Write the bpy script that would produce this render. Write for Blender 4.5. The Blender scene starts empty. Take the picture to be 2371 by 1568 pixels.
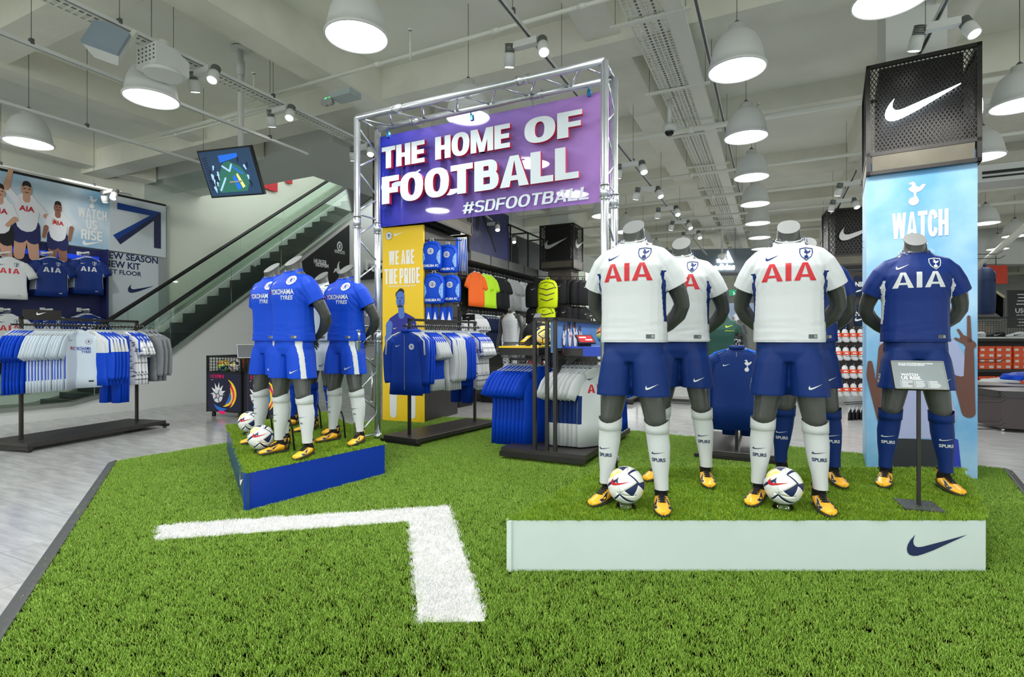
import bpy, bmesh, math, random
from mathutils import Vector, Matrix
from mathutils.bvhtree import BVHTree
from mathutils.geometry import tessellate_polygon
import numpy as np
random.seed(7)
R = math.radians
PI = math.pi
SC = bpy.context.scene
COL = SC.collection
F, CX, CY, CH = 1240.0, 1185.5, 784.0, 1.3

# ------------------------------------------------------------------ camera, world, sun and exposure
cd = bpy.data.cameras.new('camera'); CAM = bpy.data.objects.new('camera', cd); COL.objects.link(CAM)
CAM.location = (0, 0, CH); CAM.rotation_euler = (R(90), 0, 0)
cd.sensor_width = 36; cd.lens = 36 * F / 2371; cd.clip_end = 200
SC.camera = CAM
w = bpy.data.worlds.new('world'); SC.world = w; w.use_nodes = True
w.node_tree.nodes['Background'].inputs[0].default_value = (0.93, 1.0, 0.97, 1)
w.node_tree.nodes['Background'].inputs[1].default_value = 2.2
SC.view_settings.view_transform = 'Standard'; SC.view_settings.look = 'None'
SC.view_settings.gamma = 1; SC.view_settings.use_curve_mapping = False
SC.view_settings.exposure = 0.12
SC.cycles.max_bounces = 7; SC.cycles.diffuse_bounces = 4; SC.cycles.transparent_max_bounces = 16
SC.cycles.sample_clamp_indirect = 4
PENDANT_W = 27.0
def area(name, loc, size, watts, rot=(0, 0, 0), shape='DISK', col=(1, 1, .985), parent=None, spread=PI):
    l = bpy.data.lights.new(name, 'AREA'); l.shape = shape; l.size = size; l.energy = watts; l.color = col; l.spread = spread
    o = bpy.data.objects.new(name, l); COL.objects.link(o); o.location = loc; o.rotation_euler = rot
    if parent: o.parent = parent
    return o

# ------------------------------------------------------------------ frames: the building grid is turned 26 degrees
TH = R(-26)
UX, UY = math.sin(-TH), math.cos(TH)            # away
VX, VY = -math.cos(TH), math.sin(-TH)           # to the side
def at(px, py, D): return Vector(((px - CX) / F * D, D, CH + (CY - py) / F * D))
def fl(px, py, z=0.0):
    D = (CH - z) * F / (py - CY); return Vector(((px - CX) / F * D, D, z))
def grid(x, y, s=0.0, t=0.0, z=0.0): return Vector((x + UX * s - VX * t, y + UY * s - VY * t, z))

# ------------------------------------------------------------------ tagging
def tag(o, label=None, cat=None, group=None, kind=None):
    if label: o['label'] = label
    if cat: o['category'] = cat
    if group: o['group'] = group
    if kind: o['kind'] = kind
    return o
def empty(name, loc=(0, 0, 0), rz=0.0, label=None, cat=None, group=None):
    o = bpy.data.objects.new(name, None); o.empty_display_size = .1; COL.objects.link(o)
    o.location = loc; o.rotation_euler = (0, 0, rz)
    return tag(o, label, cat, group)
def clone(root, loc=None, rz=None, label=None, group=None, parent=None, swap=None):
    r = root.copy(); COL.objects.link(r)
    if loc is not None: r.location = loc
    if rz is not None: r.rotation_euler = (0, 0, rz)
    if label: r['label'] = label
    if group: r['group'] = group
    if parent is not None: r.parent = parent
    for ch in root.children: clone(ch, parent=r)
    return r

# ------------------------------------------------------------------ materials
MATS = {}
def mat(name, col=(.8, .8, .8), rough=.5, metal=0., noise=0., nscale=20., bump=0., bscale=60., coat=0., emit=0., alpha=1., spec=.5, trans=0., stretch=None, sheen=0.):
    if name in MATS: return MATS[name]
    m = bpy.data.materials.new(name); MATS[name] = m; m.use_nodes = True
    nt = m.node_tree; b = nt.nodes['Principled BSDF']
    c4 = (*col, 1)
    b.inputs['Base Color'].default_value = c4; b.inputs['Roughness'].default_value = rough
    b.inputs['Metallic'].default_value = metal; b.inputs['Coat Weight'].default_value = coat
    b.inputs['Specular IOR Level'].default_value = spec; b.inputs['Alpha'].default_value = alpha
    b.inputs['Transmission Weight'].default_value = trans
    if sheen: b.inputs['Sheen Weight'].default_value = sheen
    if emit:
        b.inputs['Emission Color'].default_value = c4; b.inputs['Emission Strength'].default_value = emit
    if noise or bump:
        tc = nt.nodes.new('ShaderNodeTexCoord'); mp = nt.nodes.new('ShaderNodeMapping')
        nt.links.new(tc.outputs['Object'], mp.inputs[0])
        if stretch: mp.inputs['Scale'].default_value = stretch
    if noise:
        n = nt.nodes.new('ShaderNodeTexNoise'); n.inputs['Scale'].default_value = nscale; n.inputs['Detail'].default_value = 5
        nt.links.new(mp.outputs[0], n.inputs[0])
        rp = nt.nodes.new('ShaderNodeValToRGB')
        rp.color_ramp.elements[0].position = .3; rp.color_ramp.elements[1].position = .7
        rp.color_ramp.elements[0].color = (*[max(0, c * (1 - noise)) for c in col], 1)
        rp.color_ramp.elements[1].color = (*[min(1, c * (1 + noise)) for c in col], 1)
        nt.links.new(n.outputs[0], rp.inputs[0]); nt.links.new(rp.outputs[0], b.inputs['Base Color'])
    if bump:
        n = nt.nodes.new('ShaderNodeTexNoise'); n.inputs['Scale'].default_value = bscale; n.inputs['Detail'].default_value = 3
        nt.links.new(mp.outputs[0], n.inputs[0])
        bp = nt.nodes.new('ShaderNodeBump'); bp.inputs['Strength'].default_value = bump; bp.inputs['Distance'].default_value = .01
        nt.links.new(n.outputs[0], bp.inputs['Height']); nt.links.new(bp.outputs[0], b.inputs['Normal'])
    return m
def glass(name, tint=(.9, 1, .95), a=.12, rough=.02):
    if name in MATS: return MATS[name]
    m = bpy.data.materials.new(name); MATS[name] = m; m.use_nodes = True
    nt = m.node_tree; nt.nodes.clear()
    o = nt.nodes.new('ShaderNodeOutputMaterial'); mx = nt.nodes.new('ShaderNodeMixShader')
    tr = nt.nodes.new('ShaderNodeBsdfTransparent'); tr.inputs[0].default_value = (*tint, 1)
    gl = nt.nodes.new('ShaderNodeBsdfGlossy'); gl.inputs['Roughness'].default_value = rough
    lw = nt.nodes.new('ShaderNodeLayerWeight'); lw.inputs[0].default_value = a
    nt.links.new(lw.outputs['Fresnel'], mx.inputs[0]); nt.links.new(tr.outputs[0], mx.inputs[1]); nt.links.new(gl.outputs[0], mx.inputs[2])
    nt.links.new(mx.outputs[0], o.inputs[0])
    return m
def S(r, g, b):
    f = lambda c: ((c / 255) / 12.92 if c / 255 <= .04045 else ((c / 255 + .055) / 1.055) ** 2.4)
    return (f(r), f(g), f(b))

WHITE = mat('white_paint', S(222, 224, 220), .5)
CEIL = mat('ceiling_paint', S(236, 237, 224), .75, noise=.05, nscale=1.4, bump=.25, bscale=9)
BEAM = mat('beam_paint', S(232, 231, 217), .75, noise=.06, nscale=2.2, bump=.3, bscale=14)
PIPE = mat('pipe_paint', S(232, 233, 222), .5)
SHADE = mat('lamp_shade_enamel', S(222, 224, 222), .4)
LAMP = mat('lamp_glow', (1, .99, .97), emit=7)
SPOT = mat('spot_glow', (1, .98, .94), emit=14)
STEEL = mat('galvanised_steel', S(150, 153, 150), .4, .6)
WIRE = mat('wire_grey', S(90, 90, 88), .5)
DARK = mat('dark_metal', S(54, 52, 50), .38, .55, noise=.12, nscale=6)
DARKW = mat('dark_wood', S(48, 45, 44), .42, noise=.18, nscale=5, stretch=(1, 8, 1))
BLACK = mat('black', S(22, 22, 24), .5)
ALU = mat('truss_aluminium', S(205, 210, 216), .28, .85, noise=.07, nscale=12)
CHROME = mat('chrome', S(215, 217, 218), .15, 1)
PLATW = mat('platform_white_board', S(208, 221, 219), .35, noise=.03, nscale=3)
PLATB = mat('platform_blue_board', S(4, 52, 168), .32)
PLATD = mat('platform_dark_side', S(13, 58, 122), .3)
NAVY = mat('navy_print', S(20, 37, 84), .5)
WPRINT = mat('white_print', S(238, 240, 240), .5)
BODY = mat('mannequin_grey', S(66, 68, 65), .34, coat=.25)
BODYT = mat('mannequin_cut', S(118, 121, 120), .4)
def fabric(name, c, rough=.62, **k): return mat(name, c, rough, bump=.14, bscale=260, spec=.2, **k)
FWHITE = fabric('fabric_white', S(203, 208, 209)); FNAVY = fabric('fabric_navy', S(14, 44, 106), .45)
FNAVYS = fabric('fabric_navy_shirt', S(20, 46, 112), .45)
FBLUE = fabric('fabric_royal_blue', S(8, 66, 190), .5); FBLUED = fabric('fabric_deep_blue', S(10, 54, 152), .5)
FPALE = fabric('fabric_pale_blue', S(196, 209, 219)); FSOCKB = fabric('fabric_sock_blue', S(8, 58, 168), .8)
FGREY = fabric('fabric_heather_grey', S(122, 126, 130), .9, noise=.15, nscale=80); FBLACK = fabric('fabric_black', S(33, 34, 37), .7)
FDKN = fabric('fabric_dark_navy', S(22, 34, 66), .7); FMID = fabric('fabric_mid_blue', S(10, 92, 205), .5)
FLGREY = fabric('fabric_light_grey', S(168, 172, 172)); FORANGE = fabric('fabric_orange', S(252, 112, 42)); FLIME = fabric('fabric_lime', S(190, 240, 50))
FGREEN = fabric('fabric_dark_green', S(48, 84, 74)); FKHAKI = fabric('fabric_khaki', S(138, 140, 128))
FRED = mat('red_print', S(192, 14, 32), .45)
def camo():
    m = mat('fabric_camouflage', S(226, 228, 232), .7); nt = m.node_tree; b = nt.nodes['Principled BSDF']
    tc = nt.nodes.new('ShaderNodeTexCoord'); mp = nt.nodes.new('ShaderNodeMapping'); mp.inputs['Scale'].default_value = (12, 12, 30)
    v = nt.nodes.new('ShaderNodeTexVoronoi'); v.inputs['Scale'].default_value = 1.0
    rp = nt.nodes.new('ShaderNodeValToRGB'); rp.color_ramp.interpolation = 'CONSTANT'
    rp.color_ramp.elements[0].color = (*S(96, 100, 110), 1); rp.color_ramp.elements[1].position = .28; rp.color_ramp.elements[1].color = (*S(160, 165, 172), 1)
    e = rp.color_ramp.elements.new(.42); e.color = (*S(228, 230, 233), 1)
    nt.links.new(tc.outputs['Object'], mp.inputs[0]); nt.links.new(mp.outputs[0], v.inputs[0]); nt.links.new(v.outputs[0], rp.inputs[0]); nt.links.new(rp.outputs[0], b.inputs['Base Color'])
    return m
FCAMO = camo()
FPLASTIC = mat('hanger_plastic', S(205, 212, 214), .2, alpha=.75)
HOOKM = mat('hook_wire', S(190, 192, 194), .25, .9)

# ------------------------------------------------------------------ mesh helpers
class MB:
    def __init__(s): s.bm = bmesh.new()
    def box(s, c, d, mi=0, rz=0, M=None):
        x, y, z = [a / 2 for a in d]; m = Matrix.Translation(c) @ (M if M is not None else Matrix.Rotation(rz, 4, 'Z'))
        v = [s.bm.verts.new(m @ Vector((i * x, j * y, k * z))) for k in (-1, 1) for i, j in ((-1, -1), (1, -1), (1, 1), (-1, 1))]
        for q in ((3, 2, 1, 0), (4, 5, 6, 7), (0, 1, 5, 4), (1, 2, 6, 5), (2, 3, 7, 6), (3, 0, 4, 7)):
            f = s.bm.faces.new([v[i] for i in q]); f.material_index = mi
        return s
    def loft(s, rings, cap=(True, True), mi=0, smooth=True):
        vs = [[s.bm.verts.new(p) for p in r] for r in rings]; n = len(rings[0])
        for a, b in zip(vs[:-1], vs[1:]):
            for i in range(n):
                f = s.bm.faces.new((a[i], a[(i + 1) % n], b[(i + 1) % n], b[i])); f.smooth = smooth; f.material_index = mi
        if cap[0]: f = s.bm.faces.new(vs[0][::-1]); f.material_index = mi
        if cap[1]: f = s.bm.faces.new(vs[-1]); f.material_index = mi
        return s
    def tube(s, pts, r, n=8, mi=0, cap=True):
        pts = [Vector(p) for p in pts]; rs = r if isinstance(r, (list, tuple)) else [r] * len(pts)
        rings = []; up = None
        for i, p in enumerate(pts):
            d = (pts[min(i + 1, len(pts) - 1)] - pts[max(i - 1, 0)]).normalized()
            if up is None: up = Vector((0, 0, 1)) if abs(d.z) < .9 else Vector((1, 0, 0))
            a = d.cross(up).normalized(); b = d.cross(a).normalized(); up = -b
            rings.append([p + (a * math.cos(2 * PI * k / n) + b * math.sin(2 * PI * k / n)) * rs[i] for k in range(n)])
        return s.loft(rings, (cap, cap), mi)
    def lathe(s, prof, n=24, c=(0, 0, 0), mi=0, cap=(False, False)):
        c = Vector(c)
        return s.loft([[c + Vector((r * math.cos(2 * PI * k / n), r * math.sin(2 * PI * k / n), z)) for k in range(n)] for r, z in prof], cap, mi)
    def poly(s, pts, mi=0):
        """pts: 3d outline, any shape, flat"""
        pts = [Vector(p) for p in pts]; vs = [s.bm.verts.new(p) for p in pts]
        for t in tessellate_polygon([pts]):
            try: f = s.bm.faces.new([vs[i] for i in t]); f.material_index = mi
            except ValueError: pass
        return s
    def prism(s, pts, v, mi=0, mside=None):
        """extrude outline by vector v"""
        v = Vector(v); a = [Vector(p) for p in pts]; b = [p + v for p in a]
        s.poly(a, mi); s.poly(b, mi); n = len(a)
        va = [s.bm.verts.new(p) for p in a]; vb = [s.bm.verts.new(p) for p in b]
        for i in range(n):
            f = s.bm.faces.new((va[i], va[(i + 1) % n], vb[(i + 1) % n], vb[i])); f.material_index = mi if mside is None else mside
        return s
    def mesh(s, name):
        bmesh.ops.recalc_face_normals(s.bm, faces=s.bm.faces)
        me = bpy.data.meshes.new(name); s.bm.to_mesh(me); s.bm.free(); return me
    def obj(s, name, mats, parent=None, loc=(0, 0, 0), rz=0.0):
        return link(name, s.mesh(name), mats, parent, loc, rz)
def link(name, me, mats, parent=None, loc=(0, 0, 0), rz=0.0):
    if mats is not None and not me.materials:
        for m in (mats if isinstance(mats, (list, tuple)) else [mats]): me.materials.append(m)
    o = bpy.data.objects.new(name, me); COL.objects.link(o); o.location = loc; o.rotation_euler = (0, 0, rz)
    if parent is not None: o.parent = parent
    return o
def ell(c, rx, ry, n=16, e=2.0, ax=(1, 0, 0), ay=(0, 1, 0), rip=0., rk=5, ph=0.):
    c, ax, ay = Vector(c), Vector(ax), Vector(ay); out = []
    for k in range(n):
        a = 2 * PI * k / n; ca, sa = math.cos(a), math.sin(a)
        f = 1 + rip * math.sin(rk * a + ph)
        out.append(c + ax * (rx * math.copysign(abs(ca) ** (2 / e), ca)) + ay * (ry * f * math.copysign(abs(sa) ** (2 / e), sa)))
    return out
def evalmesh(ob):
    dg = bpy.context.evaluated_depsgraph_get(); me = bpy.data.meshes.new_from_object(ob.evaluated_get(dg)); return me
def remesh(mb, voxel, smooth=3):
    me = mb.mesh('tmp'); o = bpy.data.objects.new('tmp', me); COL.objects.link(o)
    m = o.modifiers.new('r', 'REMESH'); m.mode = 'VOXEL'; m.voxel_size = voxel
    if smooth: k = o.modifiers.new('s', 'SMOOTH'); k.iterations = smooth; k.factor = .6
    out = evalmesh(o); bpy.data.objects.remove(o)
    for p in out.polygons: p.use_smooth = True
    out.materials.clear()
    return out
_TC = {}
def text_me(s, bold=0.0, shear=0.0, ext=0.0, space=1.0):
    key = (s, bold, shear, ext, space)
    if key not in _TC:
        cu = bpy.data.curves.new('t', 'FONT'); cu.body = s; cu.align_x = 'CENTER'; cu.offset = bold; cu.shear = shear; cu.extrude = ext; cu.space_character = space
        cu.resolution_u = 3
        o = bpy.data.objects.new('t', cu); COL.objects.link(o); me = evalmesh(o); bpy.data.objects.remove(o)
        co = np.array([v.co[:] for v in me.vertices]); lo, hi = co[:, :2].min(0), co[:, :2].max(0)
        _TC[key] = (me, lo, hi)
    return _TC[key]
def text(s, wd, m, parent, loc, h=None, bold=0.012, shear=0., ext=0., name='lettering', rz=0., space=1.0, rx=0.0, mats=None):
    """flat or raised lettering in the local x-z plane facing -y, centred at loc"""
    me0, lo, hi = text_me(s, bold, shear, 0.1 if ext else 0., space)
    me = me0.copy(); sx = wd / (hi[0] - lo[0]); sz = sx if h is None else h / (hi[1] - lo[1]); c = (lo + hi) / 2
    for v in me.vertices: v.co = ((v.co.x - c[0]) * sx, -v.co.z * ext * 5 if ext else 0, (v.co.y - c[1]) * sz)
    me.materials.clear()
    for q in (mats or [m]): me.materials.append(q)
    if mats:
        for p in me.polygons: p.material_index = 0 if p.normal.y < -.9 else 1
    o = link(name, me, None, parent, loc, rz); o.rotation_euler.x = rx
    return o
SW = [(2135, 263), (2050, 302), (1960, 343), (1905, 363), (1880, 370), (1858, 371), (1840, 365), (1830, 352), (1827, 334), (1832, 313), (1845, 290), (1870, 262),
      (1862, 280), (1859, 298), (1862, 312), (1870, 322), (1884, 326), (1905, 324), (1960, 310), (2050, 286)]
SW = [((x - 1981) / 308, (317 - y) / 308) for x, y in SW]
def swoosh(wd, m, parent, loc, rz=0., th=0., flip=1, name='tick_emblem', hs=1.0, rot=0.):
    ca, sa = math.cos(rot), math.sin(rot)
    pts = [((x * ca - z * sa * hs) * wd * flip, 0, (x * sa + z * ca * hs) * wd) for x, z in SW]
    b = MB()
    if th: b.prism(pts, (0, -th, 0))
    else: b.poly(pts)
    return b.obj(name, m, parent, loc, rz)
BIRD = [(-.18, .42), (-.05, .5), (.05, .42), (.08, .25), (.2, .14), (.34, .3), (.46, .26), (.36, .05), (.24, -.08), (.1, -.14), (.08, -.3), (.15, -.42), (.02, -.42), (0, -.3), (.0, -.14), (-.14, -.02), (-.22, .1), (-.1, .22), (-.06, .34), (-.2, .36)]
SHIELD = [(-.4, .42), (0, .5), (.4, .42), (.42, .1), (.32, -.2), (0, -.5), (-.32, -.2), (-.42, .1)]
def ring2d(pts, k):
    """closed band between an outline and its scaled copy, as quads"""
    return [[(x * 1, z * 1) for x, z in (pts[i], pts[(i + 1) % len(pts)])] + [(x * k, z * k) for x, z in (pts[(i + 1) % len(pts)], pts[i])] for i in range(len(pts))]
def crest2d(kind):
    """list of (slot, polygon) in unit size; slot 0 = main, 1 = second, 2 third"""
    out = []
    if kind == 'shield':
        out += [(0, q) for q in ring2d(SHIELD, .86)]
        out.append((0, [(x * .62, z * .55 + .1) for x, z in BIRD]))
        out.append((0, [(.13 * math.cos(a * PI / 6), -.22 + .13 * math.sin(a * PI / 6)) for a in range(12)]))
    elif kind == 'bird':
        out.append((0, [(x * 1.0, z * .85 + .2) for x, z in BIRD]))
        out.append((0, [(.2 * math.cos(a * PI / 8), -.32 + .2 * math.sin(a * PI / 8)) for a in range(16)]))
    elif kind == 'lion':
        cir = lambda r: [(r * math.cos(a * PI / 10), r * math.sin(a * PI / 10)) for a in range(20)]
        out.append((0, cir(.5)))
        out.append((1, cir(.46))); out.append((0, cir(.28))); out.append((1, cir(.24)))
        out.append((0, [(-.06, -.2), (.02, -.08), (.1, -.2), (.14, -.12), (.08, 0), (.12, .14), (.04, .2), (-.04, .16), (-.12, .18), (-.08, .08), (-.14, .02), (-.06, 0), (-.1, -.1)]))
        for a in (0, PI): out.append((2, [(.37 * math.cos(a) + .045 * math.cos(b * PI / 4), .37 * math.sin(a) + .045 * math.sin(b * PI / 4)) for b in range(8)]))
    return out
def crest(kind, size, mats, parent, loc, rz=0., name='crest', rx=0.):
    b = MB(); n = 0
    for sl, pl in crest2d(kind):
        if len(pl) > 4 or kind == 'lion': n += 1
        b.poly([(x * size, -.0006 * n, z * size) for x, z in pl], sl)
    o = b.obj(name, mats, parent, loc, rz); o.rotation_euler.x = rx
    return o
def subdiv_flat(me, mx):
    bm = bmesh.new(); bm.from_mesh(me)
    for _ in range(5):
        es = [e for e in bm.edges if e.calc_length() > mx]
        if not es: break
        bmesh.ops.subdivide_edges(bm, edges=es, cuts=1)
        bmesh.ops.triangulate(bm, faces=[f for f in bm.faces if len(f.verts) > 3])
    bm.to_mesh(me); bm.free()
def project(o, bvh, d=(0, 1, 0), off=.0025, mx=.02, lays=True):
    """drape a flat decal object onto a surface along d, both in the same parent's space"""
    me = o.data; subdiv_flat(me, mx); d = Vector(d).normalized(); y0 = max(v.co.y for v in me.vertices)
    mw = Matrix.Translation(o.location) @ o.rotation_euler.to_matrix().to_4x4()
    for v in me.vertices:
        p = mw @ v.co; h = bvh.ray_cast(p - d * .5, d)
        lay = y0 - v.co.y if lays else 0
        if h[0] is not None: v.co = h[0] - d * (off + lay)
        else:
            h = bvh.find_nearest(p); v.co = h[0] + h[1] * (off + lay)
    o.location = (0, 0, 0); o.rotation_euler = (0, 0, 0)
    return o
def bvh_of(me):
    return BVHTree.FromPolygons([v.co.copy() for v in me.vertices], [p.vertices[:] for p in me.polygons])
ORD = ['first', 'second', 'third', 'fourth', 'fifth', 'sixth', 'seventh', 'eighth', 'ninth', 'tenth', 'eleventh', 'twelfth', 'thirteenth', 'fourteenth', 'fifteenth', 'sixteenth', 'seventeenth', 'eighteenth', 'nineteenth', 'twentieth']
# ------------------------------------------------------------------ heavy block lettering drawn as polygons (unit height)
def arcband(cx, cz, rx, rz, s, t, a0, a1, n=12, e=2.4):
    """curved band with outer radii rx, rz and stroke s (horizontal) t (vertical)"""
    out = []; f = lambda c, k: math.copysign(abs(c) ** (2 / e), c) * k
    for i in range(n):
        q = []
        for a, o in ((i, 0), (i + 1, 0), (i + 1, 1), (i, 1)):
            g = a0 + (a1 - a0) * a / n; q.append((cx + f(math.cos(g), rx - s * o), cz + f(math.sin(g), rz - t * o)))
        out.append(q)
    return out
def glyph(ch, s=.27, t=.2, w=None):
    bx = lambda x0, z0, x1, z1: [(x0, z0), (x1, z0), (x1, z1), (x0, z1)]
    h = PI / 2
    W = dict(I=s, M=.95, W=1.05, O=.78, C=.72, T=.68, L=.6, F=.6, E=.63, A=.8).get(ch, .7) if w is None else w
    if ch == 'I': W = s; return W, [bx(0, 0, s, 1)]
    if ch == 'T': return W, [bx(0, 1 - t, W, 1), bx(W / 2 - s / 2, 0, W / 2 + s / 2, 1 - t)]
    if ch == 'H': return W, [bx(0, 0, s, 1), bx(W - s, 0, W, 1), bx(s, .5 - t / 2, W - s, .5 + t / 2)]
    if ch == 'E': return W, [bx(0, 0, s, 1), bx(s, 1 - t, W, 1), bx(s, 0, W, t), bx(s, .5 - t / 2, W * .95, .5 + t / 2)]
    if ch == 'F': return W, [bx(0, 0, s, 1), bx(s, 1 - t, W, 1), bx(s, .48 - t / 2, W * .95, .48 + t / 2)]
    if ch == 'L': return W, [bx(0, 0, s, 1), bx(s, 0, W, t)]
    if ch == 'A': return W, [[(0, 0), (s, 0), (W / 2 + s * .02, 1 - t * .6), (W / 2 + s * .45, 1), (W / 2 - s * .45, 1)], [(W - s, 0), (W, 0), (W / 2 + s * .45, 1), (W / 2 - s * .1, 1 - t * .4), (W / 2 - s * .02, 1 - t * .6)], [(s * .9, .2), (W - s * .9, .2), (W - s * 1.05, .2 + t * .8), (s * 1.05, .2 + t * .8)]]
    if ch == 'M': return W, [bx(0, 0, s * .9, 1), bx(W - s * .9, 0, W, 1), [(s * .5, 1), (s * 1.1, 1), (W / 2 + s * .4, 0), (W / 2 - s * .4, 0)], [(W - s * 1.1, 1), (W - s * .5, 1), (W / 2 + s * .4, 0), (W / 2 - s * .4, 0)]]
    if ch == 'W':
        q = W / 4; k = s * .9; return W, [[(0, 1), (k, 1), (q + k * .55, 0), (q - k * .45, 0)], [(W - k, 1), (W, 1), (3 * q + k * .45, 0), (3 * q - k * .55, 0)], [(W / 2 - k * .5, 1), (W / 2 + k * .5, 1), (q + k * .55, 0), (q - k * .45, 0)], [(W / 2 - k * .5, 1), (W / 2 + k * .5, 1), (3 * q + k * .45, 0), (3 * q - k * .55, 0)]]
    if ch == 'O': return W, arcband(W / 2, .5, W / 2, .515, s, t, 0, 2 * PI, 28)
    if ch == 'C': return W, arcband(W / 2, .5, W / 2, .515, s, t, .35, 2 * PI - .35, 24)
    if ch == 'U': return W, [bx(0, .35, s, 1), bx(W - s, .35, W, 1)] + arcband(W / 2, .36, W / 2, .375, s, t, PI, 2 * PI, 14)
    if ch == 'S': return W, arcband(W / 2, .73, W / 2, .28, s, t * .95, .25, 1.5 * PI, 14) + arcband(W / 2, .275, W / 2, .29, s, t * .95, -PI / 2 * 1.0, h, 10)[::1] + arcband(W / 2, .275, W / 2, .29, s, t * .95, PI + .2, 1.5 * PI, 6)
    bowl = lambda z0, z1, x1: [bx(s, z1 - t, x1 - .25, z1), bx(s, z0, x1 - .25, z0 + t)] + arcband(x1 - .26, (z0 + z1) / 2, .26, (z1 - z0) / 2, min(s, .25), t, -h, h, 10)
    if ch == 'B': return W, [bx(0, 0, s, 1)] + bowl(.45, 1, W * .96) + bowl(0, .45 + t * .9, W * 1.02)
    if ch == 'P': return W, [bx(0, 0, s, 1)] + bowl(.38, 1, W)
    if ch == 'R': return W, [bx(0, 0, s, 1)] + bowl(.42, 1, W) + [[(W * .45, .5), (W * .45 + s, .5), (W + .02, 0), (W - s, 0)]]
    if ch == '#': return .8, [[(.1, 0), (.28, 0), (.36, 1), (.18, 1)], [(.46, 0), (.64, 0), (.72, 1), (.54, 1)], bx(0, .22, .8, .36), bx(0, .62, .8, .76)]
    if ch == 'D': return W, [bx(0, 0, s, 1)] + bowl(0, 1, W)
    return .3, []
def block(word, wd, m, parent, loc, h, s=.27, t=.2, gap=.05, name='lettering', rz=0., shear=0.):
    """flat block word centred at loc in the local x-z plane"""
    x = 0; pol = []
    for ch in word:
        if ch == ' ': x += .28; continue
        w_, ps_ = glyph(ch, s, t)
        pol += [[(a + x, c) for a, c in p] for p in ps_]; x += w_ + gap
    x -= gap; b = MB()
    for i, p in enumerate(pol): b.poly([((a / x - .5) * wd + shear * (c - .5) * h, -.00008 * i, (c - .5) * h) for a, c in p])
    return b.obj(name, m, parent, loc, rz)
# ------------------------------------------------------------------ structure: floor with planks
def floor_mat():
    m = bpy.data.materials.new('polished_vinyl'); m.use_nodes = True; nt = m.node_tree; b = nt.nodes['Principled BSDF']
    tc = nt.nodes.new('ShaderNodeTexCoord'); mp = nt.nodes.new('ShaderNodeMapping'); mp.inputs['Rotation'].default_value = (0, 0, -TH); mp.inputs['Scale'].default_value = (1.2, 9, 1)
    n = nt.nodes.new('ShaderNodeTexNoise'); n.inputs['Scale'].default_value = 1.6; n.inputs['Detail'].default_value = 7; n.inputs['Roughness'].default_value = .65
    r = nt.nodes.new('ShaderNodeValToRGB'); r.color_ramp.elements[0].position = .33; r.color_ramp.elements[1].position = .62
    r.color_ramp.elements[0].color = (*S(150, 151, 151), 1); r.color_ramp.elements[1].color = (*S(182, 183, 182), 1)
    nt.links.new(tc.outputs['Object'], mp.inputs[0]); nt.links.new(mp.outputs[0], n.inputs[0]); nt.links.new(n.outputs[0], r.inputs[0]); nt.links.new(r.outputs[0], b.inputs['Base Color'])
    b.inputs['Roughness'].default_value = .16; b.inputs['Specular IOR Level'].default_value = .55
    bp = nt.nodes.new('ShaderNodeBump'); bp.inputs['Strength'].default_value = .06; bp.inputs['Distance'].default_value = .01
    nt.links.new(n.outputs[0], bp.inputs['Height']); nt.links.new(bp.outputs[0], b.inputs['Normal'])
    return m
FLOOR = floor_mat()
GROUT = mat('floor_joint', S(120, 121, 120), .7)
b = MB(); b.box((12, 20, -.06), (80, 66, .1)); floor = tag(b.obj('floor', GROUT), kind='structure')
PLW, PLD = 1.2, .52
def grid2(s, t): return Vector((-VX * t + UX * s, -VY * t + UY * s, 0))
tile = MB().box((0, 0, -.006), (PLW - .003, PLD - .003, .012)).mesh('floor_tile'); tile.materials.append(FLOOR)
near = []; rest = MB()
for i in range(-26, 38):
    for j in range(-20, 104):
        c = grid2((j + .5) * PLD, (i + .5 + (.5 if j % 2 else 0)) * PLW)
        if c.y < .4 or c.y > 48 or c.x < -14 or c.x > 40: continue
        if abs(c.x) > c.y * 1.0 + 4: continue
        near.append(((c.x + 1) ** 2 + c.y ** 2 + (0 if (c.x < -1.8 or c.x > 4.2 or c.y > 5.5) else 900), c))
near.sort(key=lambda q: q[0])
for k, (_, c) in enumerate(near):
    if k < 290:
        o = link('tile', tile, None, floor, c, TH)
    else: rest.box(c + Vector((0, 0, -.006)), (PLW - .003, PLD - .003, .012), rz=TH)
tag(rest.obj('floor_tiles', FLOOR, floor), kind='stuff')

# ceiling, downstand beams on the 26 degree grid
ZC = 5.1
C0 = Vector((-4.9, 10.4, 0))
def quadbox(b, p0, s, t, z0, z1, mi=0):
    """box from p0 spanning s along U and t along -V"""
    q = [p0, p0 + Vector((-VX * t, -VY * t, 0)), p0 + Vector((-VX * t + UX * s, -VY * t + UY * s, 0)), p0 + Vector((UX * s, UY * s, 0))]
    b.prism([(v.x, v.y, z0) for v in q], (0, 0, z1 - z0), mi)
b = MB()
quadbox(b, C0 + Vector((VX * 8, VY * 8, 0)) - Vector((UX * 16, UY * 16, 0)), 16, 60, ZC, ZC + .2)
quadbox(b, C0, 40, 52, ZC, ZC + .2)
tag(b.obj('ceiling', CEIL), kind='structure')
o0 = Vector((0, 0, 0))
def beam(name, s0, s1, t0, t1, z0, z1=ZC):
    b = MB(); p = grid2(s0, t0); quadbox(b, p, s1 - s0, t1 - t0, z0, z1); return tag(b.obj(name, BEAM), kind='structure')
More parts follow.
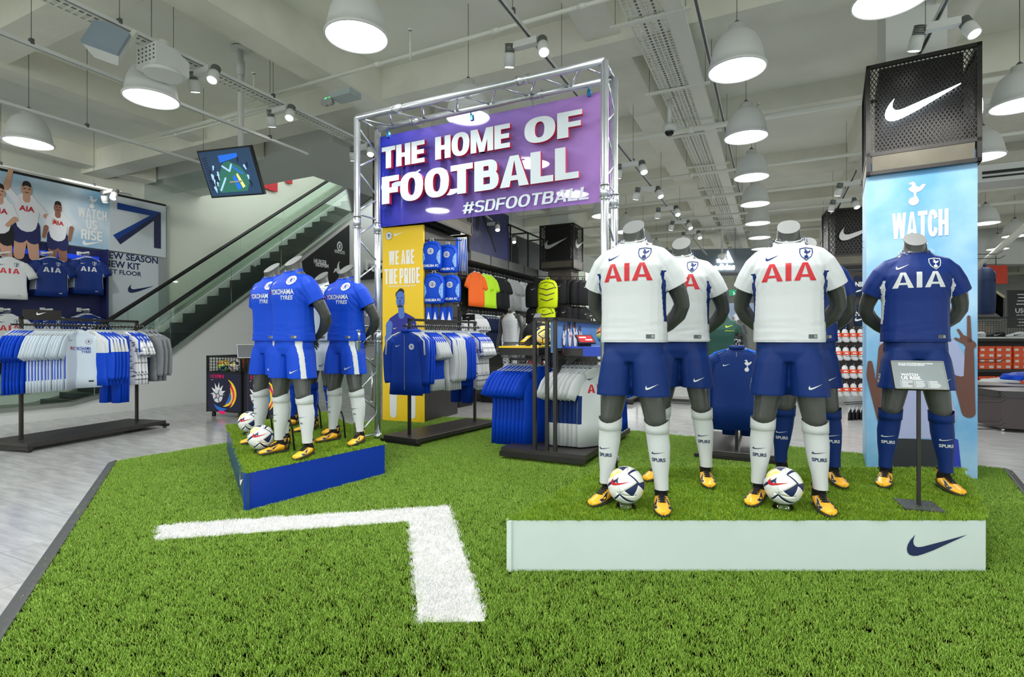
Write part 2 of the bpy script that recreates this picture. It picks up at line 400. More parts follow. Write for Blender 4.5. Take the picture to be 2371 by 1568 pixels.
# grid coordinates of C0
c0s = C0.x * UX + C0.y * UY; c0t = -C0.x * VX - C0.y * VY
for k in range(-4, 12):                                   # across (v) beams
    s = c0s - 11.2 + 3.1 * k + 6.9
    beam('ceiling_beam', s, s + .42, c0t - 8 if s < c0s else c0t + 1.3, c0t + 44, ZC - (.42 if k % 2 else .3))
for k in range(-1, 11):                                   # along (u) beams
    t = c0t - 3.6 + 3.4 * k
    if t < c0t: beam('ceiling_beam', c0s - 14, c0s - .05, t, t + .38, ZC - .36)
    else: beam('ceiling_beam', c0s - 14, c0s + 37, t + .4, t + .8, ZC - (.34 if k % 2 else .5))
for z, off in ((ZC - .12, .62), (ZC - .08, .9)):
    for k in (-3, -2, 0):
        beam('ceiling_beam', c0s - 14, c0s - .05, c0t - 1.2 + k * 1.6 + off, c0t - 1.1 + k * 1.6 + off, z)
# bulkheads round the escalator void
b = MB(); quadbox(b, C0 + Vector((VX * 8, VY * 8, 0)), 1.35, 8, ZC - .28, ZC + .25)
tag(b.obj('trim_1', WHITE), kind='structure')
b = MB(); quadbox(b, C0, 22, 1.9, ZC - .28, ZC + .25)
tag(b.obj('trim_2', WHITE), kind='structure')
b = MB()
for k in range(4):
    p = C0 + Vector((VX * (.05 + 2 * k), VY * (.05 + 2 * k), 0)) + Vector((UX * .02, UY * .02, 0)); q = p + Vector((VX * 1.98, VY * 1.98, 0))
    o_ = MB().prism([(p.x, p.y, 4.44), (q.x, q.y, 4.44), (q.x, q.y, ZC - .27), (p.x, p.y, ZC - .27)], (UX * .01, UY * .01, 0)).obj('trim_glass', glass('smoke_screen_glass', (.9, .95, .95), .12)); o_['kind'] = 'structure'
# right hand downstand block above the tall banner pillar
b = MB(); q = at(2290, 60, 7.2); quadbox(b, Vector((q.x - 1.5, q.y, 0)), 3.2, 4.5, 4.62, ZC); tag(b.obj('trim_3', BEAM), kind='structure')

# walls
P0 = Vector((-7.67, 8.02, 0))                             # escalator cladding line
CREAM = mat('cream_wall', S(215, 219, 206), .5, noise=.03, nscale=.8)
def esc(s, o, z): return Vector((P0.x + UX * s + VX * o, P0.y + UY * s + VY * o, z))
b = MB(); quadbox(b, esc(-9, 2.35, 0) + Vector((VX * .25, VY * .25, 0)), 34, .25, 0, 9)
tag(b.obj('wall_left', CREAM), kind='structure')
b = MB(); quadbox(b, esc(-9, 8, 0), 36, 8, 8.2, 8.4); tag(b.obj('wall_void_soffit', CREAM), kind='structure')
b = MB(); quadbox(b, esc(24, 8, 0), .2, 9.2, 0, 8.3); tag(b.obj('wall_void_end', CREAM), kind='structure')
b = MB(); quadbox(b, grid2(47, -20), .2, 60, 0, 5.3); tag(b.obj('wall_back', mat('far_wall', S(176, 177, 172), .7)), kind='structure')

# ------------------------------------------------------------------ turf
def grass_mat(name, c1, c2, c3):
    m = bpy.data.materials.new(name); m.use_nodes = True; nt = m.node_tree; b = nt.nodes['Principled BSDF']
    oi = nt.nodes.new('ShaderNodeObjectInfo'); r = nt.nodes.new('ShaderNodeValToRGB')
    r.color_ramp.elements[0].color = (*c1, 1); r.color_ramp.elements[1].color = (*c3, 1)
    e = r.color_ramp.elements.new(.5); e.color = (*c2, 1)
    ge = nt.nodes.new('ShaderNodeNewGeometry'); ad = nt.nodes.new('ShaderNodeMath'); ad.operation = 'ADD'
    mu = nt.nodes.new('ShaderNodeMath'); mu.operation = 'FRACT'
    nt.links.new(oi.outputs['Random'], ad.inputs[0]); nt.links.new(ge.outputs['Random Per Island'], ad.inputs[1]); nt.links.new(ad.outputs[0], mu.inputs[0])
    nt.links.new(mu.outputs[0], r.inputs[0]); nt.links.new(r.outputs[0], b.inputs['Base Color'])
    b.inputs['Roughness'].default_value = .55
    return m
GR = grass_mat('turf_blades', S(84, 130, 16), S(136, 178, 56), S(180, 208, 96))
GRP = grass_mat('platform_turf_blades', S(74, 116, 8), S(122, 160, 18), S(166, 190, 44))
GRW = grass_mat('white_turf_blades', S(225, 226, 224), S(240, 241, 240), S(250, 250, 250))
GBASE = mat('turf_backing', S(84, 124, 30), .9, noise=.3, nscale=90)
GBW = mat('white_turf_backing', S(215, 215, 212), .9)
def tuft(name, m, n=34, h=.0145, rad=.03, wd=.001, seed=1):
    rnd = random.Random(seed); vs = []; fs = []
    for _ in range(n):
        r = rad * math.sqrt(rnd.random()); a = rnd.random() * 2 * PI; x, y = r * math.cos(a), r * math.sin(a)
        d = rnd.random() * 2 * PI; ln = h * rnd.uniform(.6, 1.15); lean = rnd.uniform(.2, 1.0) * ln; la = rnd.random() * 2 * PI
        dx, dy = math.cos(d) * wd, math.sin(d) * wd; lx, ly = math.cos(la) * lean, math.sin(la) * lean; i = len(vs)
        vs += [(x - dx, y - dy, 0), (x + dx, y + dy, 0), (x + lx * .45 + dx * .8, y + ly * .45 + dy * .8, ln * .65), (x + lx * .45 - dx * .8, y + ly * .45 - dy * .8, ln * .65), (x + lx, y + ly, ln)]
        fs += [(i, i + 1, i + 2, i + 3), (i + 3, i + 2, i + 4)]
    me = bpy.data.meshes.new(name); me.from_pydata(vs, [], fs); me.materials.append(m)
    return bpy.data.objects.new(name, me)
def scatter(o, src, dens, seed=0):
    ng = bpy.data.node_groups.new('turf_scatter', 'GeometryNodeTree')
    ng.interface.new_socket('Geometry', in_out='INPUT', socket_type='NodeSocketGeometry'); ng.interface.new_socket('Geometry', in_out='OUTPUT', socket_type='NodeSocketGeometry')
    N = ng.nodes; L = ng.links
    gi = N.new('NodeGroupInput'); go = N.new('NodeGroupOutput'); dp = N.new('GeometryNodeDistributePointsOnFaces'); ip = N.new('GeometryNodeInstanceOnPoints')
    ob = N.new('GeometryNodeObjectInfo'); ob.inputs['Object'].default_value = src; ob.inputs['As Instance'].default_value = True
    rv = N.new('FunctionNodeRandomValue'); rv.data_type = 'FLOAT_VECTOR'; rv.inputs[0].default_value = (0, 0, 0); rv.inputs[1].default_value = (0, 0, 2 * PI)
    rs = N.new('FunctionNodeRandomValue'); rs.data_type = 'FLOAT'; rs.inputs[2].default_value = .8; rs.inputs[3].default_value = 1.2
    jg = N.new('GeometryNodeJoinGeometry')
    dp.inputs['Density'].default_value = dens; dp.inputs['Seed'].default_value = seed
    L.new(gi.outputs[0], dp.inputs['Mesh']); L.new(dp.outputs['Points'], ip.inputs['Points']); L.new(ob.outputs['Geometry'], ip.inputs['Instance'])
    L.new(rv.outputs[0], ip.inputs['Rotation']); L.new(rs.outputs[1], ip.inputs['Scale']); L.new(ip.outputs[0], jg.inputs[0]); L.new(gi.outputs[0], jg.inputs[0]); L.new(jg.outputs[0], go.inputs[0])
    md = o.modifiers.new('blades', 'NODES'); md.node_group = ng
TG, TP, TW = tuft('turf_tuft', GR, seed=1), tuft('platform_tuft', GRP, h=.018, seed=2), tuft('white_tuft', GRW, n=44, h=.012, seed=3)

TURF = [(-1.25, .9), (-2.17, 2.27), (-4.16, 5.64), (-3.52, 6.62), (-1.75, 8.95), (0.03, 8.5), (1.9, 7.35), (3.9, 6.0), (4.86, 5.3), (4.1, 4.25), (3.4, 3.2), (1.9, .9)]
LINE = [fl(367, 1222), fl(1038, 1176), fl(1124, 1445), fl(970, 1447), fl(947, 1211), fl(360, 1255)]
ZT = .012
# turf mat minus the painted arrow: cut with a boolean-free fan by building the arrow slightly proud
b = MB(); b.prism([(x, y, 0) for x, y in TURF], (0, 0, ZT - .004)); tm = b.obj('turf_mat', GBASE)
tag(tm, 'large green artificial grass mat with cut corners lying on the grey floor', 'turf')
def inside(p, poly):
    c = False; n = len(poly)
    for i in range(n):
        x1, y1 = poly[i][:2]; x2, y2 = poly[(i + 1) % n][:2]
        if (y1 > p[1]) != (y2 > p[1]) and p[0] < (x2 - x1) * (p[1] - y1) / (y2 - y1) + x1: c = not c
    return c
# grid of quads covering the turf except the arrow and the platforms' footprints
BLUE = [Vector((-1.99, 4.0, 0)), Vector((-1.21, 5.1, 0)), Vector((-2.55, 7.32, 0)), Vector((-3.3, 6.2, 0))]
WHT = [Vector((-.03, 2.974, 0)), Vector((2.632, 2.974, 0)), Vector((3.5, 4.15, 0)), Vector((.71, 4.15, 0))]
vs = []; fs = []; st = .04
holes = [[(p.x, p.y) for p in q] for q in (LINE, BLUE, WHT)]
T2 = TURF
xs = int(9.4 / st); ys = int(8.2 / st)
for i in range(xs):
    for j in range(ys):
        cx, cy = -4.3 + (i + .5) * st, .85 + (j + .5) * st
        if abs(cx) > cy * .98 + 1.3: continue
        if not inside((cx, cy), T2) or any(inside((cx, cy), h) for h in holes): continue
        k = len(vs); x0, y0 = cx - st / 2, cy - st / 2
        vs += [(x0, y0, ZT - .004), (x0 + st, y0, ZT - .004), (x0 + st, y0 + st, ZT - .004), (x0, y0 + st, ZT - .004)]; fs.append((k, k + 1, k + 2, k + 3))
me = bpy.data.meshes.new('grass_pile'); me.from_pydata(vs, [], fs); o = link('grass_pile', me, GBASE, tm); tag(o, kind='stuff'); scatter(o, TG, 1600, 3)
b = MB(); b.prism([(p.x, p.y, 0) for p in LINE], (0, 0, ZT - .001)); aw = b.obj('turf_arrow', GBW)
tag(aw, 'white arrow shaped stripe of artificial grass set in the green turf', 'turf')
me = bpy.data.meshes.new('white_pile'); me.from_pydata([(p.x, p.y, ZT) for p in LINE], [], [(0, 1, 4, 5), (1, 2, 3, 4)]); o = link('white_pile', me, GBW, aw); tag(o, kind='stuff'); scatter(o, TW, 2600, 5)
# dark ramp edging of the turf
EDG = mat('rubber_edging', S(66, 68, 70), .55, bump=.2, bscale=40)
def edging(p, q, wd, lab):
    p, q = Vector((*p, 0)), Vector((*q, 0)); d = (q - p).normalized(); n = Vector((-d.y, d.x, 0))
    b = MB(); b.loft([[c, c + n * wd, c + n * wd * .2 + Vector((0, 0, .022)), c + Vector((0, 0, .02))] for c in (p, q)], smooth=False)
    tag(b.obj('turf_edging', EDG), lab, 'edging strip')
edging(TURF[0], TURF[1], .075, 'black rubber edging beside the turf where the mat nears the camera end'); edging(TURF[1], TURF[2], .075, 'long black rubber edging strip between green turf and pale floor near the clothes rail')
edging(TURF[8], TURF[9], .07, 'black rubber edging strip of the turf behind the tall sky blue banner'); edging(TURF[9], TURF[10], .07, 'black rubber edging strip of the turf beside the white platform end')

# ------------------------------------------------------------------ platforms
def platform(name, Q, mats, lab, seams=()):
    t = empty(name, (0, 0, 0), 0, lab, 'platform')
    n = len(Q)
    for i in range(n):
        p, q = Q[i], Q[(i + 1) % n]; d = (q - p).normalized(); nn = Vector((d.y, -d.x, 0))
        b = MB(); b.prism([p, q, q - nn * .03, p - nn * .03], (0, 0, .2895)); 
        o = b.obj('side_board', mats[i], t)
        bv = o.modifiers.new('b', 'BEVEL'); bv.width = .004; bv.segments = 2
    cq = sum(Q, Vector()) / n; b = MB(); b.prism([(cq.x + (p.x - cq.x) * .96, cq.y + (p.y - cq.y) * .96, .26) for p in Q], (0, 0, .029)); b.obj('deck', GBASE, t)
    me = bpy.data.meshes.new('grass_pile'); c = sum(Q, Vector()) / n
    me.from_pydata([tuple(c + (p - c) * 1.0 + Vector((0, 0, .291))) for p in Q], [], [tuple(range(n))]); o = link('grass_pile', me, GBASE, t); tag(o, kind='stuff'); scatter(o, TP, 1700, seams or 9)
    return t
pw = platform('display_platform', WHT, [PLATW, PLATW, PLATW, PLATW], 'low white sided display platform topped with green turf carrying mannequins in white and navy kits', 11)
swoosh(.335, NAVY, pw, (0, 0, 0)); sw = pw.children[-1]; c = at(2169, 1264, 2.974); sw.location = (c.x, 2.974 - .003, .3 - .148)
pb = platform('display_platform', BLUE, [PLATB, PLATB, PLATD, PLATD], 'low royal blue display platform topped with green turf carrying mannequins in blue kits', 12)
d = (BLUE[3] - BLUE[0]); az = math.atan2(-d.y, -d.x)
c = BLUE[0] + d * .14; nn = Vector((d.y, -d.x, 0)).normalized() * -1
sw = swoosh(.33, WPRINT, pb, (c.x, c.y, .14), rz=az)
sw.location = Vector((c.x, c.y, .15)) + Vector((d.y, -d.x, 0)).normalized() * (.004 if True else 0) * -1

# ------------------------------------------------------------------ structural column and tall sky blue banner with black mesh sign box
def mesh_box(name, o, wd, z0, z1, label, glow, rightside=True, detail=True, dep=None, rz=TH):
    """square black sign box wrapped round a column; o = front corner at floor (viewer's left), width along -V"""
    dep = dep or wd
    t = empty(name, (o.x, o.y, 0), rz, label, 'sign')
    fr = .035; band = .2
    for (x0, y0, a) in ((0, 0, 0), (wd, 0, 1), (0, 0, 2)):
        pass
    b = MB()
    for x in (fr / 2, wd - fr / 2):
        for y in (fr / 2, dep - fr / 2): b.box((x, y, (z0 + z1) / 2), (fr, fr, z1 - z0))
    for z in (z0 + fr / 2, z1 - fr / 2, z0 + band):
        for y in (fr / 2, dep - fr / 2): b.box((wd / 2, y, z), (wd, fr, fr))
        for x in (fr / 2, wd - fr / 2): b.box((x, dep / 2, z), (fr, dep, fr))
    b.obj('box_frame', DARK, t)
    MT = mat('sign_lower_panel', S(92, 88, 76), .45, .4, noise=.15, nscale=4)
    for k, (c, d) in enumerate((((wd / 2, .012, z0 + band / 2 + .01), (wd - .1, .012, band - .05)), ((wd - .012, dep / 2, z0 + band / 2 + .01), (.012, dep - .1, band - .05)), ((.012, dep / 2, z0 + band / 2 + .01), (.012, dep - .1, band - .05)))):
        MB().box(c, d).obj('lower_panel', MT, t)
    # inner lining, set back behind the mesh
    b = MB(); b.box((wd / 2, dep / 2, (z0 + z1) / 2), (wd * .74, dep * .74, z1 - z0 - .02)); b.obj('inner_lining', BLACK, t)
    # expanded metal: two families of diagonal strips on the front and the right side
    b = MB(); H = z1 - z0 - band - fr * 1.5; zb = z0 + band + fr / 2; sl = 1.75; cw = .032 if detail else .06; th = .0035 if detail else .006
    for face in (0, 1, 2):
        W = (wd if face == 0 else dep) - 2 * fr
        for sgn in (1, -1):
            k = -int(H / sl / cw) - 1
            while k * cw < W + H / sl:
                x0 = k * cw; a0, a1 = x0, x0 + sgn * H / sl; za, zbb = 0, H
                # clip to [0, W]
                def zx(x): return (x - x0) / (sgn / sl)
                lo, hi = min(a0, a1), max(a0, a1)
                xa, xb = max(lo, 0), min(hi, W)
                k += 1
                if xb - xa < .004: continue
                p, q = (xa, zx(xa)), (xb, zx(xb))
                f = (lambda x, z: Vector((fr + x, .016, zb + z))) if face == 0 else ((lambda x, z: Vector((wd - .016, fr + x, zb + z))) if face == 1 else (lambda x, z: Vector((.016, fr + x, zb + z))))
                A, B = f(*p), f(*q); nrm = Vector((0, 1, 0)) if face == 0 else Vector((1, 0, 0)); s = (B - A).normalized().cross(nrm) * th
                b.prism([A - s, A + s, B + s, B - s], nrm * .004)
    o2 = b.obj('mesh_screen', DARK, t); tag(o2, kind='stuff')
    for face in ((0, 1) if rightside else (0,)):
        mt = mat('lit_tick', (.78, .9, 1), emit=9) if glow else mat('tick_metal', S(190, 190, 188), .35, .2)
        s = swoosh(.66 * wd, mt, t, (wd / 2, -.01, z0 + (z1 - z0) * .56) if face == 0 else (wd + .01, dep / 2, z0 + (z1 - z0) * .56), 0 if face == 0 else R(90), th=.03, rot=.06)
    return t
BL = at(2006, 784, 5.33); BL.z = 0
SKY = bpy.data.materials.new('banner_sky_print'); SKY.use_nodes = True
nt = SKY.node_tree; bs = nt.nodes['Principled BSDF']; bs.inputs['Roughness'].default_value = .45
tc = nt.nodes.new('ShaderNodeTexCoord'); n1 = nt.nodes.new('ShaderNodeTexNoise'); n1.inputs['Scale'].default_value = 1.6; n1.inputs['Detail'].default_value = 4
rp = nt.nodes.new('ShaderNodeValToRGB'); rp.color_ramp.elements[0].position = .35; rp.color_ramp.elements[1].position = .75; rp.color_ramp.elements[0].color = (*S(92, 158, 205), 1); rp.color_ramp.elements[1].color = (*S(172, 208, 234), 1)
nt.links.new(tc.outputs['Object'], n1.inputs[0]); nt.links.new(n1.outputs[0], rp.inputs[0]); nt.links.new(rp.outputs[0], bs.inputs['Base Color'])
MIDB = mat('banner_head_blue', S(24, 96, 156), .4)
SKIN = mat('print_skin', S(150, 104, 84), .6); SKIN2 = mat('print_dark_skin', S(98, 62, 52), .6); SKIN3 = mat('print_light_skin', S(206, 160, 134), .6)
PLIL = mat('print_shirt_lilac', S(160, 168, 205), .6); PDK = mat('print_dark', S(34, 38, 44), .6); PHAIR = mat('print_hair', S(40, 30, 28), .6)
PBLUE = mat('print_royal', S(30, 52, 168), .6); PRED = mat('print_red', S(196, 44, 60), .6)
def flat(parent, pts, m, y, name='printed_figure'):
    """flat print in the parent's x-z plane"""
    return MB().poly([(x, y, z) for x, z in pts]).obj(name, m, parent)
def limb2(b, p, q, r0, r1, y, mi=0, n=7):
    """tapered flat capsule"""
    dx, dz = q[0] - p[0], q[1] - p[1]; a = math.atan2(dz, dx); pts = []
    for k in range(n): t = a + PI / 2 + PI * k / (n - 1); pts.append((p[0] + r0 * math.cos(t), y, p[1] + r0 * math.sin(t)))
    for k in range(n): t = a - PI / 2 + PI * k / (n - 1); pts.append((q[0] + r1 * math.cos(t), y, q[1] + r1 * math.sin(t)))
    b.poly(pts, mi)
BW = math.hypot(4.267 - 3.527, 5.33 - 4.915)
az = R(-31)
ban = empty('tall_banner', (BL.x, BL.y, 0), az, 'tall sky blue banner reading WATCH US RISE standing under the lit black sign box', 'banner')
ZB = 2.93
MB().box((BW / 2, .43, ZB / 2), (BW, .86, ZB)).obj('banner_panel', SKY, ban)
MB().box((BW / 2, .43, ZB + .03), (BW - .01, .85, .14)).obj('head_band', MIDB, ban)
crest('bird', .2, [WPRINT], ban, (BW / 2 - .045, -.004, 2.68))
block('WATCH', .43, WPRINT, ban, (BW / 2, -.004, 2.39), .25, .27, .17, .04)
block('US', .18, WPRINT, ban, (BW / 2 - .03, -.004, 2.12), .24, .27, .17, .04)
block('RISE', .33, WPRINT, ban, (BW / 2, -.004, 1.855), .24, .27, .17, .04)
b = MB()                                                    # printed player, back view, both arms raised
y = -.004
b.poly([(.2, y, .0), (.66, y, .0), (.67, y, .35), (.2, y, .33)], 2)
b.poly([(.62, y - .0005, .0), (.74, y - .0005, .0), (.71, y - .0005, .36), (.64, y - .0005, .4)], 3)
b.poly([(.16, y - .001, .32), (.66, y - .001, .37), (.7, y - .001, .6), (.6, y - .001, 1.0), (.68, y - .001, 1.28), (.58, y - .001, 1.36), (.2, y - .001, 1.36), (.1, y - .001, 1.28), (.2, y - .001, .95)], 0)
limb2(b, (.62, 1.22), (.73, 1.02), .09, .072, y - .0015, 0)
limb2(b, (.71, 1.0), (.785, .62), .055, .05, y - .001, 1)
limb2(b, (.785, .62), (.79, 1.2), .048, .032, y - .002, 1); limb2(b, (.8, 1.24), (.75, 1.3), .04, .03, y - .0025, 1); limb2(b, (.79, 1.28), (.785, 1.5), .017, .012, y - .0025, 1); limb2(b, (.75, 1.3), (.71, 1.38), .014, .01, y - .0026, 1); limb2(b, (.74, 1.27), (.69, 1.3), .014, .01, y - .0027, 1)
limb2(b, (.16, 1.2), (.12, .8), .06, .05, y - .0015, 1); limb2(b, (.14, .5), (.035, .92), .05, .034, y - .002, 1); limb2(b, (.035, .94), (.03, 1.06), .036, .02, y - .0022, 1)
limb2(b, (.4, 1.36), (.41, 1.5), .07, .075, y - .0015, 1); limb2(b, (.41, 1.53), (.41, 1.6), .08, .075, y - .002, 4)
b.obj('printed_figure', [PLIL, SKIN2, PDK, PBLUE, PHAIR], ban)
bx = mesh_box('mesh_sign_box', Vector((BL.x - .035, BL.y - .05, 0)), .875, 2.905, 3.985, 'large black mesh sign box with glowing white tick above the sky blue banner', True, dep=.95, rz=R(-31))
b = MB(); quadbox(b, grid(BL.x, BL.y, .25, .2), .5, .5, 3.99, ZC); tag(b.obj('column', WHITE), kind='structure')

# ------------------------------------------------------------------ truss arch
FLp, FRp = Vector((-1.475, 5.1, .3)), Vector((.70, 4.05, .3)); OFF = Vector((.125, .275, 0)); TZ = 3.4
tr = empty('truss_arch', (0, 0, 0), 0, 'silver aluminium truss arch standing across both turf platforms', 'truss')
def tub(name, p, q, r, parent, m=ALU, n=14): return MB().tube([p, q], r, n).obj(name, m, parent)
TR = .03
def couplings(p, q, fr, parent):
    for f in fr:
        c = p.lerp(q, f); d = (q - p).normalized()
        tub('coupling', c - d * .05, c + d * .05, TR + .006, parent); tub('coupling', c - d * .056, c - d * .05, TR + .01, parent, CHROME); tub('coupling', c + d * .05, c + d * .056, TR + .01, parent, CHROME)
for P in (FLp, FRp):
    for off in (Vector(), OFF):
        a = P + off; z = Vector((0, 0, TZ - .3)); o = tub('upright_tube', a, a + z, TR, tr)
        couplings(a, a + z, (.24 if P is FRp else .33, .68), tr)
        tub('foot_socket', a, a + Vector((0, 0, .05)), TR + .01, tr, CHROME)
    k = 0; z = .35; 
    while z < TZ - .15:
        a = P + Vector((0, 0, z - .3)); c = P + OFF + Vector((0, 0, z - .3))
        if k % 6 == 0: tub('brace', a, c, .009, tr)
        else:
            s = Vector((0, 0, .19)); tub('brace', (a if k % 2 else c), (c if k % 2 else a) + s, .009, tr)
            z += .19
        k += 1; z += .02
for off, nm in ((Vector(), 'a'), (OFF, 'b')):
    a = Vector((FLp.x, FLp.y, TZ)) + off; c = Vector((FRp.x, FRp.y, TZ)) + off
    tub('top_tube', a, c, TR, tr); couplings(a, c, (.2, .72), tr)
a = Vector((FLp.x, FLp.y, TZ)); c = Vector((FRp.x, FRp.y, TZ)); n = 13
for k in range(n):
    p, q = a.lerp(c, k / n), a.lerp(c, (k + 1) / n)
    tub('brace', p + (OFF if k % 2 else Vector()), q + (Vector() if k % 2 else OFF), .009, tr)
for e in (a, c): tub('brace', e, e + OFF, .012, tr)

# ------------------------------------------------------------------ purple sign with raised letters, clamped behind the truss
SA = FLp + OFF; SB = FRp + OFF; dv = Vector((SB.x - SA.x, SB.y - SA.y, 0)); SL = dv.length; sz = math.atan2(dv.y, dv.x)
m = bpy.data.materials.new('purple_film'); m.use_nodes = True; nt = m.node_tree; nt.nodes.clear()
o = nt.nodes.new('ShaderNodeOutputMaterial'); mx = nt.nodes.new('ShaderNodeMixShader'); tr_ = nt.nodes.new('ShaderNodeBsdfTransparent')
pb_ = nt.nodes.new('ShaderNodeBsdfPrincipled'); pb_.inputs['Roughness'].default_value = .04; pb_.inputs['Coat Weight'].default_value = .6; pb_.inputs['Coat Roughness'].default_value = .02
tc = nt.nodes.new('ShaderNodeTexCoord'); sp = nt.nodes.new('ShaderNodeSeparateXYZ'); rp = nt.nodes.new('ShaderNodeValToRGB')
rp.color_ramp.elements[0].color = (*S(40, 62, 205), 1); rp.color_ramp.elements[1].color = (*S(206, 160, 232), 1); e = rp.color_ramp.elements.new(.3); e.color = (*S(130, 112, 205), 1)
nt.links.new(tc.outputs['Generated'], sp.inputs[0]); nt.links.new(sp.outputs[0], rp.inputs[0]); nt.links.new(rp.outputs[0], pb_.inputs['Base Color']); lt = nt.nodes.new('ShaderNodeMixRGB'); lt.inputs[0].default_value = .45; lt.inputs[2].default_value = (1, 1, 1, 1); nt.links.new(rp.outputs[0], lt.inputs[1]); nt.links.new(lt.outputs[0], tr_.inputs[0])
mx.inputs[0].default_value = .36; nt.links.new(tr_.outputs[0], mx.inputs[1]); nt.links.new(pb_.outputs[0], mx.inputs[2]); nt.links.new(mx.outputs[0], o.inputs[0])
PFILM = m
sg = empty('hanging_sign', (SA.x, SA.y, 0), sz, 'translucent purple sign with raised white letters THE HOME OF FOOTBALL hung in the truss arch', 'sign')
z0s, z1s = 2.42, 3.33
MB().box((SL / 2 + .01, .03, (z0s + z1s) / 2), (SL + .0, .008, z1s - z0s)).obj('purple_panel', PFILM, sg)
LF = mat('raised_letter_face', S(192, 202, 208), .5); LR = mat('letter_red_side', S(206, 22, 62), .45)
def raised_word(s, x0, x1, z, h):
    ws = [glyph(c)[0] for c in s]; tot = sum(ws) + .045 * (len(s) - 1); k = (x1 - x0) / tot; x = x0
    for c, w_ in zip(s, ws):
        b = MB()
        for p in glyph(c)[1]: b.prism([(x + a * k, -.008, z - h / 2 + q * h) for a, q in p], (0, -.036, 0), 1)
        for i_, p in enumerate(glyph(c)[1]): b.poly([(x + a * k, -.0445 - .00015 * i_, z - h / 2 + q * h) for a, q in p], 0)
        b.obj('raised_letter', [LF, LR], sg); x += (w_ + .045) * k
raised_word('THE', .09, .60, 3.08, .21); raised_word('HOME', .72, 1.50, 3.08, .21); raised_word('OF', 1.64, 2.16, 3.08, .215)
raised_word('FOOTBALL', .09, 2.13, 2.76, .27)
block('#SDFOOTBALL', 1.22, LF, sg, (1.6, .012, 2.505), .105, .19, .15, .07, shear=.2)
for x, z in ((.12, z1s), (1.08, z1s), (2.2, z1s), (-.0, 3.1), (-.0, 2.6), (SL, 3.15), (SL, 2.62)):
    b = MB(); b.box((x, .02, z), (.03, .03, .05)); b.tube([(x, -.0, z + .02), (x, 0, z + .07)], .008, 6); b.obj('clamp', mat('blue_clamp', S(60, 130, 180), .3, .7), sg)
# ------------------------------------------------------------------ pendant lamps
def make_pendant():
    t = empty('pendant_lamp', (0, 0, 0), 0, 'x', 'pendant lamp', 'white dome pendant lamps in rows under the ceiling')
    MB().lathe([(.045, .42), (.075, .42), (.08, .36), (.12, .345), (.17, .30), (.215, .2), (.238, .09), (.245, .03), (.262, .02), (.262, 0), (.25, -.004), (.243, .015), (.236, .09), (.213, .195), (.168, .29), (.1, .335), (.045, .35)], 32).obj('lamp_shade', SHADE, t)
    MB().lathe([(.0001, .012), (.24, .012)], 32).obj('diffuser', LAMP, t)
    MB().lathe([(.03, .42), (.035, .44), (.012, .47)], 12, cap=(False, True)).obj('cap', WIRE, t)
    MB().tube([(0, 0, .45), (0, 0, ZC - 3.78)], .0035, 5).obj('suspension_wire', WIRE, t)
    return t
pend0 = make_pendant(); ZL = 3.8; used = [False]; npend = 0
plist = []
for k in range(-3, 12): plist.append((-1.29 + UX * 1.81 * k, 4.45 + UY * 1.81 * k, 'middle row over the sign', k))
for k in range(-2, 13): plist.append((2.1 + UX * 1.85 * k, 5.0 + UY * 1.85 * k, 'row above the white platform', k))
for k in (-2, -1, 0): plist.append((-3.77 + UX * 1.81 * k, 5.6 + UY * 1.81 * k, 'row in front of the television', k))
for k in (-1, 0): plist.append((-6.2 + UX * 1.81 * k, 6.87 + UY * 1.81 * k, 'row before the sky poster', k))
for x, y in ((2.8, 3.95), (5.45, 5.75), (6.5, 7.4), (10.3, 11.65), (13.6, 15.0), (12.3, 13.1)): plist.append((x, y, 'row behind the sky blue banner', 0))
for k in range(9): plist.append((10.0 + UX * 1.9 * k, 27.5 + UY * 1.9 * k, 'far row near the green exit sign', k))
for x in (-4, -1, 2, 5):
    for y in (-2.4, -.2): plist.append((x, y, 'rows behind the viewpoint', 0))  # unseen lamps added behind the camera as light sources
rowc = {}
for x, y, row, k in plist:
    rowc[row] = rowc.get(row, 0) + 1; i = rowc[row]
    nm = ORD[min(i, 19) - 1]
    lab = f'white dome pendant lamp, {nm} in the {row}'
    t = pend0 if not used[0] else clone(pend0)
    used[0] = True; t.location = (x, y, ZL); t['label'] = lab
    if row.startswith('rows behind'): t['label'] = f'white dome pendant lamp added unseen behind the viewpoint, {nm} of those rows'
    if y < 26: area('pendant_light', (x, y, ZL - .01), .44, PENDANT_W)

# ------------------------------------------------------------------ lighting tracks, spots
def make_spot(name='track_spotlight'):
    t = empty(name, (0, 0, 0), 0, 'x', 'spotlight')
    MB().box((0, 0, -.03), (.2, .06, .05)).obj('adapter', WHITE, t)
    for sgn, tilt in ((-1, .3), (1, -.45)):
        h = Matrix.Translation((sgn * .14, 0, -.07)) @ Matrix.Rotation(tilt, 4, 'X') @ Matrix.Rotation(tilt * .6, 4, 'Y')
        def X(rs): return [[h @ Vector(p) for p in r] for r in rs]
        b = MB(); b.loft(X([ell((0, 0, -.1), .043, .043), ell((0, 0, -.02), .045, .045), ell((0, 0, .0), .04, .04)])); hd = b.obj('spot_head', WHITE, t)
        b = MB()
        for q in range(6): b.loft(X([ell((0, 0, .005 + q * .011), .04, .04, 12), ell((0, 0, .009 + q * .011), .04, .04, 12)]))
        b.loft(X([ell((0, 0, .0), .03, .03, 12), ell((0, 0, .066), .03, .03, 12)])); b.obj('heat_sink', STEEL, hd)
        b = MB(); b.loft(X([ell((0, 0, -.1005), .034, .034), ell((0, 0, -.102), .034, .034)])); b.obj('lens', SPOT, hd)
    return t
spot0 = make_spot(); sused = [False]
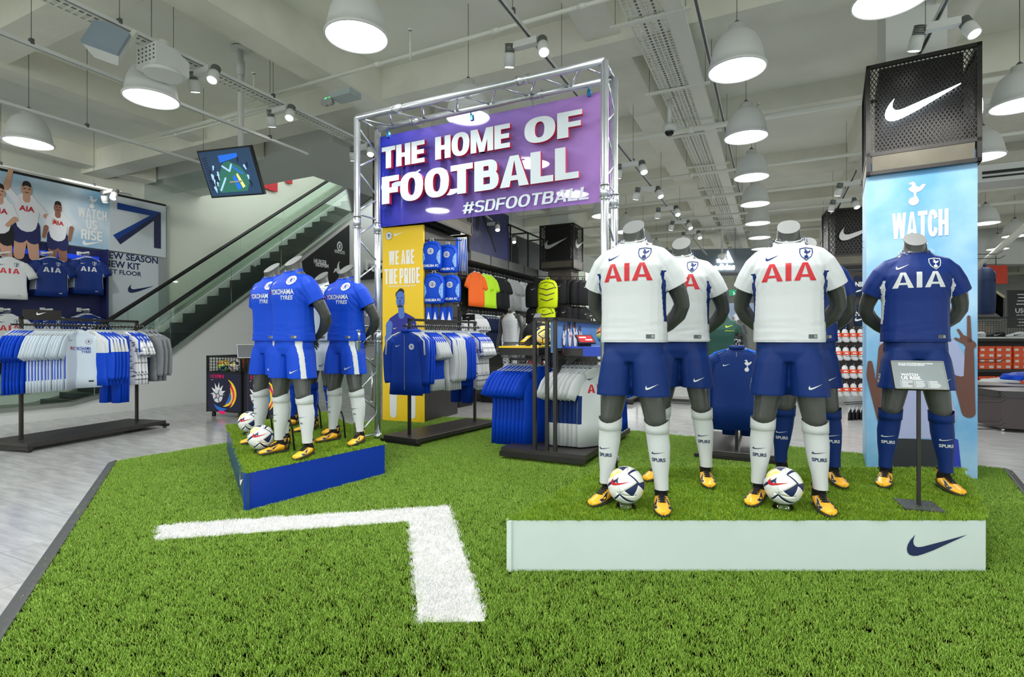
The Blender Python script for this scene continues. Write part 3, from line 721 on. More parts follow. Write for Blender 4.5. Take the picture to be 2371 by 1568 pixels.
def spot(loc, rz, lab):
    t = spot0 if not sused[0] else clone(spot0)
    sused[0] = True; t.location = loc; t.scale = (1.25,) * 3; t.rotation_euler = (0, 0, rz); t['label'] = lab
def track(p, q, lab, n=3, wires=True):
    p, q = Vector(p), Vector(q); t = empty('lighting_track', p, math.atan2((q - p).y, (q - p).x), lab, 'track'); L = (q - p).length
    sl = math.asin((q - p).z / L)
    b = MB()
    for y in (-.016, .016): b.box((L / 2, y, 0), (L, .006, .034))
    b.box((L / 2, 0, .014), (L, .034, .006)); b.obj('rail', WHITE, t)
    MB().box((L / 2, 0, -.006), (L, .022, .004)).obj('rail_slot', WIRE, t)
    if wires:
        for k in range(n):
            x = L * (k + .5) / n; MB().tube([(x, 0, .02), (x, 0, ZC - p.z)], .003, 5).obj('suspension_wire', WIRE, t)
            MB().box((x, 0, .03), (.03, .045, .05)).obj('bracket', WIRE, t)
zt = 3.95
def updir(px, py, z, s0, s1, **k):
    D = (z - CH) * F / (CY - py); c = Vector(((px - CX) / F * D, D, z)); u = Vector((UX, UY, 0)); return c + u * s0, c + u * s1
def trk(px, py, z, s0, s1, lab, n=3):
    p, q = updir(px, py, z, s0, s1); track(p, q, lab, n); return p, q
trk(100, 115, zt, -2, 3.1, 'slim white lighting track with dark joint boxes over the near rail by the escalator', 4)
p, q = trk(180, 290, zt, -2.2, 2.4, 'white lighting track running toward the dangling television beside pendant lamps')
spot(q - Vector((UX * .55, UY * .55, 0)), TH, 'double white track spotlight between the television and the smallest near pendant lamp')
p, q = trk(100, 405, 4.05, -2.5, 1.4, 'white lighting track in front of the sky poster')
spot(q - Vector((UX * .4, UY * .4, 0)), TH, 'double white track spotlight in front of the sky poster')
p, q = trk(470, 150, 4.25, -3.4, 5.2, 'long white lighting track beside the perforated cable tray and television pole', 5)
spot(updir(472, 158, 4.22, 0, 0)[0], TH, 'double white track spotlight near the television pole top')
spot(updir(650, 248, 4.22, 0, 0)[0], TH, 'double white track spotlight beyond the television pole')
spot(updir(838, 335, 4.22, 0, 0)[0], TH, 'white track spotlight just behind the truss corner near the escalator')
p, q = trk(1224, 80, 4.2, -2.2, 1.5, 'white lighting track above the purple sign')
spot(updir(1218, 92, 4.18, 0, 0)[0], TH, 'bright white track spotlight above the purple sign')
p, q = trk(1480, 395, 3.9, -1.5, 9.5, 'white lighting track behind the truss with a line of spotlights', 5)
for i, (x, y) in enumerate(((1460, 375), (1500, 432), (1545, 478), (1575, 510), (1600, 535))):
    spot(updir(x, y, 3.88, 0, 0)[0], TH + .3 * (i % 2), f'white track spotlight, {ORD[i]} from the truss along the track behind it')
p, q = trk(1960, 440, 3.9, -1.2, 6, 'white lighting track running down beside the sky blue banner', 3)
for i, (x, y) in enumerate(((1972, 420), (1953, 460), (1935, 500))):
    spot(updir(x, y, 3.88, 0, 0)[0], TH, f'white track spotlight, {ORD[i]} from the mesh sign box on the track beside it')
p, q = trk(2150, 80, 4.15, -1.2, .55, 'short white lighting track ending in front of the lit black mesh sign box', 2)
spot(updir(2182, 48, 4.1, 0, 0)[0], TH, 'large double white spotlight right over the lit black mesh sign box')
p, q = trk(1625, 60, 4.45, -2.5, 9, 'white conduit track passing the near pendant lamps', 5)
for i, (x, y, D) in enumerate(((1135, 515, 11.6), (1175, 545, 13.2), (1215, 575, 15.2))):
    spot(at(x, y, D), TH, f'white spotlight, {ORD[i]} from the yellow banner above the dark wall posters')
track(at(1125, 500, 11.4), at(1225, 572, 15.8), 'white lighting track over the dark wall posters', 3)
# extra beams added off the fixtures to brighten sign box, kits and poster
def aim(loc, tgt, watts, size=40):
    l = bpy.data.lights.new('extra_beam', 'SPOT'); l.energy = watts; l.spot_size = R(size); l.spot_blend = .6; l.shadow_soft_size = .05; l.color = (1, .98, .95)
    o = bpy.data.objects.new('extra_beam', l); COL.objects.link(o); o.location = loc; o.rotation_euler = (Vector(tgt) - Vector(loc)).to_track_quat('-Z', 'Y').to_euler()
aim((3.2, 3.5, 4.2), at(2190, 375, 4.8), 150, 38)
aim((-.2, 4.0, 4.1), (.9, 3.3, 1.2), 22, 55)
aim((1.0, 2.2, 4.1), (1.9, 3.4, 1.2), 22, 55)
aim((1.6, 2.0, 4.1), (2.8, 3.8, 1.2), 22, 55)
aim((-3.2, 3.6, 4.1), (-2.0, 4.7, 1.2), 25, 50)
aim((-8.2, 6.8, 4.0), esc(1.2, 2.2, 3.6), 90, 70)
aim((-7.2, 8.6, 4.0), esc(3.2, 2.2, 3.4), 90, 60)

# ------------------------------------------------------------------ cable trays, pipes
def tray(px, py, z, wd, s0, s1, lab, duct=0.0, hang=True):
    p, q = updir(px, py, z, s0, s1); t = empty('cable_tray', p, TH + PI / 2, lab, 'cable tray'); L = (q - p).length
    b = MB(); nl = max(2, int(wd / .05)); 
    for k in range(nl + 1): b.box((L / 2, -wd / 2 + wd * k / nl, 0), (L, .017, .003))
    for e in (-1, 1): b.box((L / 2, e * wd / 2, .015), (L, .004, .035))
    n = int(L / .06)
    for k in range(n): b.box(((k + .5) * L / n, 0, .001), (.02, wd, .003))
    b.obj('perforated_tray', PIPE, t)
    b = MB()
    for k in range(3): b.tube([(0, -wd * .25 + k * wd * .2, .02), (L, -wd * .25 + k * wd * .2, .02)], .012, 6)
    b.obj('cables', mat('cable_grey', S(150, 150, 146), .6), t)
    if duct: MB().box((L / 2, -wd / 2 - duct / 2 - .01, .0), (L, duct, .06)).obj('duct', PIPE, t)
    if hang:
        for k in range(int(L / 1.7)):
            x = .4 + k * 1.7; MB().box((x, -.03, -.025), (.045, wd + .45, .025)).obj('support_bar', PIPE, t)
            for e in (-1, 1): MB().tube([(x, e * (wd / 2 + .17) - .03, -.02), (x, e * (wd / 2 + .17) - .03, ZC - z)], .003, 5).obj('hanger_rod', WIRE, t)
tray(1515, 85, 4.55, .36, -2.5, 26, 'wide perforated white cable tray with flat duct receding past the row of pendant lamps', .17)
tray(375, 118, 4.3, .2, -3.2, 5.4, 'narrow perforated white cable tray running over the television pole', 0, False)
def pipe(pts, r, lab, m=PIPE, name='ceiling_pipe', fit=()):
    pts = [Vector(p) for p in pts]; t = empty(name, (0, 0, 0), 0, lab, 'pipe'); MB().tube(pts, r, 10).obj('pipe_run', m, t)
    for f in fit:
        c = pts[0].lerp(pts[-1], f); MB().tube([c - (pts[-1] - pts[0]).normalized() * .04, c + (pts[-1] - pts[0]).normalized() * .04], r * 1.35, 10).obj('pipe_joint', m, t)
def vline(px, py, z, t0, t1):
    D = (z - CH) * F / (CY - py); c = Vector(((px - CX) / F * D, D, z)); v = Vector((-VX, -VY, 0)); return c + v * t0, c + v * t1
pipe(vline(948, 128, 4.5, -2.8, 5), .022, 'thin white sprinkler pipe crossing above the truss', fit=(.3, .5, .62))
pipe(vline(490, 280, 4.5, -1.2, 1.4), .03, 'white pipe crossing behind the television pole', fit=(.5,))
pipe(vline(450, 300, 4.35, -1.4, 1.8), .014, 'slim white conduit crossing behind the television pole', fit=(.3, .7))
for i, (x, y) in enumerate(((1600, 300), (1600, 405), (1650, 455), (1600, 505), (1650, 528))):
    pipe(vline(x, y, 4.4, -6, 14), .03 if i % 2 else .04, f'white ceiling pipe, {ORD[i]} nearest of those crossing beyond the lit sign box', fit=(.3, .5, .7))
pipe([at(2371, 150, 6.9), at(2330, 175, 7.1), at(2260, 290, 8.2)], .07, 'thick white air pipe with clamps behind the lit sign box', fit=(.5,))
pipe([at(2380, 520, 9.5), at(2262, 620, 13)], .06, 'white sloping pipe under the small pendants behind the banner')
# sprinkler heads and droppers, junction boxes
for i, (x, y) in enumerate(((950, 75), (588, 175), (1755, 245))):
    D = 3.3 * F / (CY - y); c = at(x, y, D); b = MB(); b.tube([c, c - Vector((0, 0, .3))], .012, 8); b.lathe([(.02, .02), (.03, .03), (.01, .05)], 10, c)
    tag(b.obj('sprinkler', PIPE), f'white sprinkler riser {["above the truss corner", "near the television pole", "between the two nearest pendant lamps by the tray"][i]}', 'sprinkler')
# emergency light, speaker, projector, cctv, sensor
t = empty('emergency_light', at(800, 222, 6.6), TH, 'small grey twin head emergency light on the ceiling beam near the truss corner', 'light')
MB().box((0, 0, 0), (.32, .2, .07)).obj('case', mat('light_grey_plastic', S(176, 188, 188), .5), t)
for x in (-.28, -.2): MB().tube([(x, -.02, -.05), (x + .02, -.1, -.07)], [.035, .045], 12).obj('lamp_head', STEEL, t)
MB().box((-.2, -.1, -.03), (.08, .01, .015)).obj('indicator', mat('green_led', (.05, .9, .2), emit=2), t)
t = empty('loudspeaker', at(246, 88, 4.9), R(-5), 'white square loudspeaker with blue grey curved grille hung from the cable tray', 'speaker')
b = MB(); b.loft([[Vector((-.15 + .3 * k / 8, -.03 * math.sin(PI * k / 8) - .02, z)) for k in range(9)] + [Vector((.15 - .3 * k / 8, .02, z)) for k in range(9)] for z in (-.13, .13)], smooth=False); b.obj('grille', mat('speaker_grille', S(150, 165, 178), .6, bump=.4, bscale=300), t)
b = MB(); b.loft([[Vector((x, y, z)) for x, y in ((-.15, .02), (.15, .02), (.1, .16), (-.1, .16))] for z in (-.13, .13)], smooth=False); b.obj('cabinet', WHITE, t)
MB().box((.1, .12, .18), (.04, .05, .18)).obj('bracket', PIPE, t); t.rotation_euler = (R(-18), R(16), R(14))
t = empty('ceiling_projector', at(378, 145, 5.3), TH, 'boxy white ceiling projector with perforated back under the cable tray', 'projector')
b = MB(); b.loft([[Vector((x * k, y, z)) for y, z in ((-.16, -.1), (.16, -.12), (.16, .03), (.02, .1), (-.16, .1))] for x, k in ((-.16, 1), (.16, 1))], smooth=False); b.obj('case', WHITE, t)
b = MB()
for i in range(5):
    for j in range(4): b.box((-.12 + i * .06, -.162, -.05 + j * .04), (.02, .004, .014))
tag(b.obj('vent_slots', WIRE, t), kind='stuff'); MB().lathe([(.06, .1), (.06, .2), (.03, .22)], 12).obj('mount', WHITE, t)
MB().lathe([(.17, -.13), (.18, -.1), (.16, -.08)], 20, cap=(True, True)).obj('base_ring', WHITE, t)
t = empty('security_camera', at(1550, 300, 7.3), 0, 'white dome security camera on a drop pole beside the cable tray', 'camera')
zz = ZC - .55 - at(1550, 300, 7.3).z
MB().tube([(0, 0, .0), (0, 0, zz)], .028, 12).obj('pole', WHITE, t); MB().lathe([(.04, .08), (.09, .05), (.1, 0), (.08, -.03)], 20, cap=(True, True)).obj('housing', WHITE, t)
MB().lathe([(.06, -.03), (.055, -.06), (.03, -.085), (.001, -.09)], 16).obj('dome', mat('smoked_dome', (.01, .01, .012), .05), t)
MB().tube([(0, 0, zz), (.35, -.1, zz + .25)], .015, 8).obj('arm', PIPE, t)
t = empty('security_camera', at(1672, 594, 15.2), 0, 'small white dome security camera in front of the three striped logo sign', 'camera')
MB().tube([(0, 0, .0), (0, 0, ZC - at(1672, 594, 15.2).z)], .03, 10).obj('pole', WHITE, t); MB().lathe([(.05, .08), (.12, .05), (.12, 0), (.05, -.09), (.001, -.1)], 16).obj('housing', WHITE, t)
# air diffuser panel right of the mesh box, ac unit
t = empty('perforated_baffle', at(2330, 245, 6.6), R(-36), 'white perforated ceiling baffle beside the lit black sign box', 'panel')
b = MB()
for k in range(26): b.box((-.6 + k * .055, 0, 0), (.02, .55, .012))
for k in range(11): b.box((.1, -.27 + k * .054, .003), (1.45, .018, .008))
tag(b.obj('perforated_sheet', PIPE, t), kind='stuff'); MB().box((.1, -.3, .0), (1.5, .03, .06)).obj('edge_rail', PIPE, t)
t = empty('air_conditioner', at(2345, 410, 9.4), TH, 'long white ceiling air conditioner with black vent slots behind the banner', 'air conditioner')
MB().box((0, 0, .04), (1.6, .6, .3)).obj('case', WHITE, t); MB().box((.1, -.305, .05), (1.2, .02, .05)).obj('vent', BLACK, t); MB().box((.1, -.305, -.03), (1.2, .02, .03)).obj('vent', BLACK, t)

# ------------------------------------------------------------------ television on its pole
tp = at(533, 400, 6.9); t = empty('television', tp, R(-20), 'flat television on a white ceiling pole showing an overhead view of the shop', 'television')
tv = empty('screen_unit', (0, 0, 0), 0); tv.parent = t; tv.rotation_euler = (R(24), R(2), 0)
MB().box((0, .02, 0), (.9, .04, .6)).obj('casing', mat('tv_black', S(14, 14, 18), .3), tv)
def em(name, c, e): return mat(name, c, .4, emit=e)
TVB = em('tv_blue', S(30, 56, 84), .5); TVG = em('tv_green', S(40, 98, 84), .5); TVW = em('tv_white', S(140, 175, 205), .8); TVN = em('tv_navy', S(12, 22, 50), .4); TVC = em('tv_cyan', S(20, 90, 190), .8); TVY = em('tv_yellow', S(196, 190, 120), .8)
b = MB(); y = -.002
b.poly([(-.43, y, -.28), (.43, y, -.28), (.43, y, .28), (-.43, y, .28)], 0)
b.poly([(-.25, y - .0005, -.24), (.2, y - .0005, -.24), (.3, y - .0005, -.1), (.2, y - .0005, .06), (.04, y - .0005, .14), (-.06, y - .0005, .13), (-.2, y - .0005, -.02), (-.28, y - .0005, -.2)], 1)
for p, q in (((-.1, .09), (.0, .02)), ((0, .02), (.06, .1)), ((-.24, -.21), (-.1, -.06))): limb2(b, p, q, .013, .013, y - .001, 2, 3)
limb2(b, (.07, .07), (.2, -.02), .012, .012, y - .001, 4, 3)
b.poly([(.02, y - .001, -.06), (.07, y - .001, -.03), (.12, y - .001, -.2), (.05, y - .001, -.22)], 4); b.poly([(.09, y - .001, -.03), (.12, y - .001, -.01), (.19, y - .001, -.18), (.14, y - .001, -.2)], 5)
b.poly([(-.12, y - .001, .13), (.2, y - .001, .18), (.2, y - .001, .23), (-.12, y - .001, .22)], 4)
rr = random.Random(3)
for k in range(26):
    x, z = rr.choice(((-.26, .02), (.25, .13), (-.3, -.1), (.3, -.12))); x += rr.uniform(-.07, .07); z += rr.uniform(-.08, .08)
    limb2(b, (x, z), (x + rr.uniform(-.02, .02), z - rr.uniform(.03, .06)), .016, .008, y - .0012 - k * .00004, rr.choice((2, 3, 3, 2)), 5)
for k in range(14): b.poly([(-.4, y - .0008, .2 - k * .03), (-.32, y - .0008, .215 - k * .03), (-.32, y - .0008, .203 - k * .03), (-.4, y - .0008, .188 - k * .03)], 3)
b.obj('display_picture', [TVB, TVG, TVW, TVN, TVC, TVY], tv)
b = MB(); b.tube([(.05, .12, .2), (.05, .12, ZC - tp.z)], .036, 16); b.obj('ceiling_pole', WHITE, t)
b = MB(); b.tube([(.05, .12, ZC - tp.z - .36), (.05, .12, ZC - tp.z - .18)], .05, 16); b.obj('pole_collar', WHITE, t)
MB().box((.05, .09, .05), (.2, .1, .34)).obj('bracket', STEEL, t); MB().lathe([(.12, 0), (.12, .02)], 20, (.05, .12, ZC - tp.z - .035), cap=(True, True)).obj('ceiling_plate', WHITE, t)

# ------------------------------------------------------------------ escalator
def zb(s):
    K = [(-4, .2), (.9, .19), (1.3, .27), (1.95, .54), (2.3, .80), (7.7, 4.80), (12, 8.0)]
    for (a, za), (c, zc) in zip(K[:-1], K[1:]):
        if s <= c: return za + (zc - za) * (s - a) / (c - a)
SS = [-3, -1.5, -.2, .9, 1.3, 1.65, 1.95, 2.3] + [2.3 + k * .9 for k in range(1, 10)]
es = empty('escalator', (0, 0, 0), 0, 'escalator with glass sides and black handrails rising beside the white cladding', 'escalator')
STONE = mat('escalator_cladding', S(214, 216, 214), .35); ESTEEL = mat('brushed_steel', S(176, 182, 176), .3, .8); ESKIRT = mat('skirt_white', S(214, 220, 214), .25, .2)
RUB = mat('handrail_rubber', S(28, 29, 30), .35); STEPM = mat('escalator_step', S(52, 58, 58), .5, .3)
b = MB(); b.prism([esc(-3, 0, 0)] + [esc(11.5, 0, 0), esc(11.5, 0, zb(11.5))] + [esc(s, 0, zb(s)) for s in SS[::-1]], Vector((VX * .08, VY * .08, 0))); b.obj('side_cladding', STONE, es)
def strip(o0, o1, za, zb2, m, name, sr=SS):
    b = MB(); b.loft([[esc(s, o0, zb(s) + za), esc(s, o1, zb(s) + za), esc(s, o1, zb(s) + zb2), esc(s, o0, zb(s) + zb2)] for s in sr], smooth=False); return b.obj(name, m, es)
strip(-.03, .12, -.0, .06, ESTEEL, 'deck_trim'); strip(1.34, 1.42, -.02, .13, ESKIRT, 'skirt_panel'); strip(1.42, 1.62, .0, .16, ESTEEL, 'deck_trim')
GG = glass('escalator_glass', (.90, .96, .92), .25)
for o, lift in ((.1, .0), (1.52, .0)):
    for k, (s0, s1) in enumerate(((-3, -.5), (-.5, 1.3), (1.3, 2.6), (2.6, 3.9), (3.9, 5.2), (5.2, 6.5), (6.5, 7.8), (7.8, 9.1), (9.1, 11))):
        ss = [s0 + .006] + [s for s in SS if s0 < s < s1] + [s1 - .006]
        strip(o, o + .012, .05, .88, GG, 'glass_panel', ss)
    b = MB(); b.tube([esc(s, o, zb(s) + .91) for s in [-3, -1, .9, 1.3, 1.65, 1.95, 2.3, 5, 8, 11]], .04, 10); b.obj('handrail', RUB, es)
for k in range(34):
    s = 1.2 + k * .285; z = zb(s) - .03
    b = MB(); c = esc(s, .74, z - .1); b.box(c, (1.2, .3, .2), 0, TH)
    b.box(esc(s + .0, .74, z + .003), (1.2, .01, .006), 1, TH); b.obj('step', [STEPM, ESTEEL], es)
strip(.12, 1.4, -.5, -.3, mat('truss_dark', S(30, 34, 34), .6), 'inner_pan')
# boards fixed on the cladding side, below the incline
BB = mat('brand_board_black', S(24, 24, 26), .5)
bd = empty('brand_board', esc(0, -.02, 0), TH + PI / 2, 'black board listing clothing brands under the rising escalator', 'board')
# board local frame: x along U, -y towards the shop ... text reads along +x
def sat(px): r = (px - CX) / F; return (r * P0.y - P0.x) / (UX - r * UY)
s0, s1 = sat(600), sat(806)
pts = [(s0, 2.15), (s1, 2.15), (s1, zb(s1) - .12), (s0, zb(s0) - .12)]
MB().prism([(x, 0, z) for x, z in pts], (0, -.03, 0)).obj('board_panel', BB, bd)
def zat(px, py): s = sat(px); return CH + (CY - py) / F * (P0.y + UY * s)
def ontext(s, px, py, wpx, h=None, m=WPRINT, bold=.015, par=bd, y=-.034):
    a, c = sat(px - wpx / 2), sat(px + wpx / 2); return text(s, (c - a), m, par, ((a + c) / 2, y, zat(px, py)), h=h, bold=bold)
ontext('HILFIGER', 738, 607, 30, .12, bold=.03); ontext('DENIM', 745, 615, 24, .1, bold=.03); ontext('HENRI LLOYD', 783, 584, 24, .09)
for a in (0, 1): MB().box((sat(731), -.034, zat(731, 613 + a * 3)), (.12, .004, .018)).obj('printed_bar', WPRINT, bd)
b = MB(); c = Vector((sat(783), -.034, zat(783, 571)))
for q in ring2d([(.1 * math.cos(a * PI / 8), .13 * math.sin(a * PI / 8)) for a in range(16)], .7): b.poly([(c.x + x, c.y, c.z + z) for x, z in q])
b.poly([(c.x + x, c.y, c.z + z) for x, z in ((-.03, -.06), (-.01, -.06), (0, 0), (.01, -.06), (.03, -.06), (.03, .06), (.01, .06), (0, .01), (-.01, .06), (-.03, .06))]); b.obj('wreath_emblem', WPRINT, bd)
c = Vector((sat(778), -.034, zat(778, 622))); b = MB(); b.poly([(c.x + x * .5, c.y, c.z + z * .35) for x, z in [(-.3, -.4), (-.1, -.2), (0, -.4), (.15, -.35), (.2, -.1), (.12, .1), (.1, .4), (.2, .55), (.08, .5), (0, .3), (-.05, 0), (-.2, -.05)]]); b.obj('emblem', WPRINT, bd)
b2 = empty('brand_board', esc(0, -.02, 0), TH + PI / 2, 'black board with large white letters seen through the truss leg', 'board')
a0, a1 = sat(826), sat(905); z = lambda py, px=862: zat(px, py)
MB().prism([(a0, 0, z(655)), (a1, 0, z(640, 890)), (a1, 0, z(590, 890)), (a0 + .3, 0, z(628))], (0, -.03, 0)).obj('board_panel', BB, b2)
text('rap', sat(886) - sat(843), WPRINT, b2, ((sat(886) + sat(843)) / 2, -.034, z(622)), bold=.03)
b3 = empty('brand_board', esc(0, -.02, 0), TH + PI / 2, 'grey board with a yellow eagle and the words LYLE & SCOTT VINTAGE', 'board')
MB().prism([(a0, 0, z(800)), (a1, 0, z(800)), (a1, 0, z(735)), (a0, 0, z(735))], (0, -.03, 0)).obj('board_panel', mat('board_grey', S(188, 189, 186), .5), b3)
text('LYLE & SCOTT', (a1 - a0) * .95, BLACK, b3, ((a0 + a1) / 2, -.034, z(781)), h=.16, bold=.02); text('VINTAGE', .8, BLACK, b3, ((a0 + a1) / 2, -.034, z(794)), h=.08)
c = Vector(((sat(856) + sat(868)) / 2, -.036, z(755))); b = MB(); b.poly([(c.x + x, c.y, c.z + q) for x, q in [(-.35, -.2), (-.15, -.12), (.05, -.2), (.2, -.05), (.3, .2), (.35, .3), (.2, .24), (.05, .05), (.0, .3), (-.15, .25), (-.1, .05), (-.3, -.05)]]); b.obj('eagle_emblem', mat('eagle_yellow', S(232, 200, 30), .5), b3)
# glass barrier post near the truss foot
gb = empty('glass_barrier', fl(862, 930), TH, 'steel post glass barrier standing behind the truss leg', 'barrier')
for x in (0, 1.1):
    MB().lathe([(.07, 0), (.07, .02), (.03, .03), (.03, .85), (.035, .86), (.035, .9), (.001, .9)], 14, (x, 0, 0)).obj('post', CHROME, gb)
MB().box((-.75, 0, .5), (1.35, .012, .75)).obj('glass_panel', glass('barrier_glass', (.86, .94, .9), .15), gb); MB().box((.55, 0, .5), (1.0, .012, .75)).obj('glass_panel', glass('barrier_glass'), gb)

# ------------------------------------------------------------------ far left wall: sky poster, navy bay, grey panel
WO = 2.33
wf = esc(0, WO, 0)
def satw(px, o=WO):
    X0, Y0 = P0.x + VX * o, P0.y + VY * o; r = (px - CX) / F; return (r * Y0 - X0) / (UX - r * UY)
def zatw(px, py, o=WO): return CH + (CY - py) / F * (P0.y + VY * o + UY * satw(px, o))
PSKY = bpy.data.materials.new('poster_sky_print'); PSKY.use_nodes = True
nt = PSKY.node_tree; bs = nt.nodes['Principled BSDF']; bs.inputs['Roughness'].default_value = .5
tc = nt.nodes.new('ShaderNodeTexCoord'); n1 = nt.nodes.new('ShaderNodeTexNoise'); n1.inputs['Scale'].default_value = .7; n1.inputs['Detail'].default_value = 4
rp = nt.nodes.new('ShaderNodeValToRGB'); rp.color_ramp.elements[0].position = .4; rp.color_ramp.elements[1].position = .66; rp.color_ramp.elements[0].color = (*S(120, 172, 205), 1); rp.color_ramp.elements[1].color = (*S(226, 236, 243), 1)
nt.links.new(tc.outputs['Object'], n1.inputs[0]); nt.links.new(n1.outputs[0], rp.inputs[0]); nt.links.new(rp.outputs[0], bs.inputs['Base Color'])
PPAN = mat('panel_pale_print', S(196, 205, 210), .5, noise=.04, nscale=1.5)
ps = empty('sky_poster', wf, TH + PI / 2, 'wide sky poster with printed footballers and the words WATCH US RISE high on the wall', 'poster')
a0, a1, a2 = satw(-260), satw(248), satw(378); zt_, zb_ = 4.36, 3.17
MB().box(((a0 + a1) / 2, -.05, (zt_ + zb_) / 2), (a1 - a0, .1, zt_ - zb_)).obj('printed_panel', PSKY, ps)
MB().box(((a1 + a2) / 2, -.05, (zt_ + zb_) / 2), (a2 - a1, .1, zt_ - zb_)).obj('arrow_panel', PPAN, ps)
MB().box(((a0 + a2) / 2, -.04, zt_ + .02), (a2 - a0, .12, .05)).obj('top_rail', BLACK, ps)
def X(px): return satw(px)
def Z(py, px=200): return zatw(px, py)
y = -.106
block('WATCH', .52, WPRINT, ps, (X(208), y, 3.87), .2, .24, .17, .07); block('US', .2, WPRINT, ps, (X(206), y, 3.65), .2, .24, .17, .07); block('RISE', .38, WPRINT, ps, (X(206), y, 3.43), .2, .24, .17, .07); swoosh(.36, WPRINT, ps, (X(208), y, 3.27)); crest('bird', .22, [WPRINT], ps, (X(206), y, 4.1))
# arrow
b = MB(); cx = lambda f: a1 + (a2 - a1) * f; cz = lambda f: zb_ + (zt_ - zb_) * f
AB, AN = mat('arrow_blue', S(8, 60, 140), .5), mat('arrow_navy', S(28, 34, 74), .5)
b.poly([(cx(.12), y, cz(.88)), (cx(.9), y, cz(.86)), (cx(.7), y, cz(.76)), (cx(.12), y, cz(.76))], 0); b.poly([(cx(.9), y, cz(.86)), (cx(.7), y, cz(.76)), (cx(.05), y, cz(.28)), (cx(.11), y, cz(.21))], 0)
b.poly([(cx(.9), y - .001, cz(.86)), (cx(.9), y - .001, cz(.16)), (cx(.77), y - .001, cz(.16)), (cx(.77), y - .001, cz(.68)), (cx(.17), y - .001, cz(.13)), (cx(.11), y - .001, cz(.21))], 1)
b.obj('printed_arrow', [AB, AN], ps)
def player(cx_, cz_, s, par, yy, skin, shirt, shorts, arms, name='printed_player', red=True):
    b = MB(); P = lambda x, z: (cx_ + x * s, cz_ + z * s)
    for q, (x0, z0, x1, z1, r0, r1, mi) in enumerate(((-.07, -.42, -.1, -.75, .085, .07, 0), (.07, -.42, .1, -.75, .085, .07, 0), (-.07, -.25, -.09, -.45, .11, .1, 2), (.07, -.25, .09, -.45, .11, .1, 2), (0, 0, 0, -.22, .17, .14, 1), (0, .12, 0, -.1, .15, .15, 1), (0, .17, 0, .24, .05, .05, 0), (0, .3, 0, .36, .07, .068, 0), (0, .405, .0, .42, .06, .055, 3), (0, .31, 0, .335, .062, .064, 0))):
        limb2(b, P(x0, z0), P(x1, z1), r0 * s, r1 * s, yy - .0008 * q, mi)
    for (x0, z0, x1, z1, x2, z2) in arms:
        limb2(b, P(x0, z0), P(x1, z1), .055 * s, .045 * s, yy - .008, 1); limb2(b, P(x1, z1), P(x2, z2), .042 * s, .03 * s, yy - .0085, 0)
    for q_ in (-1, 1): limb2(b, P(q_ * .03 - .008, .345), P(q_ * .03 + .008, .345), .008 * s, .008 * s, yy - .012, 3, 4)
    limb2(b, P(-.02, .285), P(.02, .285), .006 * s, .006 * s, yy - .012, 3, 4)
    o = b.obj(name, [skin, shirt, shorts, PHAIR], par)
    if red: text('AIA', .2 * s, red if not isinstance(red, bool) else FRED, par, (cx_, yy - .012, cz_ + .02 * s), bold=.02)
PSH = mat('print_shirt_white', S(232, 234, 240), .6); PSHORT = mat('print_shorts_navy', S(34, 40, 92), .6)
player(X(55), 3.72, 1.15, ps, y, SKIN3, PSH, PSHORT, ((-.14, .14, -.26, .3, -.2, .62), (.13, .1, .26, -.05, .4, -.12)))
player(X(127), 3.55, .95, ps, y - .003, SKIN, PSH, PSHORT, ((-.13, .12, -.2, -.1, -.24, -.3), (.13, .12, .24, -.04, .2, -.3)))
player(X(-8), 3.6, 1.1, ps, y - .006, SKIN3, PSH, BLACK, ((-.13, .12, -.2, -.1, -.24, -.3), (.13, .12, .2, -.08, .1, -.2)))
nb = empty('navy_display_bay', wf, TH + PI / 2, 'dark navy wall bay behind the hanging football shirts', 'display bay')
MB().box(((a0 + X(232)) / 2, -.03, 1.9), (X(232) - a0, .06, 2.5)).obj('back_panel', mat('bay_navy', S(28, 34, 84), .5), nb)
MB().box(((a0 + X(225)) / 2, -.07, 2.95), (X(225) - a0, .02, .1)).obj('glow_strip', mat('bay_blue_light', S(20, 60, 200), .4, emit=.5), nb)
MB().box((X(230), -.16, 1.7), (.04, .3, 2.9)).obj('end_panel', mat('bay_navy'), nb)
wp = empty('wall_panel', wf, TH + PI / 2, 'pale grey wall panel reading NEW SEASON NEW KIT FIRST FLOOR', 'panel')
MB().box(((X(234) + X(363)) / 2, -.03, 1.8), (X(363) - X(234), .06, 2.7)).obj('printed_panel', PPAN, wp)
MB().box(((X(363) + X(382)) / 2, -.04, 2.3), (X(382) - X(363), .08, 4.1)).obj('edge_panel', mat('edge_grey', S(150, 155, 157), .5), wp)
text('NEW SEASON', 1.15, NAVY, wp, (X(299), -.065, Z(597, 299)), h=.145, bold=.025); text('NEW KIT', .72, NAVY, wp, (X(280), -.065, Z(614, 280)), h=.145, bold=.025); text('FIRST FLOOR', .82, NAVY, wp, (X(277), -.065, Z(631, 277)), h=.1, bold=.02); swoosh(.55, NAVY, wp, (X(323), -.065, Z(670, 323)))
# red soffit marks far up the void
for i, x in enumerate((612, 630, 668)):
    s = satw(x, 2.3); z = zatw(x, 428 if i < 2 else 417, 2.3); tag(MB().box(esc(s, 2.28, z), (.3 if i == 1 else .2, .05, .35 if i == 1 else .2), rz=TH + PI / 2).obj('red_marker', FRED), ['red wall marker peeping out by the television edge', 'larger red wall marker beside the television', 'small red wall marker over the escalator handrail'][i], 'wall marker')
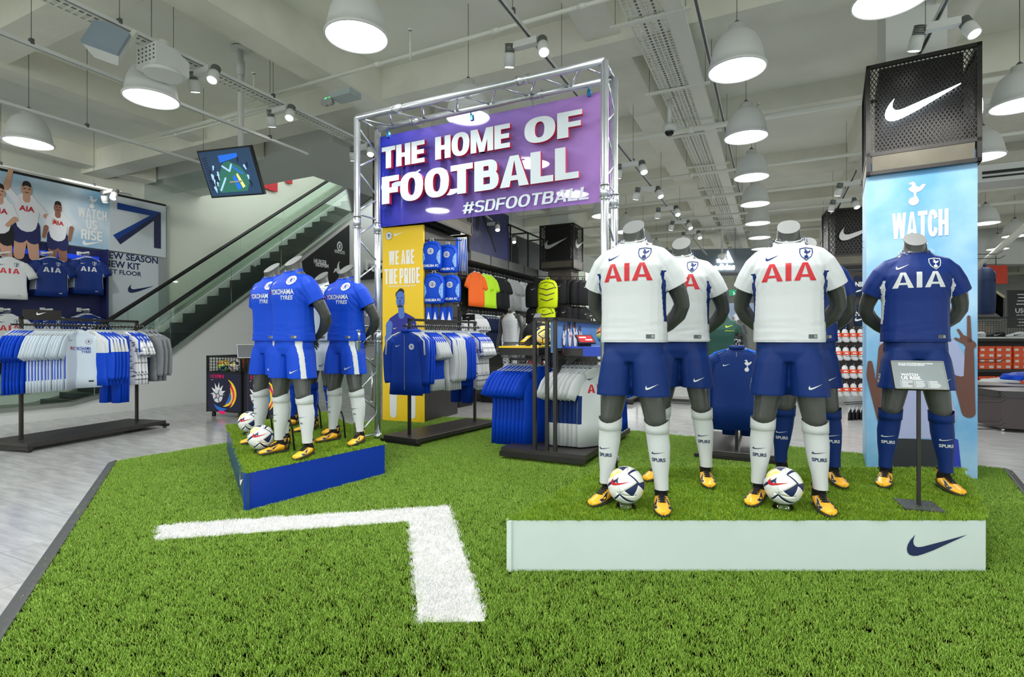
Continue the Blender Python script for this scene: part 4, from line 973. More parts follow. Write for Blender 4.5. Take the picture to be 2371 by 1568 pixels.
# ------------------------------------------------------------------ mannequins (local frame: front -y, z up, x = viewer's right)
def E(x, y, z, rx, ry, e=2.2, n=20, **k): return ell((x, y, z), rx, ry, n, e, **k)
def seg(b, pts, n=16):
    """limb through (pos, r) stations"""
    b.tube([p for p, r in pts], [r for p, r in pts], n)
def body_me(arms='back', legs=True):
    b = MB()
    b.loft([E(0, .01, .90, .13, .09), E(0, .01, 1.0, .14, .095), E(0, .0, 1.15, .145, .095), E(0, 0, 1.3, .17, .11), E(0, 0, 1.42, .185, .115), E(0, .01, 1.5, .175, .1), E(0, .015, 1.55, .12, .08), E(0, .015, 1.59, .07, .068), E(0, .01, 1.68, .058, .064)])
    for s in (1, -1):
        if arms == 'back':
            seg(b, [((s * .13, .01, 1.48), .058), ((s * .17, .01, 1.44), .062), ((s * .21, .03, 1.37), .058), ((s * .244, .06, 1.3), .054), ((s * .262, .09, 1.24), .048), ((s * .266, .11, 1.2), .047), ((s * .238, .145, 1.145), .05), ((s * .175, .18, 1.085), .042), ((s * .11, .2, 1.04), .031), ((s * .07, .205, 1.01), .03)])
            b.loft([ell((s * .07, .205, 1.01), .022, .035, 10, ax=(0, 1, 0), ay=(0, 0, 1)), ell((s * .02, .21, .98), .02, .045, 10, ax=(0, 1, 0), ay=(0, 0, 1)), ell((-s * .02, .212, .965), .015, .038, 10, ax=(0, 1, 0), ay=(0, 0, 1))])
        else:
            seg(b, [((s * .16, .01, 1.5), .07), ((s * .225, .01, 1.46), .07), ((s * .26, .01, 1.36), .06), ((s * .28, .015, 1.25), .052), ((s * .29, .01, 1.16), .045), ((s * .3, -.01, 1.08), .046), ((s * .31, -.04, .96), .036), ((s * .315, -.05, .88), .03), ((s * .315, -.055, .83), .034), ((s * .31, -.055, .79), .034)])
        if legs:
            seg(b, [((s * .08, .01, .92), .075), ((s * .095, .005, .8), .08), ((s * .11, -.005, .68), .078), ((s * .125, -.01, .58), .068), ((s * .135, -.012, .52), .062), ((s * .14, -.0, .46), .058), ((s * .148, .012, .38), .06), ((s * .155, .01, .3), .052), ((s * .162, .005, .2), .038), ((s * .167, .005, .12), .034)])
    me = remesh(b, .0085, 2)
    # the neck: flat slanted cut; fingers: five separate on each hand
    bm = bmesh.new(); bm.from_mesh(me)
    pn = Vector((0, -.75, 1)).normalized(); bmesh.ops.bisect_plane(bm, geom=bm.verts[:] + bm.edges[:] + bm.faces[:], plane_co=(0, 0, 1.655), plane_no=pn, clear_outer=True)
    b2 = MB(); b2.bm = bm
    pn2 = [E(0, .012, 1.5, .066, .062), E(0, .01, 1.57, .062, .064), [Vector((p.x, p.y, 1.625 + .3 * p.y)) for p in E(0, .006, 0, .06, .068)], [Vector((p.x, p.y, 1.668 + .75 * p.y)) for p in E(0, .006, 0, .062, .071)]]
    b2.loft(pn2, (False, False)); top = pn2[-1]
    f = bm.faces.new([bm.verts.new(p + Vector((0, 0, .0005))) for p in top]); f.material_index = 1
    for s in (1, -1):
        if arms == 'back':
            for k in range(4):
                z = .995 - k * .019; ln = (.07, .08, .076, .06)[k]; p = Vector((-s * .012, .214 + (.014 if s > 0 else -.004), z)); q = p + Vector((-s * ln * .5, .006, -.014)); r = q + Vector((-s * ln * .5, -.012, -.02)); b2.tube([p, q, r], [.0095, .0085, .006], 8)
            p = Vector((s * .045, .2, 1.0)); b2.tube([p, p + Vector((-s * .02, .0, .035)), p + Vector((-s * .045, .0, .045))], [.011, .01, .007], 8)
        else:
            for k in range(4):
                y = -.085 + k * .02; p = Vector((s * .312, y, .785)); b2.tube([p, p + Vector((-s * .004, -.004, -.045)), p + Vector((-s * .03, -.002, -.066)), p + Vector((-s * .045, 0, -.045))], [.0105, .0095, .009, .007], 8)
            p = Vector((s * .3, -.085, .83)); b2.tube([p, p + Vector((-s * .012, -.025, -.03)), p + Vector((-s * .03, -.02, -.065))], [.012, .011, .008], 8)
    for f in bm.faces: f.smooth = len(f.verts) < 10
    out = bpy.data.meshes.new('body'); bm.to_mesh(out); bm.free()
    out.materials.append(BODY); out.materials.append(BODYT)
    return out
def wrinkle(me, amp=.003, seed=0.0, zlo=-9, zhi=9):
    from mathutils import noise
    ns = [v.normal.copy() for v in me.vertices]
    for v, n in zip(me.vertices, ns):
        p = v.co; a = abs(p.x); k = 1.0
        w_ = noise.noise(Vector((p.x * 11 + seed, p.y * 9, p.z * 2.2))) * .7
        low = max(0, min(1, (1.36 - p.z) / .35)) + .12
        arm = math.exp(-((a - .185) / .055) ** 2 - ((p.z - 1.38) / .1) ** 2)          # creases fanning out of the armpit
        cr = abs(math.sin((p.z * 1.2 + a * 2.2) * 34 + seed)) ** .7 - .5
        wst = math.exp(-((p.z - 1.06) / .07) ** 2) * noise.noise(Vector((p.x * 8, p.y * 8, p.z * 38 + seed))) * .5
        v.co = p + n * (w_ * amp * low + cr * arm * .0075 + wst * amp * .5)
    return me
def shirt_me(sleeves=True, seed=0.):
    b = MB()
    b.loft([E(0, .01, .972, .195, .135, 2.5), E(0, .01, 1.05, .192, .13, 2.4), E(0, .005, 1.15, .188, .125, 2.4), E(0, 0, 1.25, .19, .125, 2.4), E(0, -.004, 1.34, .199, .134, 2.4), E(0, -.004, 1.42, .205, .135, 2.4), E(0, .002, 1.47, .19, .122, 2.2), E(0, .008, 1.51, .158, .105, 2), E(0, .012, 1.55, .112, .088, 2), E(0, .01, 1.58, .083, .079, 2), E(0, .008, 1.604, .0745, .076, 2)])
    if sleeves:
        for s in (1, -1):
            ax = Vector((s * .5, 0, .86)).normalized()
            st = [((s * .08, .012, 1.515), .05, .075), ((s * .135, .01, 1.48), .07, .085), ((s * .178, .012, 1.435), .074, .083), ((s * .212, .024, 1.375), .074, .08), ((s * .244, .042, 1.3), .073, .076)]
            rings = []
            for k, (c, r1, r2) in enumerate(st):
                c0 = Vector(st[max(k - 1, 0)][0]); c1 = Vector(st[min(k + 1, len(st) - 1)][0]); d = (c1 - c0).normalized(); ay = Vector((0, 1, 0)); axx = d.cross(ay).normalized(); ay2 = axx.cross(d)
                rings.append(ell(c, r1, r2, 20, 2.1, ax=axx, ay=ay2))
            b.loft(rings)
    me = remesh(b, .0075, 3)
    wrinkle(me, .011, seed)
    bm = bmesh.new(); bm.from_mesh(me)
    bmesh.ops.bisect_plane(bm, geom=bm.verts[:] + bm.edges[:] + bm.faces[:], plane_co=(0, 0, .978), plane_no=(0, 0, -1), clear_outer=True)
    if sleeves:
        for s in (1, -1):
            d = Vector((s * .42, .25, -.87)).normalized(); c = Vector((s * .241, .04, 1.309))
            gm = [v for v in bm.verts if abs(v.co.x) > .205 and v.co.x * s > 0]; st = set(gm)
            bmesh.ops.bisect_plane(bm, geom=gm + [e for e in bm.edges if all(v in st for v in e.verts)] + [f for f in bm.faces if all(v in st for v in f.verts)], plane_co=c, plane_no=d, clear_outer=True)
    # neck opening
    gm = [v for v in bm.verts if v.co.z > 1.57]; st = set(gm)
    bmesh.ops.bisect_plane(bm, geom=gm + [e for e in bm.edges if all(v in st for v in e.verts)] + [f for f in bm.faces if all(v in st for v in f.verts)], plane_co=(0, 0, 1.588), plane_no=Vector((0, -.35, 1)).normalized(), clear_outer=True)
    bm.to_mesh(me); bm.free()
    for p in me.polygons:
        p.use_smooth = True; c = p.center
        if .14 < abs(c.x) < .204 and 1.10 < c.z < 1.39 and p.normal.x * (1 if c.x > 0 else -1) > .35 and -.082 + (1.39 - c.z) * .2 < c.y < .07: p.material_index = 1
        if not sleeves and (c.z > 1.45 and abs(c.x) > .12 + (1.56 - c.z) * .4): p.material_index = 2
    return me
def shorts_me():
    b = MB()
    b.loft([E(0, .01, .86, .155, .115, 2.4), E(0, .01, .92, .18, .125, 2.4), E(0, .01, .99, .175, .118, 2.4)])
    for s in (1, -1):
        b.loft([ell((s * .08, .01, .93), .09, .115, 18, 2.3), ell((s * .09, .005, .86), .1, .122, 18, 2.3), ell((s * .102, 0, .76), .104, .122, 18, 2.3), ell((s * .112, 0, .655), .108, .124, 18, 2.3)])
    me = remesh(b, .0085, 2)
    wrinkle(me, .008, 5.)
    bm = bmesh.new(); bm.from_mesh(me); bmesh.ops.bisect_plane(bm, geom=bm.verts[:] + bm.edges[:] + bm.faces[:], plane_co=(0, 0, .663), plane_no=(0, 0, -1), clear_outer=True); bm.to_mesh(me); bm.free()
    for p in me.polygons:
        p.use_smooth = True; c = p.center
        if abs(c.x) > .12 and -.085 < c.y < -.045 and p.normal.x * (1 if c.x > 0 else -1) > .1: p.material_index = 1
    return me
def sock_me():
    b = MB(); b.loft([ell((.167, .005, .115), .04, .044), ell((.163, .005, .19), .043, .047), ell((.156, .01, .28), .057, .062), ell((.149, .012, .37), .066, .07), ell((.143, .004, .43), .066, .068), ell((.141, .0, .445), .066, .068), ell((.141, .0, .447), .071, .073), ell((.138, -.004, .5), .072, .073)], (False, False))
    me = b.mesh('sock')
    for v in me.vertices:
        if v.co.z > .48: v.co.z += .022 * (abs(v.co.x - .138) / .07) ** 2 + .12 * v.co.y
    bm = bmesh.new(); bm.from_mesh(me); bmesh.ops.subdivide_edges(bm, edges=bm.edges[:], cuts=1, use_grid_fill=True); bm.to_mesh(me); bm.free()
    for p in me.polygons:
        p.use_smooth = True
        if p.center.y > .045 and .26 < p.center.z < .43: p.material_index = 1
    return me
def boot_parts():
    """a right-hand (viewer) boot: toe at -y"""
    st = [(-.175, .012, .018, .022), (-.165, .03, .035, .027), (-.14, .042, .045, .033), (-.1, .048, .05, .043), (-.05, .046, .048, .055), (-.01, .042, .046, .072), (.03, .038, .048, .085), (.065, .034, .045, .075), (.085, .02, .035, .06)]
    rings = []
    for y, w, w2, h in st:
        r = []
        for k in range(16):
            a = 2 * PI * k / 16; ca, sa = math.cos(a), math.sin(a); z = .014 + h * (.5 + .5 * sa) ; r.append(Vector((ca * (w if sa < 0 else w * (1 - .35 * sa * sa)) , y, z)))
        rings.append(r)
    b = MB(); b.loft(rings)
    for f in b.bm.faces:
        y = f.calc_center_median().y
        f.material_index = 0 if y < .015 else (1 if y < .05 else 2)
    bm_u = b
    c = MB(); c.loft([ell((0, .03, .06), .036, .045), ell((0, .032, .1), .037, .045), ell((0, .03, .135), .04, .046), ell((0, .03, .142), .04, .046)])
    t = MB()
    for s in (1, -1): t.poly([(s * .0385, .012, .128), (s * .0385, .052, .128), (s * .041, .034, .088)])
    l = MB()
    for k in range(6):
        y = -.075 + k * .018; z = .014 + .055 + k * .0075; w = .016 + k * .001; l.tube([(-w - .006, y, z - .008), (0, y - .004, z + .004), (w + .006, y, z - .008)], .0028, 5)
    l.loft([[Vector((-.012, -.085, .062)), Vector((.012, -.085, .062)), Vector((.012, -.085, .057)), Vector((-.012, -.085, .057))], [Vector((-.018, .0, .1)), Vector((.018, .0, .1)), Vector((.018, 0, .09)), Vector((-.018, 0, .09))]], smooth=False)
    for s in (1, -1): l.tube([(0, -.012, .1), (s * .02, -.02, .118), (s * .045, -.01, .105), (s * .03, .0, .09), (0, -.01, .1)], .0024, 5)
    so = MB(); so.loft([[Vector((x * k, y, z)) for x, y in ((0, -.178), (.035, -.155), (.048, -.1), (.044, -.04), (.036, .02), (.034, .07), (.0, .09), (-.034, .07), (-.036, .02), (-.044, -.04), (-.048, -.1), (-.035, -.155))] for z, k in ((.008, .92), (.016, 1.0), (.021, .98))], smooth=False)
    for x, y in ((.028, -.13), (-.028, -.13), (.034, -.08), (-.034, -.08), (.024, .02), (-.024, .02), (.022, .06), (-.022, .06)): so.lathe([(.007, .01), (.004, -.001)], 8, (x, y, 0), cap=(False, True))
    return bm_u.mesh('upper'), c.mesh('collar'), t.mesh('gold'), l.mesh('laces'), so.mesh('sole')
BOOTY = mat('boot_yellow', S(252, 184, 40), .35, noise=.06, nscale=120, stretch=(1, 4, 1)); BOOTM = mat('boot_brown', S(110, 78, 20), .4); BOOTK = mat('boot_black', S(28, 26, 24), .4)
GOLD = mat('boot_gold', S(176, 130, 50), .6); SOLE = mat('boot_sole', S(60, 62, 60), .35); KNIT = mat('boot_knit', S(20, 20, 22), .85, bump=.3, bscale=200)
SOCKMESH = mat('sock_mesh_zone', S(150, 162, 180), .8, bump=.4, bscale=200)
upm, com, gom, lam, som = boot_parts()
for me_, ms_ in ((upm, (BOOTY, BOOTM, BOOTK)), (com, (KNIT,)), (gom, (GOLD,)), (lam, (BLACK,)), (som, (SOLE,))):
    for q in ms_: me_.materials.append(q)
bvb = bvh_of(upm)
def boot_tick(s, wd, m):
    pts = [(x * wd, z * wd) for x, z in SW]
    b = MB(); b.poly([(0, -y_ if False else x, z) for x, z in pts]); me = b.mesh('tick'); me.materials.append(m)
    return me
def make_boot(parent, s):
    t = empty('boot', (s * .167, 0, 0), s * R(14)); t.parent = parent
    up = link('upper', upm, None, t); link('collar', com, None, t); link('gold_insert', gom, None, t); link('laces', lam, None, t); link('sole', som, None, t)
    for e in (1, -1):
        for wd, m, z0, off in ((.125, FWHITE, .0, .0012), (.11, BLACK, 0, .0022)):
            b = MB(); pts = [(x * wd, z * wd * 1.1) for x, z in SW]
            b.poly([(e * .2, x * (1) - .075, z + .05) for x, z in pts]); o = b.obj('tick_emblem', m, t)
            project(o, bvb, (-e, 0, 0), off, .03, False)
    return t
BME = body_me('back'); BMD = body_me('down'); SHM = [shirt_me(True, 0.), shirt_me(True, 11.)]; TKM = shirt_me(False, 4.); HOM = shorts_me(); SOM = sock_me()
BV_S = [bvh_of(m) for m in SHM]; BV_H = bvh_of(HOM); BV_SO = bvh_of(SOM)
def mm(me, *ms):
    m = me.copy(); ix = [p.material_index for p in me.polygons]; m.materials.clear()
    for q in ms: m.materials.append(q)
    m.polygons.foreach_set('material_index', ix)
    return m
def kit(name, shirt, side, pr, pr2, shorts, stripe, sock, sockp, team, v=0):
    """build one dressed mannequin"""
    t = empty('mannequin', (0, 0, 0), TH, 'x', 'mannequin')
    link('body', BME, None, t)
    sh = link('shirt', mm(SHM[v], shirt, side, shirt), None, t); bv = BV_S[v]
    if team == 'spurs':
        o = block('AIA', .285, pr, sh, (-.004, -.3, 1.385), .104, .21, .17, .1, 'chest_lettering'); project(o, bv)
        o = crest('shield', .085, [pr2, pr2, pr2], sh, (.088, -.3, 1.49), name='shield_crest'); project(o, bv, mx=.015)
    else:
        o = text('YOKOHAMA', .255, pr, sh, (.012, -.3, 1.392), h=.046, bold=.022, name='chest_lettering'); project(o, bv)
        o = text('TYRES', .12, pr, sh, (.07, -.3, 1.342), h=.036, bold=.02, shear=.2, name='chest_lettering'); project(o, bv)
        o = MB().poly([(-.175, -.3, 1.405), (-.125, -.3, 1.412), (-.14, -.3, 1.395), (-.125, -.3, 1.38), (-.17, -.3, 1.372), (-.155, -.3, 1.39)]).obj('chest_arrow', FRED, sh); project(o, bv)
        o = crest('lion', .088, [NAVY if shirt is not FBLUE else FBLUED, FWHITE, FRED], sh, (.088, -.3, 1.49), name='round_crest'); project(o, bv, mx=.015)
    o = swoosh(.075, pr2, sh, (-.088, -.3, 1.475), rot=.1); project(o, bv)
    o = MB().poly([(.1, -.3, 1.0), (.145, -.3, 1.0), (.145, -.3, 1.024), (.1, -.3, 1.024)]).obj('hem_tag', mat('hem_tag_grey', S(74, 80, 84), .4), sh); project(o, bv)
    o = MB().poly([(.128, -.3, 1.004), (.142, -.3, 1.004), (.142, -.3, 1.02), (.128, -.3, 1.02)]).obj('hem_tag', STEEL, sh); project(o, bv, off=.0035)
    b = MB()                                             # collar rib and its stripes
    rg = [Vector((p.x, p.y, 1.590 + .35 * p.y)) for p in ell((0, .006, 0), .069, .075, 28)]
    b.tube(rg + [rg[0]], .0052, 6, cap=False); b.obj('collar', shirt, sh)
    b = MB()
    for s in (1, -1):
        for k in (0, 1):
            x = s * (.082 + .013 * k); b.tube([(x, -.045, 1.578 - .012 * k), (x + s * .0, -.005, 1.604 - .012 * k)], .0022, 5)
    if team == 'spurs': b.obj('collar_stripes', pr2, sh)
    else: b.bm.free()
    b = MB()                                             # hem stitch lines
    for z, rr_ in ((.992, .0),):
        rg = ell((0, .01, z), .1975, .1375, 40, 2.5); b.tube(rg + [rg[0]], .0012, 4, cap=False)
    b.obj('hem_stitch', shirt, sh)
    ho = link('shorts', mm(HOM, shorts, stripe), None, t)
    o = swoosh(.075, pr2 if shorts is not FNAVY else FWHITE, ho, (.135, -.3, .722), rot=.12); project(o, BV_H)
    if shorts is FPALE: o.data.materials[0] = FBLUED
    if team == 'spurs':
        o = crest('shield', .07, [FWHITE] * 3, ho, (-.3, -.04, .725), rz=R(-78), name='shield_crest'); project(o, BV_H, d=(1, .2, 0), mx=.015)
    for s in (1, -1):
        me = mm(SOM, sock, SOCKMESH if team != 'spurs' else sock)
        if s < 0:
            for vv in me.vertices: vv.co.x *= -1
            me.flip_normals()
        so = link('sock', me, None, t); bs_ = bvh_of(me)
        o = swoosh(.08, sockp, so, (s * .158, -.3, .335), hs=.5); project(o, bs_)
        o = text('SPURS' if team == 'spurs' else 'CFC', .078 if team == 'spurs' else .034, sockp, so, (s * .158, -.3, .295 if team == 'spurs' else .285), bold=.03, name='sock_lettering'); project(o, bs_)
        make_boot(t, s)
    b = MB(); b.tube([(-.13, .085, .27), (-.13, .11, .2), (-.12, .125, .0)], .008, 8); b.box((-.14, .07, .27), (.03, .03, .02)); b.obj('support_rod', BLACK, t)
    return t
FN2 = FNAVY
PLW_ = FWHITE
kit_home = kit('home', FWHITE, FNAVY, FRED, FNAVY, FNAVY, FNAVY, FWHITE, NAVY, 'spurs')
kit_home2 = kit('home', FWHITE, FNAVY, FRED, FNAVY, FNAVY, FNAVY, FWHITE, NAVY, 'spurs', 1)
kit_away = kit('away', FNAVYS, FWHITE, FWHITE, FWHITE, FNAVY, FNAVY, FNAVY, FWHITE, 'spurs', 1)
kit_blue = kit('blue', FBLUE, FBLUE, FWHITE, FWHITE, FBLUE, FWHITE, FWHITE, NAVY, 'chelsea')
kit_pale = kit('pale', FPALE, FBLUE, FBLUED, FBLUED, FPALE, FPALE, FSOCKB, FWHITE, 'chelsea', 1)
def put(t, px, D, lab, zp=.3, rz=TH, fresh=False, grp=None):
    t = t if fresh else clone(t)
    t.location = ((px - CX) / F * D, D, zp); t.rotation_euler = (0, 0, rz); t['label'] = lab
    if grp: t['group'] = grp
    return t
GS, GB = 'kit mannequins on the white platform', 'kit mannequins on the blue platform'
put(kit_home, 1466, 3.22, 'headless grey mannequin in white red lettered shirt and navy shorts nearest the truss', fresh=True, grp=GS)
put(kit_home2, 1577, 3.78, 'mannequin in white shirt and navy shorts standing behind the one nearest the truss', fresh=True, grp=GS)
put(kit_home, 1826, 3.22, 'mannequin in white shirt and navy shorts at the middle of the white platform front', grp=GS)
put(kit_away, 1868, 3.78, 'all navy mannequin hidden behind the middle white shirted one', fresh=True, grp=GS)
put(kit_away, 2119, 3.62, 'all navy mannequin standing before the sky blue banner and behind the information stand', grp=GS)
put(kit_blue, 678, 4.62, 'royal blue kit mannequin at the front corner of the blue platform beside two footballs', fresh=True, grp=GB)
put(kit_blue, 628, 5.08, 'royal blue kit mannequin half hidden behind the front one, next to the escalator side', grp=GB)
put(kit_blue, 800, 5.18, 'royal blue kit mannequin standing right beside the truss leg', grp=GB)
put(kit_pale, 743, 5.75, 'mannequin in pale blue shirt and royal socks between the two nearest blue ones', fresh=True, grp=GB)
put(kit_pale, 700, 6.05, 'pale kit mannequin mostly hidden behind the front royal blue one', grp=GB)

# ------------------------------------------------------------------ footballs
def dodeca():
    p = (1 + 5 ** .5) / 2; ic = []
    for a in (-1, 1):
        for b_ in (-p, p): ic += [Vector((0, a, b_)), Vector((a, b_, 0)), Vector((b_, 0, a))]
    ic = [v.normalized() for v in ic]; out = []
    vs = [Vector((i, j, k)).normalized() for i in (-1, 1) for j in (-1, 1) for k in (-1, 1)]
    for a in (-1, 1):
        for b_ in (-1, 1): vs += [Vector((0, a / p, b_ * p)).normalized(), Vector((a / p, b_ * p, 0)).normalized(), Vector((b_ * p, 0, a / p)).normalized()]
    for c in ic:
        ring = sorted(vs, key=lambda v: -v.dot(c))[:5]; x = (ring[0] - c * ring[0].dot(c)).normalized(); yv = c.cross(x)
        ring.sort(key=lambda v: math.atan2(v.dot(yv), v.dot(x))); out.append((c, ring))
    return out
DD = dodeca()
def ball_panel_mat(name, stops, scale=2.2, off=(0, 0, 0)):
    m = bpy.data.materials.new(name); m.use_nodes = True; nt = m.node_tree; b = nt.nodes['Principled BSDF']; b.inputs['Roughness'].default_value = .28; b.inputs['Coat Weight'].default_value = .3
    tc = nt.nodes.new('ShaderNodeTexCoord'); mp = nt.nodes.new('ShaderNodeMapping'); mp.inputs['Location'].default_value = off; n = nt.nodes.new('ShaderNodeTexNoise'); n.inputs['Scale'].default_value = scale; n.inputs['Detail'].default_value = 2
    r = nt.nodes.new('ShaderNodeValToRGB'); el = r.color_ramp.elements
    el[0].position = stops[0][0]; el[0].color = (*stops[0][1], 1); el[1].position = stops[-1][0]; el[1].color = (*stops[-1][1], 1)
    for p, c in stops[1:-1]: e = el.new(p); e.color = (*c, 1)
    nt.links.new(tc.outputs['Object'], mp.inputs[0]); nt.links.new(mp.outputs[0], n.inputs[0]); nt.links.new(n.outputs[0], r.inputs[0]); nt.links.new(r.outputs[0], b.inputs['Base Color'])
    return m
BALLW = ball_panel_mat('ball_white_flame', [(.0, S(250, 80, 30)), (.34, S(232, 40, 60)), (.40, S(244, 232, 40)), (.45, S(236, 238, 236)), (.9, S(240, 241, 240))], 6, (1.1, .3, .2))
BALLC = ball_panel_mat('ball_rainbow', [(.3, S(250, 90, 100)), (.42, S(250, 150, 70)), (.5, S(240, 225, 90)), (.6, S(120, 210, 120)), (.7, S(120, 140, 230))], 4)
BALLY = ball_panel_mat('ball_yellow', [(.3, S(250, 215, 30)), (.5, S(245, 235, 120)), (.7, S(240, 240, 235))], 5)
BALLO = mat('ball_orange', S(250, 104, 24), .35)
def make_ball(pm, label, r=.108, band=NAVY, tick=True, rot=(0, 0, 0), kd=.83):
    t = empty('football', (0, 0, 0), 0, label, 'football')
    b = MB(); bmesh.ops.create_icosphere(b.bm, subdivisions=4, radius=r * .985)
    for f in b.bm.faces: f.smooth = True
    cp = b.obj('seam_core', band, t); cp.rotation_euler = rot
    n = 5
    for c, ring in DD:
        b = MB(); cc = c; vs = {}
        def pt(v): return (v.normalized() * r)
        rg = [(cc * (1 - kd) * cc.dot(v) + v * kd) for v in ring]
        base = [cc * cc.dot(rg[0])] + rg
        for s_ in range(5):
            A, B_, C_ = base[0], base[1 + s_], base[1 + (s_ + 1) % 5]; g = {}
            for i in range(n + 1):
                for j in range(n + 1 - i): 
                    P = A + (B_ - A) * i / n + (C_ - A) * j / n; g[i, j] = b.bm.verts.new(pt(P))
            for i in range(n):
                for j in range(n - i):
                    b.bm.faces.new((g[i, j], g[i + 1, j], g[i, j + 1]))
                    if i + j < n - 1: b.bm.faces.new((g[i + 1, j], g[i + 1, j + 1], g[i, j + 1]))
        bmesh.ops.remove_doubles(b.bm, verts=b.bm.verts, dist=1e-5)
        for f in b.bm.faces: f.smooth = True
        bmesh.ops.recalc_face_normals(b.bm, faces=b.bm.faces)
        ed = [e for e in b.bm.edges if e.is_boundary]; ex = bmesh.ops.extrude_edge_only(b.bm, edges=ed)
        for g_ in ex['geom']:
            if isinstance(g_, bmesh.types.BMVert): g_.co *= .975
        me = bpy.data.meshes.new('panel'); b.bm.to_mesh(me); b.bm.free(); o = link('panel', me, pm, t); o.rotation_euler = rot
    if tick:
        o = swoosh(.11, FRED, t, (-.03, -.3, .03), rot=-.1); me = o.data; subdiv_flat(me, .012)
        for v in me.vertices:
            x, z = v.co.x - .025, v.co.z + .03; y = -math.sqrt(max(0, (r + .0012) ** 2 - x * x - z * z)); v.co = (x, y, z)
        o.location = (0, 0, 0)
    return t
ACR = glass('clear_acrylic', (.95, .98, .97), .35)
def stand(loc, lab, r=.062):
    b = MB(); b.lathe([(r, 0), (r + .004, .002), (r * .8, .02), (r * .72, .034), (r * .66, .034), (r * .74, .018), (r * .95, .002)], 28); tag(b.obj('ball_stand', ACR, None, loc), lab, 'stand')
ballw = make_ball(BALLW, 'x', rot=(.35, .1, .15)); used_b = [0]
def ball(t, loc, lab, rz=0., fresh=False, sc=1.):
    t = t if fresh else clone(t); t.location = loc; t.rotation_euler = (0, 0, rz); t['label'] = lab; t.scale = (sc,) * 3; return t
g = fl(1452, 1178, .3); g.y += .03
ball(ballw, g + Vector((0, 0, .132)), 'white football with navy bands and red tick by the mannequin nearest the truss', R(-18), True); stand(g, 'clear ring stand under the football nearest the truss')
g = fl(1820, 1180, .3); g.y += .03
ball(ballw, g + Vector((0, 0, .132)), 'white football with navy bands at the feet of the middle white shirted mannequin', R(-28)); stand(g, 'clear ring stand under the football at the middle mannequin')
g = fl(604, 1047, .3)
ball(ballw, g + Vector((0, 0, .132)), 'white football nearest the corner of the blue platform', R(35)); stand(g, 'clear ring stand under the football nearest the blue platform corner')
g = fl(577, 1006, .3); g.y -= .0
ball(ballw, g + Vector((0, 0, .132)), 'white football behind the corner one on the blue platform', R(20)); stand(g, 'clear ring stand under the football behind the corner one')

# ------------------------------------------------------------------ information stands
def info_stand(loc, rz, lab, hgt, w_, h_, txt=True):
    t = empty('information_stand', loc, rz, lab, 'stand')
    MB().box((0, 0, .004), (.2, .22, .008)).obj('base_plate', mat('stand_base', S(50, 52, 54), .5), t); MB().box((0, 0, hgt / 2), (.018, .018, hgt)).obj('pole', DARK, t)
    pn = empty('sign_panel', (0, 0, hgt + h_ * .42)); pn.parent = t; pn.rotation_euler = (R(-28), 0, 0)
    MB().box((0, .0, 0), (w_, .02, h_)).obj('frame', DARK, pn)
    b = MB(); 
    for s in (1, -1): b.box((s * (w_ / 2 - .003), -.012, 0), (.006, .006, h_)); b.box((0, -.012, s * (h_ / 2 - .003)), (w_, .006, .006))
    b.obj('edge_trim', STEEL, pn); MB().box((0, -.011, 0), (w_ - .012, .003, h_ - .012)).obj('printed_sheet', mat('sheet_grey', S(132, 142, 144), .35, noise=.12, nscale=5) if txt else mat('sheet_dark', S(60, 64, 68), .4), pn)
    if txt:
        text('2017/18 TOTTENHAM HOTSPUR', w_ * .66, WPRINT, pn, (-.01, -.0135, h_ * .4), bold=.02); text('HOME STADIUM JERSEY', w_ * .5, WPRINT, pn, (-.03, -.0135, h_ * .335), bold=.02)
        text('WATCH', w_ * .32, WPRINT, pn, (-.05, -.0135, .0), bold=.03); text('US RISE.', w_ * .38, WPRINT, pn, (-.043, -.0135, -.022), bold=.03)
        b = MB(); rr = random.Random(2)
        for k in range(3):
            x = -.1 + k * .068; b.box((x, -.0135, -.06), (.0012, .001, .046))
            for q in range(6): wq = rr.uniform(.03, .055); b.box((x + .006 + wq / 2, -.0135, -.042 - q * .0075), (wq, .001, .0028))
        b.obj('printed_columns', WPRINT, pn)
    return t
g = fl(2127, 1172, .3)
info_stand(g, R(-20), 'thin black information stand with framed grey sign in front of the navy mannequin', .7, .265, .185)
g = at(576, 830, 6.05); g.z = .3
info_stand(g, R(35), 'thin black information stand near the ball bins at the back of the blue platform', .78, .24, .17, False)
# ------------------------------------------------------------------ hanging garments (origin on the rail, front facing -y)
def hanger_me(w_=.19):
    b = MB(); b.tube([(-.0, 0, -.02), (.0, 0, -.055)], .003, 6, 1)
    pts = [(.018 * math.cos(a) , 0, .004 + .018 * math.sin(a)) for a in [PI * 1.05 - PI * 1.25 * k / 8 for k in range(9)]]; b.tube(pts + [(.012, 0, -.012), (0, 0, -.03)], .0026, 6, 1)
    b.loft([[Vector((x, y, z)) for y, z in ((-.006, zt - h), (.006, zt - h), (.006, zt), (-.006, zt))] for x, zt, h in ((-w_, -.125, .012), (-w_ * .6, -.095, .03), (-.03, -.05, .05), (.03, -.05, .05), (w_ * .6, -.095, .03), (w_, -.125, .012))], smooth=False)
    me = b.mesh('hanger'); me.materials.append(FPLASTIC); me.materials.append(HOOKM)
    for p in me.polygons: pass
    return me
HAN = hanger_me()
